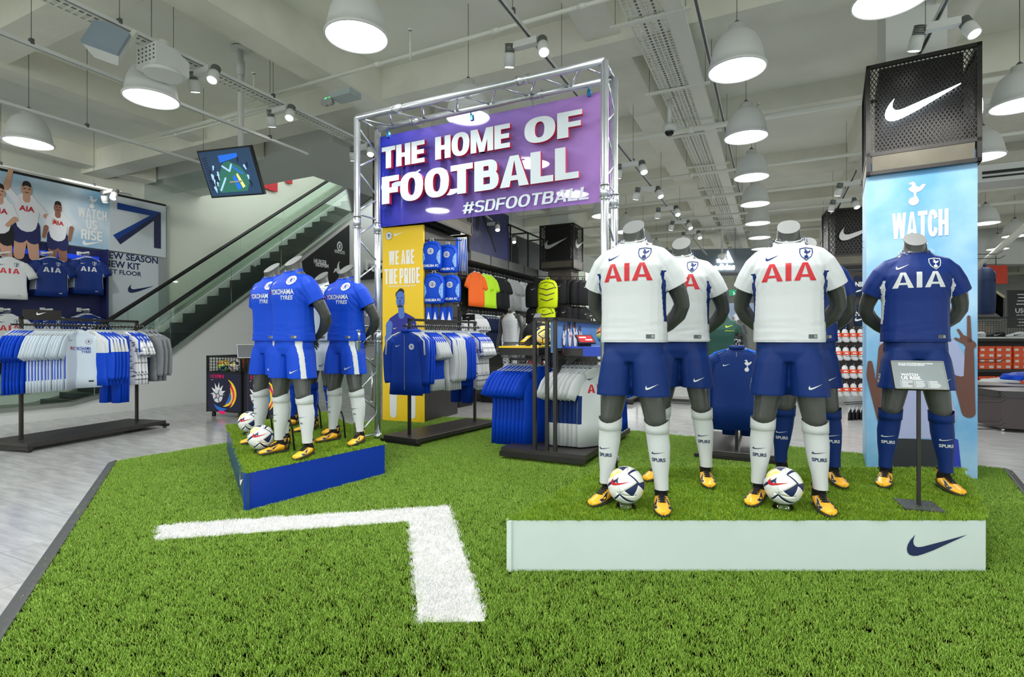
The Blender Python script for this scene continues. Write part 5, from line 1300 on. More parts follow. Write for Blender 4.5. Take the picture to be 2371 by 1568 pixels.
def cloth(kind='tee', seed=0, th=.02, zsplit=None, sleeve_mat=0, L=.74, w_=.235):
    """mats: 0 main, 1 second (below zsplit or side panels), 2 stripe"""
    rnd = random.Random(seed); b = MB(); n = 18; Z0 = -.075
    def rg(z, hw, ry, rip=.0): return ell((0, .0, z), hw, ry, n, 2.6, rip=rip, rk=rnd.choice((5, 6, 7)), ph=seed)
    if kind in ('tee', 'long', 'jacket', 'tank', 'hood'):
        z = Z0; dz = (Z0 - .05) ; rings = [rg(z, .065, .03), rg(z - .018, .105, .026), rg(z - .05, .165, th), rg(z - .085, w_ - .035, th * 1.1), rg(z - .17, w_ - .005, th * 1.2), rg(z - .3, w_ - .005, th * 1.3, .1), rg(z - .45, w_, th * 1.35, .18), rg(z - .6, w_ + .008, th * 1.4, .26), rg(z - L, w_ + .012, th * 1.4, .34)]
        if zsplit is not None:
            k = [i for i in range(len(rings)) if rings[i][0].z < -zsplit][0]; rings.insert(k, rg(-zsplit, w_, th * 1.3, .1))
        b.loft(rings)
        if kind != 'tank':
            ln = .24 if kind == 'tee' else .6
            for s in (1, -1):
                if kind == 'tee': st = [((s * (w_ - .1), Z0 - .105), .06), ((s * (w_ - .045), Z0 - .125), .075), ((s * (w_ + .01), Z0 - .19), .078), ((s * (w_ + .05), Z0 - .27), .076), ((s * (w_ + .078), Z0 - .34), .074)]
                else: st = [((s * (w_ - .08), Z0 - .1), .07), ((s * (w_ + .0), Z0 - .14), .075), ((s * (w_ + .03), Z0 - .28), .068), ((s * (w_ + .04), Z0 - .42), .06), ((s * (w_ + .04), Z0 - .6), .05), ((s * (w_ + .035), Z0 - .64), .04)]
                pr = None; rr_ = []
                for k, (c, r) in enumerate(st):
                    a, d = st[max(0, k - 1)][0], st[min(len(st) - 1, k + 1)][0]; dx, dz_ = d[0] - a[0], d[1] - a[1]; q = math.hypot(dx, dz_); nx, nz = -dz_ / q, dx / q
                    rr_.append(ell((c[0], 0, c[1]), r, th * (1.1 - .1 * k / len(st)), 12, 2.2, ax=(nx, 0, nz)))
                m0 = len(b.bm.faces); b.loft(rr_)
        if kind in ('jacket', 'hood'):
            b.loft([ell((0, 0, Z0 - .01), .08, .038, n, 2), ell((0, 0, Z0 + .03), .072, .036, n, 2), ell((0, 0, Z0 + .032), .06, .026, n, 2)] if kind == 'jacket' else [ell((0, .01, Z0 - .02), .11, .05, n, 2), ell((0, .02, Z0 + .02), .1, .055, n, 2), ell((0, .03, Z0 + .04), .06, .03, n, 2)])
    elif kind in ('trousers', 'shorts'):
        Lg = L
        b.loft([ell((0, 0, Z0 - .04), .17, .02, n, 2.5), ell((0, 0, Z0 - .14), .18, .028, n, 2.5), ell((0, 0, Z0 - .24), .185, .03, n, 2.5)])
        for s in (1, -1): b.loft([ell((s * .09, 0, Z0 - .2), .092, .028, 12, 2.3), ell((s * .095, 0, Z0 - .2 - (Lg - .2) * .5), .082, .026, 12, 2.2, rip=.2, ph=seed), ell((s * .1, 0, Z0 - Lg), .068, .024, 12, 2.2, rip=.2, ph=seed)])
    me = b.mesh('garment')
    from mathutils import noise
    for v in me.vertices:
        p = v.co; q = noise.noise(Vector((p.x * 7 + seed * 3, 0, p.z * 2.5))); v.co.y += q * .02 * min(1, max(0, (-p.z - .1) * 3)); v.co.x += .01 * noise.noise(Vector((seed * 5, p.z * 4, 0)))
    for p in me.polygons:
        c = p.center; p.use_smooth = True
        if zsplit is not None and c.z < -zsplit: p.material_index = 1
        elif zsplit is None and kind == 'tee' and abs(c.x) > w_ - .05 and abs(c.x) < w_ + .02 and -.62 < c.z < -.24 and abs(p.normal.x) > .25: p.material_index = 1
    return me
GARM = {}
def garment(key, kind, mats, seed=0, label='x', cat='shirt', stripe=None, prints=None, **k):
    """returns a template thing; a second call with the same key gives a copy"""
    if key in GARM:
        t = clone(GARM[key]); t['label'] = label; return t
    me = cloth(kind, seed, **k)
    for q in mats: me.materials.append(q)
    nm = dict(tee='football_shirt', long='long_sleeved_top', jacket='track_jacket', tank='vest', hood='hooded_top', trousers='track_trousers', shorts='sports_shorts')[kind]
    t = link(nm, me, None); t['label'] = label; t['category'] = cat; GARM[key] = t
    link('hanger', HAN, None, t)
    w_ = k.get('w_', .235)
    if stripe is not None:
        b = MB()
        for s in (1, -1):
            b.tube([(s * .1, -.006, -.085), (s * (w_ - .04), -.01, -.125), (s * (w_ + .035), -.014, -.19), (s * (w_ + .05), -.02, -.36)], [.008, .012, .014, .014], 6)
        b.obj('shoulder_stripe', stripe, t)
    if kind in ('jacket',):
        MB().box((0, -.034, -.45), (.006, .006, .68)).obj('zip', STEEL, t)
    if prints:
        bv = bvh_of(me)
        for fn in prints: fn(t, bv)
    return t
def hangup(t, loc, rz):
    t.location = loc; t.rotation_euler = (0, 0, rz + random.uniform(-.03, .03)); return t
def pr_spurs(c, cr):
    def f(t, bv):
        o = block('AIA', .26, c, t, (0, -.3, -.30), .09, .25, .2, .2, 'chest_lettering'); project(o, bv, off=.003, mx=.05)
        o = crest('shield', .08, [cr] * 3, t, (.09, -.3, -.19), name='shield_crest'); project(o, bv, off=.003, mx=.05); o = swoosh(.075, cr, t, (-.09, -.3, -.195)); project(o, bv, off=.003)
        o = MB().poly([(.1, -.3, -.74), (.15, -.3, -.74), (.15, -.3, -.72), (.1, -.3, -.72)]).obj('hem_tag', STEEL, t); project(o, bv, off=.003)
        b = MB()
        for s in (1, -1): b.tube([(s * .085, -.02, -.085), (s * .1, .015, -.08)], .004, 5)
        b.obj('collar_stripes', cr, t)
    return f
def pr_chel(t, bv):
    o = text('YOKOHAMA', .19, FBLUED, t, (.03, -.3, -.30), h=.045, bold=.02, name='chest_lettering'); project(o, bv, off=.003, mx=.05)
    o = text('TYRES', .1, FBLUED, t, (.075, -.3, -.345), h=.035, bold=.02, shear=.2, name='chest_lettering'); project(o, bv, off=.003, mx=.05)
    o = MB().poly([(-.13, -.3, -.27), (-.07, -.3, -.275), (-.085, -.3, -.29), (-.06, -.3, -.305), (-.13, -.3, -.31), (-.11, -.3, -.29)]).obj('chest_arrow', FRED, t); project(o, bv, off=.003)
    o = crest('lion', .075, [FBLUED, FWHITE, FRED], t, (.1, -.3, -.21), name='round_crest'); project(o, bv, off=.003, mx=.05); o = swoosh(.06, FBLUED, t, (-.09, -.3, -.19)); project(o, bv, off=.003)
    o = MB().poly([(.1, -.3, -.74), (.155, -.3, -.74), (.155, -.3, -.72), (.1, -.3, -.72)]).obj('hem_tag', BLACK, t); project(o, bv, off=.003)
def pr_small(c):
    def f(t, bv):
        o = swoosh(.07, c, t, (-.09, -.3, -.2)); project(o, bv, off=.003)
    return f
def pr_jacket(kind):
    def f(t, bv):
        o = swoosh(.07, FWHITE, t, (-.1, -.3, -.25)); project(o, bv, off=.003)
        o = crest('lion' if kind == 'lion' else 'bird', .08 if kind == 'lion' else .11, [FBLUED, FWHITE, FRED] if kind == 'lion' else [FWHITE] * 3, t, (.1, -.3, -.26), name='chest_crest'); project(o, bv, off=.003, mx=.05)
    return f

# ------------------------------------------------------------------ free standing rails
def rail(o, rz, L, H, label, sign=None, wd=.62, name='clothes_rail', basew=None):
    """o: floor point of the near upright; local y runs along the rail"""
    t = empty(name, o, rz, label, 'rail'); r = .016
    for y in (0, L): MB().box((0, y, H / 2 + .03), (.032, .032, H - .06)).obj('upright', DARK, t)
    MB().box((0, L / 2, H - .016), (.032, L + .032, .032)).obj('top_bar', DARK, t)
    MB().box((0, L / 2, H - .095), (.03, L + .2, .022)).obj('hanging_bar', DARK, t)
    b = MB(); b.box((0, L / 2, .075), (wd, L + .34, .055)); o_ = b.obj('base_board', DARKW, t); bv = o_.modifiers.new('b', 'BEVEL'); bv.width = .005
    for y in (-.14, L + .14): MB().box((0, y - .02 if y < 0 else y + .02, .04), (wd + .08, .05, .035)).obj('foot_bar', DARK, t)
    for y in (-.14, L + .14):
        for x in (-wd / 2, wd / 2): MB().lathe([(.022, 0), (.026, .012), (.02, .025)], 10, (x, y, 0), cap=(True, True)).obj('castor', BLACK, t)
    if sign:
        MB().box((0, sign / 2 + .02, H + .045), (.014, sign, .09)).obj('sign_plate', DARK, t)
        swoosh(.11, WPRINT, t, (.009, sign * .5, H + .045), R(90))
    return t
def hang_run(t0, L, H, rz, groups, y0=.03):
    """groups: list of (count, spacing, maker(i, n) -> thing, local rz)"""
    base = t0.location; y = y0; c, s = math.cos(rz), math.sin(rz)
    for n, sp, mk, lrz in groups:
        for i in range(n):
            g = mk(i); p = Vector((base.x - s * y, base.y + c * y, base.z + H - .095 + .004)); hangup(g, p, rz + lrz); y += sp
        y += .012
# rail A: by the escalator
A0 = fl(49, 1038); ra = -math.atan2(.37, 1.41)
RA = rail(A0, ra, 1.47, 1.56, 'black clothes rail on a dark base standing on the grey floor before the escalator', .42, .70)
def nth(desc, where): return lambda i: f'{desc}, {ORD[i]} {where}'
def G(key, kind, mats, cat, lab, grp, **k):
    def mk(i):
        t = garment(key, kind, mats, label=lab(i), cat=cat, **k); t['group'] = grp; return t
    return mk
ga = 'clothes on the rail by the escalator'
fc = R(118)
random.seed(21)
hang_run(RA, 1.47, 1.56, ra, [
    (6, .036, G('rb', 'tee', [FBLUE, FBLUED], 'shirt', nth('royal blue football shirt on the rail by the escalator', 'from the signed end'), ga, seed=3, th=.009), fc),
    (13, .036, G('pale', 'tee', [FPALE, FBLUE], 'shirt', nth('pale blue football shirt on the rail by the escalator', 'from the blue shirts'), ga, seed=5, prints=[pr_chel], th=.009), fc),
    (1, .14, G('palef', 'tee', [FPALE, FBLUE], 'shirt', lambda i: 'pale blue football shirt with red arrow lettering facing out on the rail by the escalator', ga, seed=6, prints=[pr_chel], th=.016), R(62)),
    (5, .05, G('wj', 'long', [FWHITE, FBLUE], 'top', nth('white topped blue training top on the rail by the escalator', 'after the pale shirts'), ga, seed=6, zsplit=.36, L=.72, stripe=FBLUE), R(12)),
    (4, .042, G('bt', 'trousers', [FBLUE], 'trousers', nth('royal blue track trousers on the rail by the escalator', 'after the white topped tops'), ga, seed=7, L=.98), R(5)),
    (4, .05, G('cm', 'tee', [FCAMO, FCAMO], 'shirt', nth('grey camouflage football shirt on the rail by the escalator', 'after the blue trousers'), ga, seed=9, stripe=FBLUE), R(8)),
    (2, .04, G('bk', 'trousers', [FDKN], 'trousers', nth('dark navy track trousers on the rail by the escalator', 'after the camouflage shirts'), ga, seed=7, L=.75), R(5)),
    (3, .075, G('gh', 'hood', [FGREY, FGREY], 'hooded top', nth('heather grey hooded top on the rail by the escalator', 'after the camouflage shirts'), ga, seed=4, L=.72), R(10)),
], y0=-.05)
# rail B: on the turf behind the truss
B0 = fl(948, 1026); rb_ = -math.atan2(.73, 1.14)
RB = rail(B0, rb_, 1.36, 1.55, 'black clothes rail on a dark base standing on the turf before the yellow banner', None, .55)
gb_ = 'clothes on the rail before the yellow banner'; w2 = 'on the rail before the yellow banner'
hang_run(RB, 1.36, 1.55, rb_, [
    (1, .06, G('bj1', 'jacket', [FBLUED, FBLUED], 'jacket', lambda i: 'royal blue track jacket with white sleeve stripes and round crest at the rail front', gb_, seed=2, stripe=FWHITE, prints=[pr_jacket('lion')], L=.78, th=.026), R(8)),
    (3, .05, G('bj2', 'jacket', [FBLUE, FBLUED], 'jacket', nth('royal blue track jacket behind the front one', w2), gb_, seed=3, stripe=FWHITE, L=.76), 0),
    (6, .04, G('wt', 'tee', [FWHITE, FBLUE], 'shirt', nth('white shirt with blue shoulder stripe, first batch,', w2), gb_, seed=5, stripe=FBLUE), 0),
    (2, .035, G('bs', 'shorts', [FBLUED], 'shorts', nth('dark blue shorts with white edge', w2), gb_, seed=8, L=.45, stripe=None), 0),
    (6, .045, G('wl', 'long', [FWHITE, FWHITE], 'top', nth('white long sleeved top with blue stripe', w2), gb_, seed=6, stripe=FBLUE, L=.76), 0),
    (5, .042, G('bl', 'long', [FBLUE, FBLUED], 'top', nth('royal blue long sleeved top with white stripe', w2), gb_, seed=9, stripe=FWHITE, L=.72), 0),
    (3, .035, G('bt2', 'trousers', [FBLUED], 'trousers', nth('deep blue track trousers', w2), gb_, seed=7, L=.98), 0),
    (7, .042, G('cm2', 'tee', [FCAMO, FCAMO], 'shirt', nth('grey and white camouflage shirt', w2), gb_, seed=9, stripe=FBLUE, L=.8), 0),
], y0=-.06)
# zip jacket stand behind the white platform
J0 = fl(1707, 1078); J0.y += .3; J0.x += .12
RJ = rail(J0, TH, .95, 1.36, 'black clothes stand on a dark base on the turf behind the white platform', None, .75)
gj = 'track jackets on the stand behind the white platform'
hang_run(RJ, .95, 1.36, TH, [
    (1, .07, G('zj', 'jacket', [FNAVY, FNAVY], 'jacket', lambda i: 'navy zip jacket with white cockerel crest hanging between the white shirted mannequins', gj, seed=2, stripe=FMID, prints=[pr_jacket('bird')], L=.86, th=.035, w_=.25), R(10)),
    (4, .07, G('zj2', 'jacket', [FNAVY, FNAVY], 'jacket', nth('navy zip jacket', 'behind the front one on the stand behind the white platform'), gj, seed=3, stripe=FMID, L=.84), 0),
    (4, .06, G('zt', 'trousers', [FNAVY], 'trousers', nth('navy track trousers', 'on the stand behind the white platform'), gj, seed=7, L=.98), 0),
], y0=-.12)

# ------------------------------------------------------------------ double sided table display unit
O = Vector((.33, 5.6, 0)); tu = empty('display_table', O, TH, 'dark metal two sided display unit with yellow and blue counters on the turf', 'display unit')
Hh = 1.52; LT = 1.75
for x in (-.10, .04, .13): MB().box((x, .0, Hh / 2 + .04), (.035, .035, Hh - .08)).obj('upright', DARK, tu)
for x in (-.10, .13): MB().box((x, LT, Hh / 2 + .04), (.035, .035, Hh - .08)).obj('upright', DARK, tu)
MB().box((.015, 0, Hh - .0175), (.265, .035, .035)).obj('top_bar', DARK, tu); MB().box((.13, LT / 2, Hh - .0175), (.035, LT, .035)).obj('top_bar', DARK, tu); MB().box((-.1, LT / 2, Hh - .0175), (.035, LT, .035)).obj('top_bar', DARK, tu)
MB().box((.04, LT / 2 + .1, .62), (.05, LT - .3, 1.1)).obj('partition', mat('partition_board', S(44, 44, 44), .5), tu)
MB().box((0, LT / 2 + .0, .1), (.95, LT + .1, .06)).obj('base_board', DARKW, tu); MB().box((0, -.06, .07), (.95, .05, .05)).obj('foot_bar', DARK, tu)
SKP = mat('graphic_sky', S(94, 140, 200), .45, noise=.1, nscale=2)
MB().box((.09, LT / 2 + .02, 1.345), (.03, LT - .1, .30)).obj('graphic_panel', SKP, tu); MB().box((.085, .03, 1.32), (.03, .01, .34)).obj('graphic_end', SKP, tu)
gp = empty('graphic_print', (.106, 0, 0), R(90)); gp.parent = tu
for k, (yy, s_) in enumerate(((.32, .27), (.5, .33), (.68, .36), (.86, .27))): player(yy, 1.32 + (s_ - .27) * .1, s_, gp, -.001, SKIN2, PSH, PSHORT, ((-.12, .12, -.2, .28, -.14, .5), (.12, .1, .22, .0, .2, -.2)) if k else ((-.13, .12, -.2, -.1, -.24, -.3), (.12, .12, .2, .3, .16, .5)), red=FRED)
YEL = mat('counter_yellow', S(250, 204, 20), .4); CBL = mat('counter_blue', S(8, 62, 190), .35)
for x0, x1, m, nm in ((-.62, -.13, YEL, 'counter_top'), (.16, .62, CBL, 'counter_top')):
    MB().box(((x0 + x1) / 2, .75, 1.205), (x1 - x0, 1.15, .02)).obj(nm, m, tu); MB().box(((x0 + x1) / 2, .75, 1.155), (x1 - x0 - .01, 1.13, .08)).obj('counter_frame', DARK, tu)
MB().box((.626, .75, 1.16), (.012, 1.15, .11)).obj('counter_edge', CBL, tu); MB().box((.5, .17, 1.165), (.25, .01, .1)).obj('counter_edge', CBL, tu)
for x in (-.25, .28):
    b = MB(); s = 1 if x > 0 else -1; b.prism([(s * .15, .3, 1.11), (s * .3, .3, 1.11), (s * .15, .3, 1.0)], (0, .03, 0)); b.obj('gusset', DARK, tu)
for s in (-1, 1):
    MB().box((s * .36, .42, 1.06), (.5, .025, .025)).obj('hanging_arm', DARK, tu)
def onunit(x, y, z): c, s = math.cos(TH), math.sin(TH); return Vector((O.x + c * x - s * y, O.y + s * x + c * y, z))
gu = 'shirts on the two sided display unit'
for i in range(9):
    t = garment('tb', 'tee', [FBLUE, FBLUED], label=f'royal blue football shirt, {ORD[i]} from the counter edge under the yellow counter', seed=12, L=.88, th=.016, stripe=None, w_=.25); t['group'] = gu; hangup(t, onunit(-.58 + i * .048, .42, 1.062), TH + R(58))
for i in range(8):
    t = garment('tw', 'tee', [FWHITE, FNAVY], label=f'white football shirt with navy side panel, {ORD[i]} from the partition under the blue counter', seed=13, L=.84, th=.015, prints=[pr_spurs(FRED, NAVY)], w_=.24); t['group'] = gu; hangup(t, onunit(.1 + i * .05, .42, 1.062), TH + R(48))
for i in range(5):
    t = garment('rb', 'tee', [FNAVY], label=f'royal blue shirt, {ORD[i]} of those hanging deeper under the blue counter'); t['group'] = gu; hangup(t, onunit(.36, .75 + i * .1, 1.04), TH)
# things on the counters
bc = make_ball(BALLC, 'orange and green rainbow football on the blue counter of the display unit', tick=True, rot=(.6, .3, .1)); bc.location = onunit(.46, .72, 1.215 + .13); stand(onunit(.46, .72, 1.215), 'clear ring stand under the rainbow football')
by = make_ball(BALLY, 'white and yellow football on the yellow counter half behind the uprights', tick=False, rot=(.2, .4, .9)); by.location = onunit(-.3, .72, 1.215 + .13); stand(onunit(-.3, .72, 1.215), 'clear ring stand under the white and yellow football')
def leaflet(loc, rz, lab, c):
    t = empty('price_stand', loc, rz, lab, 'stand'); q = empty('tilted_panel', (0, 0, .075)); q.parent = t; q.rotation_euler = (R(-50), 0, 0)
    MB().box((0, 0, 0), (.2, .015, .14)).obj('frame', BLACK, q); MB().box((0, -.009, 0), (.17, .003, .11)).obj('card', c, q)
    for x, z in ((-.03, .02), (.03, -.02)): MB().box((x, -.0115, z), (.08, .002, .02)).obj('printed_bar', WPRINT, q)
    MB().box((0, .02, .035), (.16, .012, .07)).obj('foot', BLACK, t); return t
leaflet(onunit(.33, .38, 1.215), R(20), 'small tilted black card stand on the blue counter beside the rainbow football', FRED); leaflet(onunit(-.38, .4, 1.215), R(-75), 'small tilted black card stand on the yellow counter', YEL)

# ------------------------------------------------------------------ wall bay of shirts by the escalator (hooks, shirts)
def arm_hooks(loc, rz, lab, n=6, sp=.045, L=.36):
    t = empty('wall_arm', loc, rz, lab, 'wall arm'); MB().box((0, -L / 2, 0), (.03, L, .03)).obj('arm_bar', WHITE, t); MB().box((0, -.01, 0), (.08, .02, .08)).obj('arm_plate', WHITE, t); return t
rw = TH + PI / 2
AWAYC = pr_spurs(FWHITE, FWHITE); HOMC = pr_spurs(FRED, NAVY)
row_names = ('upper', 'lower')
random.seed(5)
for r_, (py, cnt) in enumerate(((588, 5), (720, 5))):
    for c_, (px, kind) in enumerate(((22, 'h'), (120, 'a'), (205, 'a'))):
        s_ = satw(px, WO - .42); z_ = zatw(px, py, WO - .42)
        base = esc(s_, WO - .06, z_ + .03); colr = 'white' if kind == 'h' else 'navy'
        arm_hooks(base, rw, f'white display arm holding {colr} shirts, {row_names[r_]} row, {["far end", "middle", "next to the grey panel"][c_]}')
        for i in range(cnt):
            o_ = WO - .42 + i * .05; p = esc(s_ - .0, o_, z_)
            lab = f'{colr} football shirt, {ORD[i]} on the {row_names[r_]} wall arm {["at the far end", "in the middle", "next to the grey panel"][c_]}'
            t = garment('ws' + kind, 'tee', [FWHITE if kind == 'h' else FNAVYS, FNAVY if kind == 'h' else FWHITE], label=lab, seed=15, prints=[HOMC if kind == 'h' else AWAYC], L=.72, th=.018); t['group'] = 'football shirts on the wall arms'
            hangup(t, p, rw + R(-12)); t.scale = (1.02,) * 3
# ------------------------------------------------------------------ yellow banner column with its mesh sign box
YB = Vector((-2.04, 8.44, 0)); YM = mat('banner_yellow', S(250, 208, 12), .42)
yb = empty('yellow_banner', YB, R(-21), 'tall yellow banner reading WE ARE THE PRIDE with a printed footballer behind the clothes rail', 'banner')
YW = .735; MB().box((YW / 2, .02, 1.52), (YW, .04, 3.04)).obj('banner_panel', YM, yb)
crest('lion', .13, [NAVY, WPRINT, FRED], yb, (.12, -.004, 2.96 - .05)); swoosh(.17, WPRINT, yb, (.3, -.004, 2.93))
YW2 = mat('print_cream', S(250, 246, 232), .5)
block('WE ARE', .46, YW2, yb, (.35, -.004, 2.56), .22, .34, .15, .1); block('THE PRIDE', .64, YW2, yb, (.36, -.004, 2.27), .24, .34, .15, .1); text('THE NEW 2017/18 CHELSEA FC KIT', .5, YW2, yb, (.36, -.004, 2.115), bold=.03)
b = MB(); y = -.004; BLS = mat('print_blue_skin', S(80, 120, 200), .6); BLD = mat('print_shirt_blue', S(36, 44, 150), .6)
limb2(b, (.2, .95), (.2, .12), .08, .06, y, 2); limb2(b, (.52, .95), (.54, .12), .08, .06, y, 2)
b.poly([(.16, y - .0005, .55), (.56, y - .0005, .55), (.6, y - .0005, 1.0), (.12, y - .0005, 1.0)], 1)
b.poly([(.12, y - .001, .9), (.6, y - .001, .9), (.64, y - .001, 1.45), (.58, y - .001, 1.62), (.42, y - .001, 1.7), (.28, y - .001, 1.7), (.14, y - .001, 1.62), (.06, y - .001, 1.5), (.14, y - .001, 1.3)], 1)
limb2(b, (.13, 1.52), (.1, 1.2), .06, .04, y - .0015, 0); limb2(b, (.1, 1.2), (.08, 1.32), .045, .035, y - .002, 0); limb2(b, (.35, 1.66), (.34, 1.8), .055, .05, y - .0015, 0); limb2(b, (.33, 1.86), (.33, 1.96), .075, .075, y - .002, 0); limb2(b, (.32, 1.98), (.34, 2.02), .08, .06, y - .0018, 3)
limb2(b, (.275, 1.93), (.295, 1.932), .007, .007, y - .003, 3); limb2(b, (.345, 1.932), (.365, 1.93), .007, .007, y - .003, 3); limb2(b, (.3, 1.835), (.35, 1.835), .006, .006, y - .003, 3); limb2(b, (.29, 1.8), (.36, 1.8), .016, .016, y - .0022, 3); limb2(b, (.325, 1.9), (.322, 1.87), .008, .012, y - .003, 1); b.obj('printed_figure', [BLS, BLD, WPRINT, PHAIR], yb); swoosh(.07, WPRINT, yb, (.24, -.008, 1.46))
cc = empty('column_cladding', YB, R(-21), 'dark timber cladding of the column behind the yellow banner', 'cladding')
MB().box((YW / 2, .62, 1.52), (YW - .02, 1.1, 3.04)).obj('cladding_body', DARKW, cc)
for k in range(9): MB().box((YW / 2 + .37, .62, .5 + k * .29), (.015, 1.08, .012)).obj('slat', DARK, cc)
yx = mesh_box('mesh_sign_box', YB + Vector((-.12, -.14, 0)), 1.05, 3.06, 4.15, 'black mesh sign box with lit white tick behind the purple sign', True, detail=False, dep=1.4, rz=R(-21))
b = MB(); quadbox(b, grid(YB.x, YB.y, .5, .2), .45, .45, 4.16, ZC); tag(b.obj('column', WHITE), kind='structure')
# bags on the side of the column
BAGB = fabric('bag_blue', S(12, 74, 200), .55); BAGK = fabric('bag_black', S(26, 26, 30), .6); BAGY = fabric('bag_lime', S(206, 226, 20), .5); BAGN = fabric('bag_navy', S(28, 42, 70), .6)
def bag_me(w_=.3, h_=.43, d=.13):
    b = MB(); b.loft([[Vector((x * w_ * k, y * d * k, z * h_ - h_ - .04)) for x, y in [(-.5, .3), (-.5, -.15), (-.38, -.42), (0, -.5), (.38, -.42), (.5, -.15), (.5, .3), (.42, .45), (-.42, .45)]] for z, k in ((0, .86), (.06, .98), (.35, 1.02), (.7, 1), (.86, .9), (.95, .72), (1, .4))])
    return b.mesh('bag')
BGM = bag_me()
BVG = bvh_of(BGM)
def bag(key, m, label, style='plain'):
    if key in GARM:
        t = clone(GARM[key]); t['label'] = label; return t
    t = link('backpack', mm(BGM, m), None); t['label'] = label; t['category'] = 'backpack'; GARM[key] = t
    b = MB(); b.tube([(-.03, 0, -.05), (-.02, 0, -.005), (.02, 0, -.005), (.03, 0, -.05)], .007, 6); b.obj('loop_handle', m if style != 'chelsea' else FWHITE, t)
    b = MB(); b.tube([(-.13, -.045, -.18), (-.1, -.055, -.1), (0, -.06, -.075), (.1, -.055, -.1), (.13, -.045, -.18)], .004, 5); b.obj('zip', BLACK if style != 'chelsea' else FBLUED, t)
    if style == 'chelsea':
        o = crest('lion', .11, [FBLUED, FWHITE, FRED], t, (0, -.3, -.2), name='round_crest'); project(o, BVG, off=.004, mx=.04)
        o = text('CHELSEA FC', .24, WPRINT, t, (0, -.3, -.42), h=.035, bold=.03); project(o, BVG, off=.004, mx=.04)
        for s in (1, -1):
            o = MB().poly([(s * .14, -.3, -.17), (s * .1, -.3, -.24), (s * .09, -.3, -.31), (s * .13, -.3, -.4), (s * .145, -.3, -.38), (s * .146, -.3, -.2)]).obj('side_pattern', mat('bag_pattern', S(130, 170, 220), .6, noise=.3, nscale=60), t); project(o, BVG, off=.004, mx=.04)
    elif style == 'lime':
        for k in range(3):
            z = -.19 - k * .085; o = MB().poly([(-.14 + k * .02, -.3, z + .035), (0, -.3, z), (.14 - k * .02, -.3, z + .035), (.14 - k * .02, -.3, z + .022), (0, -.3, z - .014), (-.14 + k * .02, -.3, z + .022)]).obj('chevron_band', BLACK, t); project(o, BVG, off=.004, mx=.05)
        o = swoosh(.06, BLACK, t, (0, -.3, -.13)); project(o, BVG, off=.004)
    elif style == 'nike':
        o = text('NIKE', .2, WPRINT, t, (0, -.3, -.24), h=.09, bold=.04); project(o, BVG, off=.004, mx=.04); o = swoosh(.22, WPRINT, t, (0, -.3, -.34)); project(o, BVG, off=.004, mx=.05)
    else:
        o = swoosh(.08, FLGREY, t, (0, -.3, -.16)); project(o, BVG, off=.004)
    return t
gbag = 'royal blue backpacks beside the yellow banner'
def hookbar(p, rz, L, lab):
    t = empty('hook_rail', p, rz, lab, 'hook'); MB().tube([(0, 0, 0), (L, 0, 0), (L + .02, 0, .02)], .008, 6).obj('rod', BLACK, t); MB().box((0, 0, 0), (.02, .06, .06)).obj('backplate', BLACK, t)
for i, (px, py, D, sc) in enumerate(((1000, 562, 8.2, 1.0), (1037, 570, 8.3, 1.0), (1005, 636, 8.2, 1.08), (1044, 640, 8.3, .98))):
    t = bag('chel', BAGB, f'royal blue backpack with round white crest, {["upper, touching the yellow banner", "upper, farther from the yellow banner", "lower, touching the yellow banner", "lower, farther from the yellow banner"][i]}', 'chelsea')
    p = at(px, py, D); hangup(t, p + Vector((0, 0, .06)), R(-12)); t.scale = (sc,) * 3; t['group'] = gbag
for i, (px, py) in enumerate(((985, 555), (985, 628), (985, 703))):
    hookbar(at(px, py, 8.34), R(8), .55, f'thin black hook rail beside the yellow banner, {["upper", "middle", "lower"][i]}')
gsb = 'gym sack strings'
for i in range(4):
    p = at(1062 + i * 4, 565, 8.7 + i * .05); b = MB(); b.loft([ell((0, 0, -.55), .1, .02, 10, rip=.2), ell((0, 0, -.3), .11, .02, 10), ell((0, 0, -.02), .07, .02, 10, rip=.2)]); t = b.obj('drawstring_bag', BAGB, None, p + Vector((0, 0, .1)), R(60)); t['label'] = f'blue drawstring bag with white cords, {ORD[i]} from the backpacks'; t['category'] = 'bag'; t['group'] = gsb
    b = MB(); b.tube([(-.03, -.025, 0), (-.05, -.03, -.3), (-.02, -.03, -.55)], .006, 5); b.tube([(.03, -.025, 0), (.05, -.03, -.3), (.06, -.03, -.6)], .006, 5); b.obj('cord', FWHITE, t)
for i, px in enumerate((993, 1008, 1026, 1041)):
    p = at(px, 700, 8.2 + .03 * i); t = empty('sock_pack', p, R(-10), f'blue sock pack with pale print hanging under the backpacks, {ORD[i]} from the yellow banner', 'sock pack', 'blue sock packs')
    MB().box((0, 0, -.15), (.09, .03, .3)).obj('socks', BAGB, t); MB().box((0, -.002, -.04), (.092, .034, .07)).obj('card', mat('pack_card', S(60, 62, 66), .5), t); MB().poly([(-.03, -.018, -.28), (.03, -.018, -.28), (.0, -.018, -.14)]).obj('printed_wedge', WPRINT, t); MB().lathe([(.018, 0), (.001, .001)], 10, (0, 0, 0)).obj('size_dot', WPRINT, t)

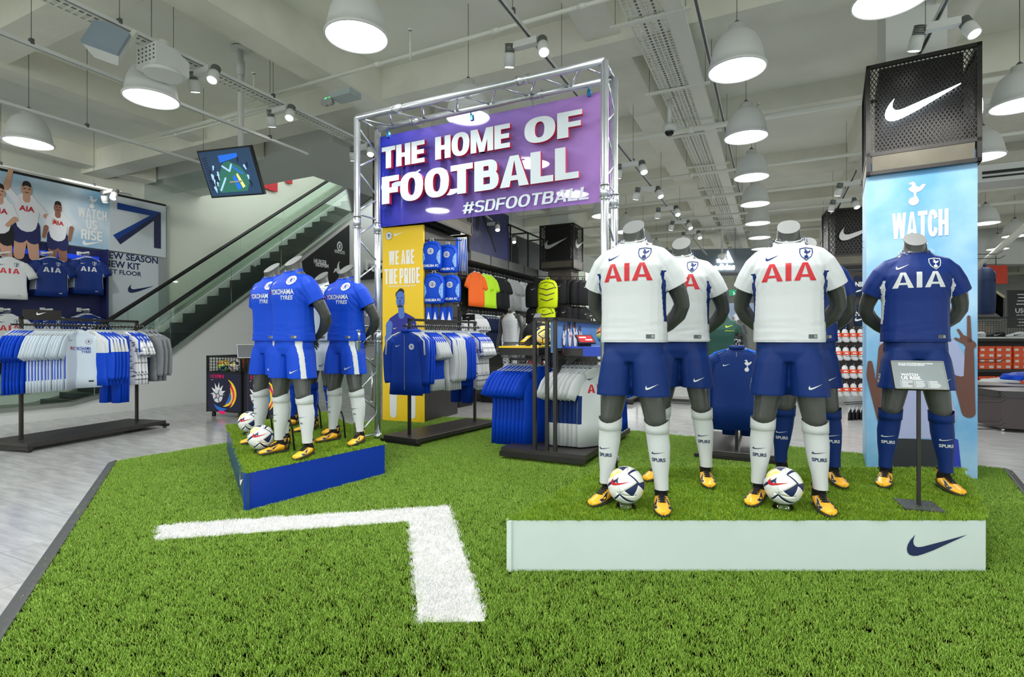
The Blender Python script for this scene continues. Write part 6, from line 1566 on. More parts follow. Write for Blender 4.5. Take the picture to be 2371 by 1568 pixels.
# ------------------------------------------------------------------ long wall bay behind: posters, steel shelf, rows of sports clothes
W0 = Vector((-1.25, 11.0, 0))
def wl(s, o, z): return Vector((W0.x + UX * s - VX * o, W0.y + UY * s - VY * o, z))
rwz = TH + PI / 2
wb = empty('clothing_wall_bay', wl(0, 0, 0), rwz, 'long dark wall bay with grey steel shelf holding sports clothes', 'display bay')
LB = 5.1
BAYD = mat('bay_dark', S(58, 57, 56), .55); SHG = mat('bay_steel', S(104, 106, 104), .4, .5, noise=.15, nscale=3)
MB().box((LB / 2, .03, 1.5), (LB, .06, 3.0)).obj('back_panel', BAYD, wb); MB().box((LB / 2, -.22, 2.98), (LB, .5, .2)).obj('shelf', SHG, wb)
for k in range(1, 6): MB().box((k * .85, -.475, 2.98), (.008, .01, .2)).obj('shelf_joint', BLACK, wb)
MB().box((LB / 2, -.2, .1), (LB, .5, .2)).obj('plinth', BAYD, wb)
for s_ in (0, 1.9, 2.9, 3.9, LB): MB().box((s_, -.42, 3.5), (.03, .03, .9)).obj('frame_post', BLACK, wb)
for z_ in (3.95,): MB().box((LB / 2 + .9, -.42, z_), (LB - 1.8, .03, .03)).obj('frame_bar', BLACK, wb)
for s_ in (1.9, 2.9, 3.9, LB): MB().box((s_, -.2, 3.95), (.03, .45, .03)).obj('frame_bar', BLACK, wb)
MB().box((1.0, -.35, 3.62), (1.85, .04, 1.12)).obj('poster_panel', mat('poster_violet', S(58, 62, 108), .45, noise=.35, nscale=1.2), wb)
MB().box((3.5, .0, 3.5), (3.2, .04, .9)).obj('poster_panel', mat('poster_slate', S(88, 90, 96), .5, noise=.2, nscale=1.2), wb)
b = MB(); limb2(b, (.55, 4.05), (1.0, 3.6), .07, .05, -.375); limb2(b, (1.0, 3.6), (1.25, 3.25), .045, .025, -.3755); limb2(b, (.5, 4.0), (.42, 3.6), .07, .05, -.376); b.obj('printed_legs', PDK, wb)
b = MB(); limb2(b, (3.0, 3.55), (3.0, 3.1), .17, .2, -.03); limb2(b, (3.0, 3.7), (3.0, 3.8), .08, .08, -.031); b.obj('printed_figure', PDK, wb)
grow = 'sports clothes on the long dark wall bay'
random.seed(9)
FL2 = [('orange', FORANGE, 2), ('lime', FLIME, 3), ('black', FBLACK, 4), ('light grey', FLGREY, 4), ('white', FWHITE, 3), ('charcoal', FDKN, 3), ('khaki', FKHAKI, 3), ('dark', FBLACK, 2)]
MB().box((LB / 2 - .1, -.3, 2.76), (LB - .4, .02, .02)).obj('hanging_bar', BLACK, wb); MB().box((LB / 2 - .1, -.3, 1.86), (LB - .4, .02, .02)).obj('hanging_bar', BLACK, wb)
s_ = .45
for nm, m_, n_ in FL2:
    for i in range(n_):
        t = garment('w' + nm, 'tee' if nm not in ('khaki', 'dark') else 'shorts', [m_], label=f'{nm} {"sports shirt" if nm not in ("khaki", "dark") else "sports shorts"}, {ORD[i]} on the upper bar of the dark wall bay', seed=3 + n_, L=.72 if nm not in ('khaki', 'dark') else .5)
        t['group'] = grow; hangup(t, wl(s_, .3, 2.77), TH + R(86)); s_ += .15 if i < n_ - 1 else .24
s_ = .2
for nm, m_, n_ in (('patterned grey', FCAMO, 4), ('charcoal', FDKN, 5), ('marbled white', FCAMO, 3), ('sage grey', FKHAKI, 4), ('stone grey', FLGREY, 5), ('jet black', FBLACK, 6)):
    for i in range(n_):
        t = garment('v' + nm, 'tee', [m_], label=f'{nm} sports shirt, {ORD[i]} on the lower bar of the dark wall bay', seed=6 + n_, L=.74); t['group'] = grow; hangup(t, wl(s_, .3, 1.87), TH + R(72)); s_ += .13 if i < n_ - 1 else .2
# mannequins of the sports wall
def sport_mannequin(body, label, loc, rz, parts):
    t = empty('mannequin', loc, rz, label, 'mannequin'); link('body', mm(body, BODY, BODYT), None, t)
    for nm, me, ms in parts: link(nm, mm(me, *ms), None, t)
    for s in (1, -1): make_boot(t, s)
    return t
LEG = [None]
def leggings_me():
    b = MB()
    for s in (1, -1): seg(b, [((s * .09, .01, .92), .1), ((s * .097, .005, .8), .09), ((s * .11, -.005, .68), .084), ((s * .125, -.01, .56), .07), ((s * .14, 0, .46), .062), ((s * .148, .012, .38), .063), ((s * .158, .008, .26), .05)])
    return b.mesh('leggings')
LGM = leggings_me()
g = Vector((-.02, 11.0, .25))
pl = empty('plinth', (g.x + .15, g.y, 0), TH, 'low black plinth under the mannequin in the white vest', 'plinth'); MB().box((0, 0, .12), (1.3, .8, .24)).obj('plinth_body', BLACK, pl)
sport_mannequin(BMD, 'muscular grey mannequin in white vest, grey shorts and marbled leggings on the black plinth', g, R(-38), [('vest', TKM, (FWHITE, FWHITE, BODY)), ('shorts', HOM, (FGREY, FGREY)), ('leggings', LGM, (FCAMO,))])
g = Vector((-1.15, 10.4, .9))
pl = empty('plinth', (g.x, g.y, 0), TH, 'tall black plinth behind the rail beside the yellow banner', 'plinth'); MB().box((0, 0, .44), (.6, .5, .88)).obj('plinth_body', BLACK, pl)
t = empty('leg_form', g, R(-30), 'grey leg form in dark leggings beside the blue backpacks', 'mannequin')
b = MB(); b.loft([ell((0, 0, .9), .15, .1, 18), ell((0, 0, 1.0), .145, .095, 18), ell((0, 0, 1.1), .14, .09, 18)]); b.obj('torso_stub', BODY, t); link('leggings', mm(LGM, FBLACK), None, t); MB().loft([ell((0, 0, .85), .17, .12, 18), ell((0, 0, 1.02), .155, .105, 18)]).obj('waistband', FBLACK, t)
t = sport_mannequin(BMD, 'mannequin in black top and dark red shorts behind the yellow counter', Vector((.42, 8.9, .0)), R(-20), [('shirt', SHM[0], (FBLACK, FBLACK, FBLACK)), ('shorts', HOM, (mat('fabric_maroon', S(110, 26, 40), .7), FWHITE))])
t = sport_mannequin(BMD, 'mannequin in dark green training shirt standing between the white platform figures', Vector((2.78, 7.1, .0)), R(-24), [('shirt', SHM[1], (FGREEN, FGREEN, FGREEN)), ('shorts', HOM, (FBLACK, FBLACK))])
o = swoosh(.1, mat('print_lime', S(200, 230, 40), .5), t, (.1, -.3, 1.46)); project(o, BV_S[1]); o = text('ATHLETE', .11, mat('print_lime'), t, (.1, -.3, 1.4), bold=.02, space=1.3); project(o, BV_S[1])
# lower mid-floor rails beyond
def far_rail(loc, rz, L, H, n, cols, lab, kind='tee'):
    t = rail(loc, rz, L, H, 'black clothes rail ' + lab, None, .5); lst = []
    for i in range(n):
        nm, m_ = cols[i * len(cols) // n]
        g_ = garment('fr' + nm + kind, kind, [m_], label=f'{nm} {"shirt" if kind == "tee" else "trousers"}, {ORD[i]} on the rail {lab}', seed=5, L=.74 if kind == 'tee' else .8)
        g_['group'] = 'clothes on the rail ' + lab; c, s = math.cos(rz), math.sin(rz); y_ = .04 + i * (L - .08) / n; hangup(g_, Vector((loc.x - s * y_, loc.y + c * y_, H - .09)), rz)
far_rail(Vector((.35, 13.3, 0)), TH, 1.3, 1.62, 12, (('white', FWHITE), ('ash grey', FLGREY), ('black', FBLACK)), 'beyond the vest mannequin')
far_rail(Vector((.85, 12.2, 0)), TH, 1.2, 1.3, 10, (('navy', FDKN), ('black', FBLACK)), 'left of the bag column'.replace('left of', 'beside'), 'trousers')
far_rail(Vector((4.3, 10.4, 0)), TH + PI / 2, 1.6, 1.55, 14, (('ash grey', FLGREY), ('white', FWHITE), ('black', FBLACK)), 'behind the green shirted mannequin')
far_rail(Vector((2.2, 10.8, 0)), TH, 1.4, 1.5, 12, (('white', FWHITE), ('charcoal', FDKN)), 'behind the first white platform figures')
sgn = empty('shelf_sign', at(1085, 735, 9.0), TH, 'small dark sign with white tick above the rail before the yellow banner', 'sign'); MB().box((0, 0, 0), (.24, .02, .1)).obj('sign_plate', DARK, sgn); swoosh(.07, WPRINT, sgn, (0, -.012, 0)); MB().box((0, .0, -.55), (.02, .02, 1.0)).obj('sign_post', DARK, sgn)
sgn = empty('shelf_sign', at(1372, 731, 9.0), TH, 'small dark sign with white tick beside the truss tube', 'sign'); MB().box((0, 0, 0), (.2, .05, .1)).obj('sign_plate', DARK, sgn); swoosh(.08, WPRINT, sgn, (0, -.027, 0)); MB().box((0, .0, -.865), (.02, .02, 1.63)).obj('sign_post', DARK, sgn)

# ------------------------------------------------------------------ bag column with black tick box
KB = at(1249, 784, 13.4); KB.z = 0
k_ = empty('cladded_column', KB, TH, 'grey timber clad column carrying backpacks under a black tick box', 'column')
MB().box((.47, .45, 1.55), (.62, .55, 3.1)).obj('cladding_body', mat('grey_timber', S(84, 78, 70), .6, noise=.2, nscale=6), k_)
mesh_box('tick_sign_box', KB, .9, 3.02, 4.12, 'black box sign with pale tick on the column behind the display unit', False, detail=False, dep=.75)
b = MB(); quadbox(b, grid(KB.x, KB.y, .2, .2), .45, .5, 4.13, ZC); tag(b.obj('column', WHITE), kind='structure')
gk = 'backpacks on the column behind the display unit'
for i, (px, py, m_, st, nm) in enumerate(((1237, 655, BAGK, 'plain', 'black backpack, upper row, outermost on the near side'), (1254, 652, BAGK, 'plain', 'black backpack, upper row, behind the lime one'), (1268, 648, BAGY, 'lime', 'lime yellow backpack with black chevrons, upper row'), (1297, 648, BAGK, 'plain', 'black backpack with grey tick, upper row, facing out'), (1325, 648, BAGK, 'plain', 'black backpack, upper row, first past the corner'), (1337, 649, BAGK, 'plain', 'black backpack, upper row, second past the corner'), (1351, 650, BAGK, 'plain', 'black backpack, upper row, outermost past the corner'),
        (1238, 712, BAGK, 'plain', 'black backpack, lower row, outermost on the near side'), (1263, 706, BAGY, 'lime', 'lime yellow backpack with black chevrons, lower row'), (1290, 708, BAGK, 'plain', 'black backpack with grey tick, lower row, facing out'), (1308, 708, BAGK, 'plain', 'black backpack, lower row, at the corner'), (1325, 710, BAGK, 'plain', 'black backpack, lower row, first past the corner'), (1338, 711, BAGK, 'plain', 'black backpack, lower row, second past the corner'), (1352, 712, BAGK, 'plain', 'black backpack, lower row, outermost past the corner'))):
    t = bag('k' + ('y' if m_ is BAGY else 'k'), m_, nm + ' of the bag column', st); sc = 1.5 if m_ is BAGY else 1.35
    hangup(t, at(px, py - 6, 12.4 - (.2 if m_ is BAGY else 0) + .02 * (i % 5)), TH + (R(8) if px < 1310 else R(60))); t.scale = (sc, sc, sc); t['group'] = gk
for i, (py) in enumerate((640, 702)): hookbar(at(1232, py, 12.5), R(3), 1.25, f'thin black hook rail of the bag column, {["upper", "lower"][i]}')

# ------------------------------------------------------------------ striped logo fascia, exit sign
FA = at(1500, 640, 17.0)
fa = empty('shop_fascia', (FA.x, FA.y, 0), R(-8), 'long grey shop fascia with glowing three striped logo in the distance', 'sign')
GF = mat('fascia_grey', S(120, 132, 142), .5)
MB().box((3.1, .3, 3.72), (6.4, .6, .75)).obj('fascia_board', GF, fa); MB().box((3.1, .02, 3.32), (6.4, .66, .05)).obj('fascia_edge', mat('fascia_edge', S(70, 74, 78), .5), fa)
LIT = mat('lit_logo', (.9, .96, 1), emit=3)
b = MB(); lx = 2.1
for k, (x0, h_) in enumerate(((0, .14), (.17, .26), (.34, .38))): b.prism([(lx + x0, -.02, 3.66), (lx + x0 + .15, -.02, 3.66), (lx + x0 + .15 - h_ * .45, -.02, 3.66 + h_), (lx + x0 - h_ * .12, -.02, 3.66 + h_ * .72)], (0, -.03, 0))
b.obj('striped_logo', LIT, fa); text('adidas', .62, LIT, fa, (lx + .22, -.03, 3.53), bold=.04, ext=.01)
MB().box((3.1, .5, 1.65), (6.2, .1, 3.3)).obj('shop_interior_wall', mat('shop_interior', S(140, 140, 142), .6), fa) if False else None
for x in (.0, 6.2): MB().box((x, .3, 1.65), (.2, .4, 3.3)).obj('shopfront_pier', GF, fa)
ex = empty('exit_sign', at(1702, 678, 15.5), R(-5), 'small green running man exit sign far behind the mannequins', 'exit sign'); MB().box((0, 0, 0), (.32, .06, .16)).obj('sign_case', mat('exit_green', S(10, 120, 80), .4, emit=.6), ex)
b = MB(); limb2(b, (-.06, .02), (-.03, -.02), .012, .01, -.033); limb2(b, (-.03, -.02), (-.06, -.06), .01, .008, -.033); limb2(b, (-.03, -.02), (.0, -.05), .01, .008, -.0335); b.box((.07, -.032, 0), (.06, .002, .1)); b.obj('pictogram', WPRINT, ex); MB().tube([(0, 0, .08), (0, 0, ZC - at(1702, 678, 15.5).z)], .006, 6).obj('hanging_rod', WIRE, ex)
# distant racks and walls between the figures: a far wall of shelves with clothes (each rail a thing)
fp = empty('far_poster', at(1712, 727, 20), R(-8), 'distant poster of a printed player in pale shirt', 'poster'); MB().box((0, 0, 0), (1.2, .05, .8)).obj('poster_panel', mat('poster_pale', S(150, 170, 195), .5, noise=.2, nscale=3), fp); player(-.05, -.12, .7, fp, -.03, SKIN, PSH, PSHORT, ((-.13, .12, -.26, .0, -.3, -.2), (.13, .1, .26, -.02, .28, -.2)), red=False)

# ------------------------------------------------------------------ black bay behind the navy mannequins: tick box, navy bags, sock packs
NB = at(1913, 784, 10.6); NB.z = 0
nbx = empty('dark_bay', NB, R(-20), 'dark wall bay with navy backpacks and sock packs behind the sky blue banner', 'display bay')
MB().box((.75, .2, 1.45), (1.5, .3, 2.3)).obj('back_panel', mat('bay_brown', S(52, 47, 44), .6), nbx)
for k in range(7): MB().box((.75, .04, .5 + k * .32), (1.5, .02, .012)).obj('slat', BLACK, nbx)
mesh_box('tick_sign_box', NB + Vector((0, -.05, 0)), 1.1, 2.72, 3.85, 'large black box sign with pale tick partly hidden by the sky blue banner', False, detail=False, dep=.6, rz=R(-20))
gn = 'navy backpacks on the dark bay'
for i, (px, py) in enumerate(((1992, 628), (1992, 695), (1942, 705))):
    t = bag('navyb', BAGN, f'navy backpack with big white lettering, {["upper", "lower", "beside the navy mannequin"][i]} on the dark bay', 'nike'); hangup(t, at(px, py, 10.5), R(-14)); t.scale = (1.1,) * 3; t['group'] = gn
ORG = mat('card_orange', S(232, 80, 36), .5); SKW = fabric('sock_white', S(222, 224, 226), .8)
SKM = MB().loft([ell((0, 0, 0), .02, .012, 10), ell((0, 0, -.03), .045, .03, 10), ell((0, 0, -.12), .05, .035, 10), ell((.0, 0, -.16), .06, .035, 10), ell((.02, 0, -.2), .06, .03, 10), ell((.03, 0, -.225), .03, .02, 10)]).mesh('socks')
sk0 = None; gsk = 'white sock packs on the dark bay'
for r_ in range(4):
    for c_ in range(4):
        px, py = 1938 + c_ * 18 + (r_ % 2) * 2, 762 + r_ * 42
        p = at(px, py, 10.35); lab = f'white sock pack with orange card, {ORD[r_]} row down, {ORD[c_]} from the navy mannequin'
        if sk0 is None:
            sk0 = link('sock_pack', mm(SKM, SKW), None); sk0['category'] = 'sock pack'; MB().box((0, 0, -.1), (.105, .078, .06)).obj('card_band', ORG, sk0); MB().box((0, -.041, -.1), (.05, .002, .02)).obj('printed_bar', WPRINT, sk0); MB().tube([(0, .1, .01), (0, -.05, .01), (0, -.06, .03)], .004, 5).obj('hook', CHROME, sk0); t = sk0
        else: t = clone(sk0)
        t['label'] = lab; t['group'] = gsk; t.location = p; t.rotation_euler = (0, 0, R(-14)); t.scale = (1.15,) * 3
lr = empty('hanging_arm_stand', at(1985, 935, 8.6), R(20), 'black arm holding dark trousers beside the sky blue banner', 'hook'); MB().box((0, 0, 0), (.5, .012, .012)).obj('rod', BLACK, lr); MB().box((.03, .06, .02), (.5, .012, .012)).obj('rod', BLACK, lr)
for i in range(5):
    t = garment('dk', 'trousers', [FBLACK], label=f'dark trousers, {ORD[i]} on the black arm beside the sky blue banner', seed=7, L=.5, cat='trousers'); t['group'] = 'dark trousers beside the sky blue banner'; hangup(t, at(1968 + i * 9, 937, 8.6 + i * .02), R(50)); t.scale = (.8,) * 3
# empty black hooks sticking out of the banner column
hk0 = None
for i, (px, py, D) in enumerate(((2266, 590, 5.9), (2266, 600, 5.6), (2266, 745, 5.6), (2266, 832, 5.9), (2266, 838, 5.6), (2266, 916, 5.9), (2266, 922, 5.6), (2266, 930, 5.5), (2266, 974, 5.9), (2266, 983, 5.6), (2266, 992, 5.5))):
    p = at(2206, py, D); t = empty('display_hook', p, R(-8), f'bare black hook on the banner column side, {ORD[i]} from the top', 'hook', 'bare hooks beside the banner') if hk0 is None else clone(hk0, loc=p, label=f'bare black hook on the banner column side, {ORD[i]} from the top')
    if hk0 is None: hk0 = t; MB().tube([(0, 0, 0), (.44, 0, 0), (.49, 0, .03)], .005, 6).obj('rod', BLACK, t)
for i, (py) in enumerate((738, 758, 826, 846, 560, 574)):
    clone(hk0, loc=at(2006, py, 5.8), rz=R(186), label=f'bare black hook peeping out beside the dark bay edge of the banner, {ORD[i]}').scale = (.5,) * 3
t = bag('hangnavy', BAGN, 'navy backpack with strap hanging on the banner column side', 'plain'); t.location = at(2280, 610, 5.9); t.rotation_euler = (0, 0, R(60)); t.scale = (1.2,) * 3

# ------------------------------------------------------------------ shoe wall with boxes, benches
SWp = at(2235, 784, 11.3); SWp.z = 0
sw_ = empty('shoe_wall', SWp, R(-4), 'dark shoe wall with mesh back and two shelves of orange shoe boxes', 'shelving')
SWL = 3.4
for z_ in (1.27, .62 + .0, .1): MB().box((SWL / 2, .25, z_), (SWL, .5, .06)).obj('shelf', BLACK, sw_)
MB().box((SWL / 2, .48, .7), (SWL, .04, 1.2)).obj('back_panel', mat('shoe_wall_back', S(38, 30, 30), .6), sw_)
b = MB()
for k in range(60): b.box((k * .057, .45, 1.53), (.008, .006, .44))
for k in range(9): b.box((SWL / 2, .45, 1.33 + k * .05), (SWL, .006, .008))
o = b.obj('mesh_back', DARK, sw_); tag(o, kind='stuff'); MB().box((SWL / 2, .45, 1.75), (SWL, .03, .05)).obj('top_rail', BLACK, sw_)
BOXO = mat('shoebox_orange', S(238, 84, 24), .5); LBL = mat('box_label', S(228, 226, 220), .5)
def mkbox():
    t = empty('shoe_box', (0, 0, 0), 0, 'x', 'shoe box', 'orange shoe boxes on the shoe wall'); MB().box((0, 0, .045), (.33, .2, .09)).obj('box_base', BOXO, t); MB().box((0, 0, .105), (.34, .21, .03)).obj('lid', BOXO, t)
    MB().box((-.1, -.102, .045), (.08, .003, .05)).obj('size_label', LBL, t); MB().box((.09, -.102, .045), (.09, .003, .055)).obj('price_label', LBL, t); swoosh(.03, WPRINT, t, (.14, -.107, .105)); return t
bx0 = mkbox(); first = True
for zz, rows in ((.65, 4), (.13, 3)):
    for r_ in range(rows):
        for c_ in range(9):
            t = bx0 if first else clone(bx0); first = False
            t.location = SWp + Vector((.2 + c_ * .365 + random.uniform(-.008, .008), .22, zz + r_ * .122 + (0 if not (c_ % 4 == 3) else .0))); t.rotation_euler = (0, 0, R(random.uniform(-2, 2)))
            t['label'] = f'orange shoe box, {ORD[c_]} stack from the banner, {ORD[r_]} from the bottom, {"middle" if rows == 4 else "lowest"} shelf'
def shoe(m1, lab, loc, rz):
    t = empty('trainer', loc, rz, lab, 'shoe', 'trainers on the shoe wall top shelf')
    st = [(-.15, .03, .03), (-.12, .042, .045), (-.06, .045, .06), (0, .042, .085), (.06, .038, .1), (.12, .034, .1), (.15, .02, .08)]
    b = MB(); b.loft([[Vector((x, math.cos(2 * PI * k / 12) * w_, .025 + h_ * (.5 + .5 * math.sin(2 * PI * k / 12)))) for k in range(12)] for x, w_, h_ in st]); b.obj('upper', m1, t)
    b = MB(); b.loft([[Vector((x, math.cos(2 * PI * k / 12) * (w_ + .004), z_)) for z_ in (0,) for k in range(12)] for x, w_, h_ in st] ) if False else b.prism([(x, w_ + .005, 0) for x, w_, h_ in st] + [(x, -w_ - .005, 0) for x, w_, h_ in st[::-1]], (0, 0, .03)); b.obj('sole', WHITE, t); swoosh(.13, BLACK if m1 is not FBLACK else FLGREY, t, (.02, -.046, .07)); 
    b = MB()
    for k in range(4): b.box((-.04 + k * .022, 0, .088 + k * .008), (.006, .05, .006))
    b.obj('laces', m1, t); return t
for i, (c_, m_) in enumerate(((0, FWHITE), (1, FBLACK), (2, FWHITE), (3, FWHITE), (4, FLGREY), (5, FWHITE), (6, FBLACK))): shoe(m_, f'{["white", "black", "white", "white", "grey", "white", "black"][i]} trainer on the shoe wall top shelf, {ORD[i]} from the banner', SWp + Vector((.35 + c_ * .42, .15, 1.3)), R(-14)).scale = (1.15,) * 3
LEA = mat('bench_leather', S(38, 36, 38), .35); BRN = mat('bench_brown', S(64, 54, 56), .5)
for i, (px, py, w_) in enumerate(((2268, 975, .8), (2318, 1000, 1.2))):
    D = CH * F / (py - CY); t = empty('bench', Vector(((px - CX) / F * D, D, 0)), R(-12), ['dark hexagonal bench by the banner carrying folded white clothes', 'dark brown bench in front of the orange shoe boxes'][i], 'bench')
    hx = [(0, 0), (w_ * .55, -.18), (w_, 0), (w_, .5), (w_ * .5, .7), (0, .5)]
    MB().prism([(x, y_, .05) for x, y_ in hx], (0, 0, .43)).obj('bench_body', BRN, t); o = MB().prism([(x * 1.04 - .02, y_ * 1.04 - .01, .48) for x, y_ in hx], (0, 0, .09)).obj('cushion', LEA, t); bv = o.modifiers.new('b', 'BEVEL'); bv.width = .035; bv.segments = 3
    for x, y_ in ((.05, .05), (w_ - .05, .05), (w_ * .5, .5)): MB().lathe([(.02, 0), (.02, .05)], 8, (x, y_, 0), cap=(True, True)).obj('leg', CHROME, t)
def heap(p, m_, lab, n, sx, seed, nm):
    rr = random.Random(seed); from mathutils import noise
    for i in range(n):
        b = MB(); bmesh.ops.create_icosphere(b.bm, subdivisions=3, radius=1)
        for v in b.bm.verts:
            c = v.co; k = 1 + .25 * noise.noise(c * 2.2 + Vector((seed + i, 0, 0))); v.co = Vector((c.x * sx * k, c.y * .2 * k, max(-.3, c.z) * .085 * (k + .3 * noise.noise(c * 5))))
        for f in b.bm.faces: f.smooth = True
        o = b.obj(nm, m_, None, p + Vector((i * sx * .95, .02 * i, .03 + .01 * i)), R(rr.uniform(-20, 20))); tag(o, lab(i), 'clothing', 'folded clothes on the benches')
D = 9.4; heap(at(2292, 893, D), FWHITE, lambda i: f'folded white shirt on the dark bench by the banner, {ORD[i]} along', 3, .17, 3, 'folded_shirt')
heap(at(2348, 880, 8.9), FBLUE, lambda i: f'crumpled royal blue shirt on the bench before the shoe boxes, {ORD[i]} along', 3, .16, 8, 'folded_shirt')
# distant right: white wall, red panel, escalator, brand board
DW = Vector((15.2, 17.6, 0)); b = MB(); b.box((20.5, 18.6, 4.6), (12, .3, 1.4)); tag(b.obj('wall_right_fascia', WHITE), kind='structure'); MB().box((20.5, 18.5, 3.88), (12, .5, .08)).obj('trim_4', WHITE)['kind'] = 'structure'
b = MB(); b.box((22.6, 18.7, 2.0), (6.9, .3, 3.9)); tag(b.obj('wall_right', mat('right_wall', S(196, 198, 200), .6)), kind='structure')
rp_ = empty('hanging_banner', at(2306, 636, 18.0), R(-3), 'bright red hanging panel above the distant escalator', 'banner'); MB().box((0, 0, 0), (.7, .05, .62)).obj('panel_face', mat('panel_red', S(226, 60, 22), .5), rp_); MB().box((0, 0, .55), (.02, .02, .5)).obj('hanger_rod', WIRE, rp_)
us = empty('brand_board', at(2357, 716, 18.3), R(-3), 'black board with white fashion brand names in the distance', 'board'); MB().box((.15, 0, 0), (1.0, .05, 1.3)).obj('board_panel', BB, us); text('USC', .42, WPRINT, us, (.1, -.03, -.05), bold=.02, h=.16); text('USC.CO.UK', .36, WPRINT, us, (.1, -.03, -.2), bold=.01)
for k, wd_ in enumerate((.3, .24, .3, .36)): MB().box((.1, -.03, .5 - k * .11), (wd_, .004, .03)).obj('printed_bar', WPRINT, us)
for k, wd_ in enumerate((.3, .24, .3)): MB().box((.1, -.03, -.34 - k * .11), (wd_, .004, .03)).obj('printed_bar', WPRINT, us)
e2 = empty('escalator', at(2268, 745, 17.0), R(0), 'distant escalator with grey steps rising under the red panel', 'escalator')
for k in range(16): MB().box((-.9 + .02 * k + .55, k * .3, .05 + k * .2 - .3), (1.3, .32, .2)).obj('step', mat('far_step', S(120, 112, 100), .5), e2)
for x in (-.95, .45):
    MB().loft([[Vector((x + .3, 0, .1)), Vector((x + .36, 0, .1)), Vector((x + .36, 0, .75)), Vector((x + .3, 0, .75))], [Vector((x + .6, 4.6, 3.2)), Vector((x + .66, 4.6, 3.2)), Vector((x + .66, 4.6, 3.85)), Vector((x + .6, 4.6, 3.85))]], smooth=False).obj('glass_panel', GG, e2)
    MB().tube([(x + .33, 0, .78), (x + .63, 4.6, 3.88)], .04, 8).obj('handrail', mat('handrail_light', S(190, 180, 150), .4), e2)

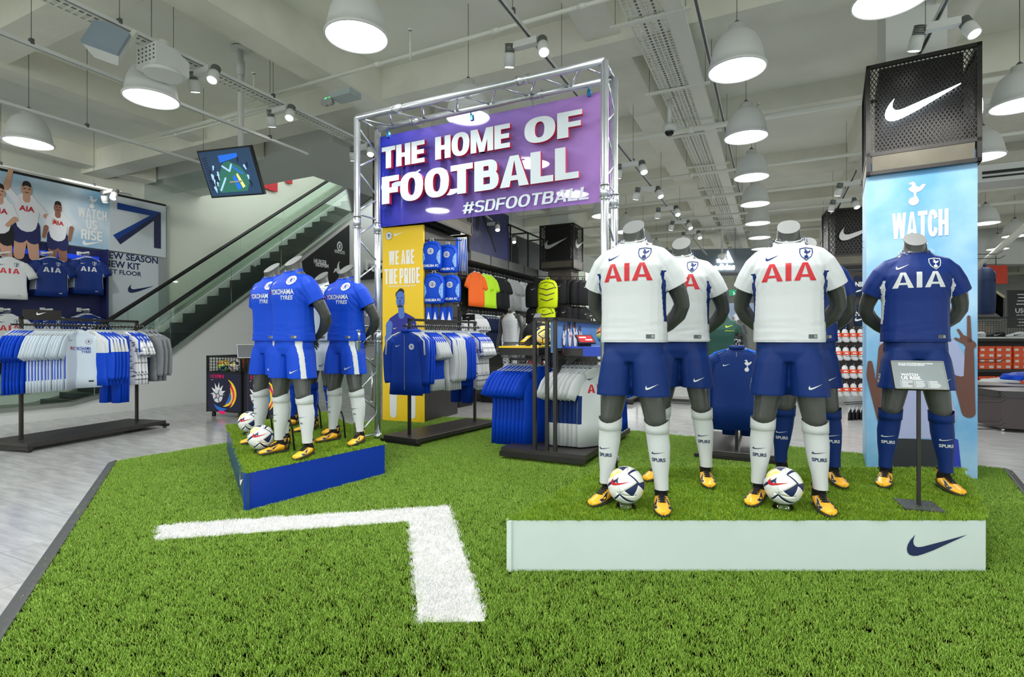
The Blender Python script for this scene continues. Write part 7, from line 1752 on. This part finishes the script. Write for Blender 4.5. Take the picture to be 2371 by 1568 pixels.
# ------------------------------------------------------------------ ball bins
def ball_bin(loc, rz, lab):
    t = empty('ball_bin', loc, rz, lab, 'bin'); w_, d_, h_ = .76, .7, 1.0; FR = BLACK; PB = mat('bin_navy', S(30, 26, 58), .45)
    for x in (.015, w_ - .015):
        for y_ in (.015, d_ - .015): MB().box((x, y_, h_ / 2 + .04), (.03, .03, h_ - .08)).obj('post', FR, t)
    for z_ in (.1, .74, 1.0):
        for y_ in (.015, d_ - .015): MB().box((w_ / 2, y_, z_), (w_, .03, .03)).obj('rail_bar', FR, t)
        for x in (.015, w_ - .015): MB().box((x, d_ / 2, z_), (.03, d_, .03)).obj('rail_bar', FR, t)
    b = MB()
    for k in range(1, 12): 
        for y_ in (.01, d_ - .01): b.box((k * w_ / 12, y_, .87), (.005, .005, .25))
        for x in (.01, w_ - .01): b.box((x, k * d_ / 12, .87), (.005, .005, .25))
    for z_ in (.79, .84, .89, .94):
        for y_ in (.01, d_ - .01): b.box((w_ / 2, y_, z_), (w_, .005, .005))
        for x in (.01, w_ - .01): b.box((x, d_ / 2, z_), (.005, d_, .005))
    tag(b.obj('wire_cage', FR, t), kind='stuff')
    MB().box((w_ / 2, .01, .42), (w_ - .05, .012, .62)).obj('front_panel', PB, t); MB().box((w_ - .01, d_ / 2, .42), (.012, d_ - .05, .62)).obj('side_panel', PB, t); MB().box((w_ / 2, d_ / 2, .12), (w_ - .04, d_ - .04, .02)).obj('floor_panel', PB, t); MB().box((w_ / 2, d_ / 2, .72), (w_ - .04, d_ - .04, .01)).obj('ball_shelf', PB, t)
    PK = mat('print_pink', S(240, 30, 110), .5); YL = mat('print_yellow', S(250, 216, 40), .5); BLp = mat('print_azure', S(40, 110, 210), .5)
    block('NIKE STRIKE', .32, PK, t, (.24, -.0, .675), .055, .22, .16, .08); swoosh(.05, WPRINT, t, (.14, 0, .615))
    b = MB(); cx_, cz_ = .26, .38
    b.poly([(cx_ + (.17 if k % 2 else .09) * math.cos(k * PI / 11), .0, cz_ + (.2 if k % 2 else .1) * abs(math.sin(k * PI / 11)) * (1 if k <= 11 else -.2)) for k in range(22)], 0)
    for k, (r_, mi, a0_, a1_) in enumerate(((.27, 1, -.9, 1.1), (.23, 2, -1.0, .8), (.2, 1, -1.5, .6), (.25, 3, -2.4, -1.2), (.3, 2, -1.9, -1.3), (.17, 3, -1.2, .2))):
        for q in range(10):
            a, c = a0_ + (a1_ - a0_) * q / 10, a0_ + (a1_ - a0_) * (q + 1) / 10; w1 = .028 * math.sin(PI * (q + .01) / 10) + .003; w2_ = .028 * math.sin(PI * (q + 1) / 10) + .003; cx2 = cx_ + .1
            b.poly([(cx2 + (r_ - w1) * math.cos(a), -.0005 * (k + 1), cz_ + (r_ - w1) * math.sin(a)), (cx2 + (r_ + w1) * math.cos(a), -.0005 * (k + 1), cz_ + (r_ + w1) * math.sin(a)), (cx2 + (r_ + w2_) * math.cos(c), -.0005 * (k + 1), cz_ + (r_ + w2_) * math.sin(c)), (cx2 + (r_ - w2_) * math.cos(c), -.0005 * (k + 1), cz_ + (r_ - w2_) * math.sin(c))], mi)
    b.poly([(cx_ + .11 * math.cos(k * PI / 10), -.004, cz_ - .03 + .11 * math.sin(k * PI / 10)) for k in range(20)], 4)
    for k in range(5): limb2(b, (cx_ + .045 * math.cos(k * 2 * PI / 5), cz_ - .03 + .045 * math.sin(k * 2 * PI / 5)), (cx_ + .105 * math.cos(k * 2 * PI / 5), cz_ - .03 + .105 * math.sin(k * 2 * PI / 5)), .008, .008, -.0045, 5, 3); 
    for k in range(5): limb2(b, (cx_ + .045 * math.cos(k * 2 * PI / 5), cz_ - .03 + .045 * math.sin(k * 2 * PI / 5)), (cx_ + .045 * math.cos((k + 1) * 2 * PI / 5), cz_ - .03 + .045 * math.sin((k + 1) * 2 * PI / 5)), .007, .007, -.0046, 5, 3)
    b.obj('printed_ball_graphic', [WPRINT, YL, PK, BLp, mat('print_ball_grey', S(222, 224, 228), .5), NAVY], t); swoosh(.09, FRED, t, (cx_, -.006, cz_ - .03))
    for x in (.08, w_ - .08):
        for y_ in (.08, d_ - .08): MB().lathe([(.03, 0), (.035, .03), (.03, .06), (.015, .085)], 10, (x, y_, 0), cap=(True, True)).obj('castor', BLACK, t)
    return t
bz = R(-20); B1 = Vector((-5.11, 8.95, 0))
ball_bin(B1, bz, 'dark ball bin with pink lettering and ball graphic nearest the escalator'); c_, s_ = math.cos(bz), math.sin(bz)
B2 = B1 + Vector((c_ * .82, s_ * .82, 0)); ball_bin(B2, bz, 'dark ball bin with pink lettering partly hidden by the blue mannequins')
def inbin(B, x, y_, z_): return B + Vector((c_ * x - s_ * y_, s_ * x + c_ * y_, z_))
bo = make_ball(BALLO, 'bright orange football on top of the ball bin nearest the escalator', band=mat('ball_orange_seam', S(200, 70, 10), .5), tick=False, kd=.94); bo.location = inbin(B1, .6, .3, .95)
gbn = 'footballs inside the ball bins'
for i, (B, x, y_, z_) in enumerate(((B1, .17, .2, .84), (B1, .45, .18, .84), (B1, .32, .45, .84), (B1, .6, .5, .84), (B2, .17, .2, .84), (B2, .42, .2, .84), (B2, .62, .4, .84))):
    t = clone(ballw if i % 2 else bc); t.location = inbin(B, x, y_, z_); t.rotation_euler = (i, .4 * i, .7 * i); t['group'] = gbn
    t['label'] = f'{"white" if i % 2 else "rainbow"} football inside the {"nearer" if B is B1 else "half hidden"} ball bin, {["front corner", "front middle", "back middle", "back corner"][i % 4]}'
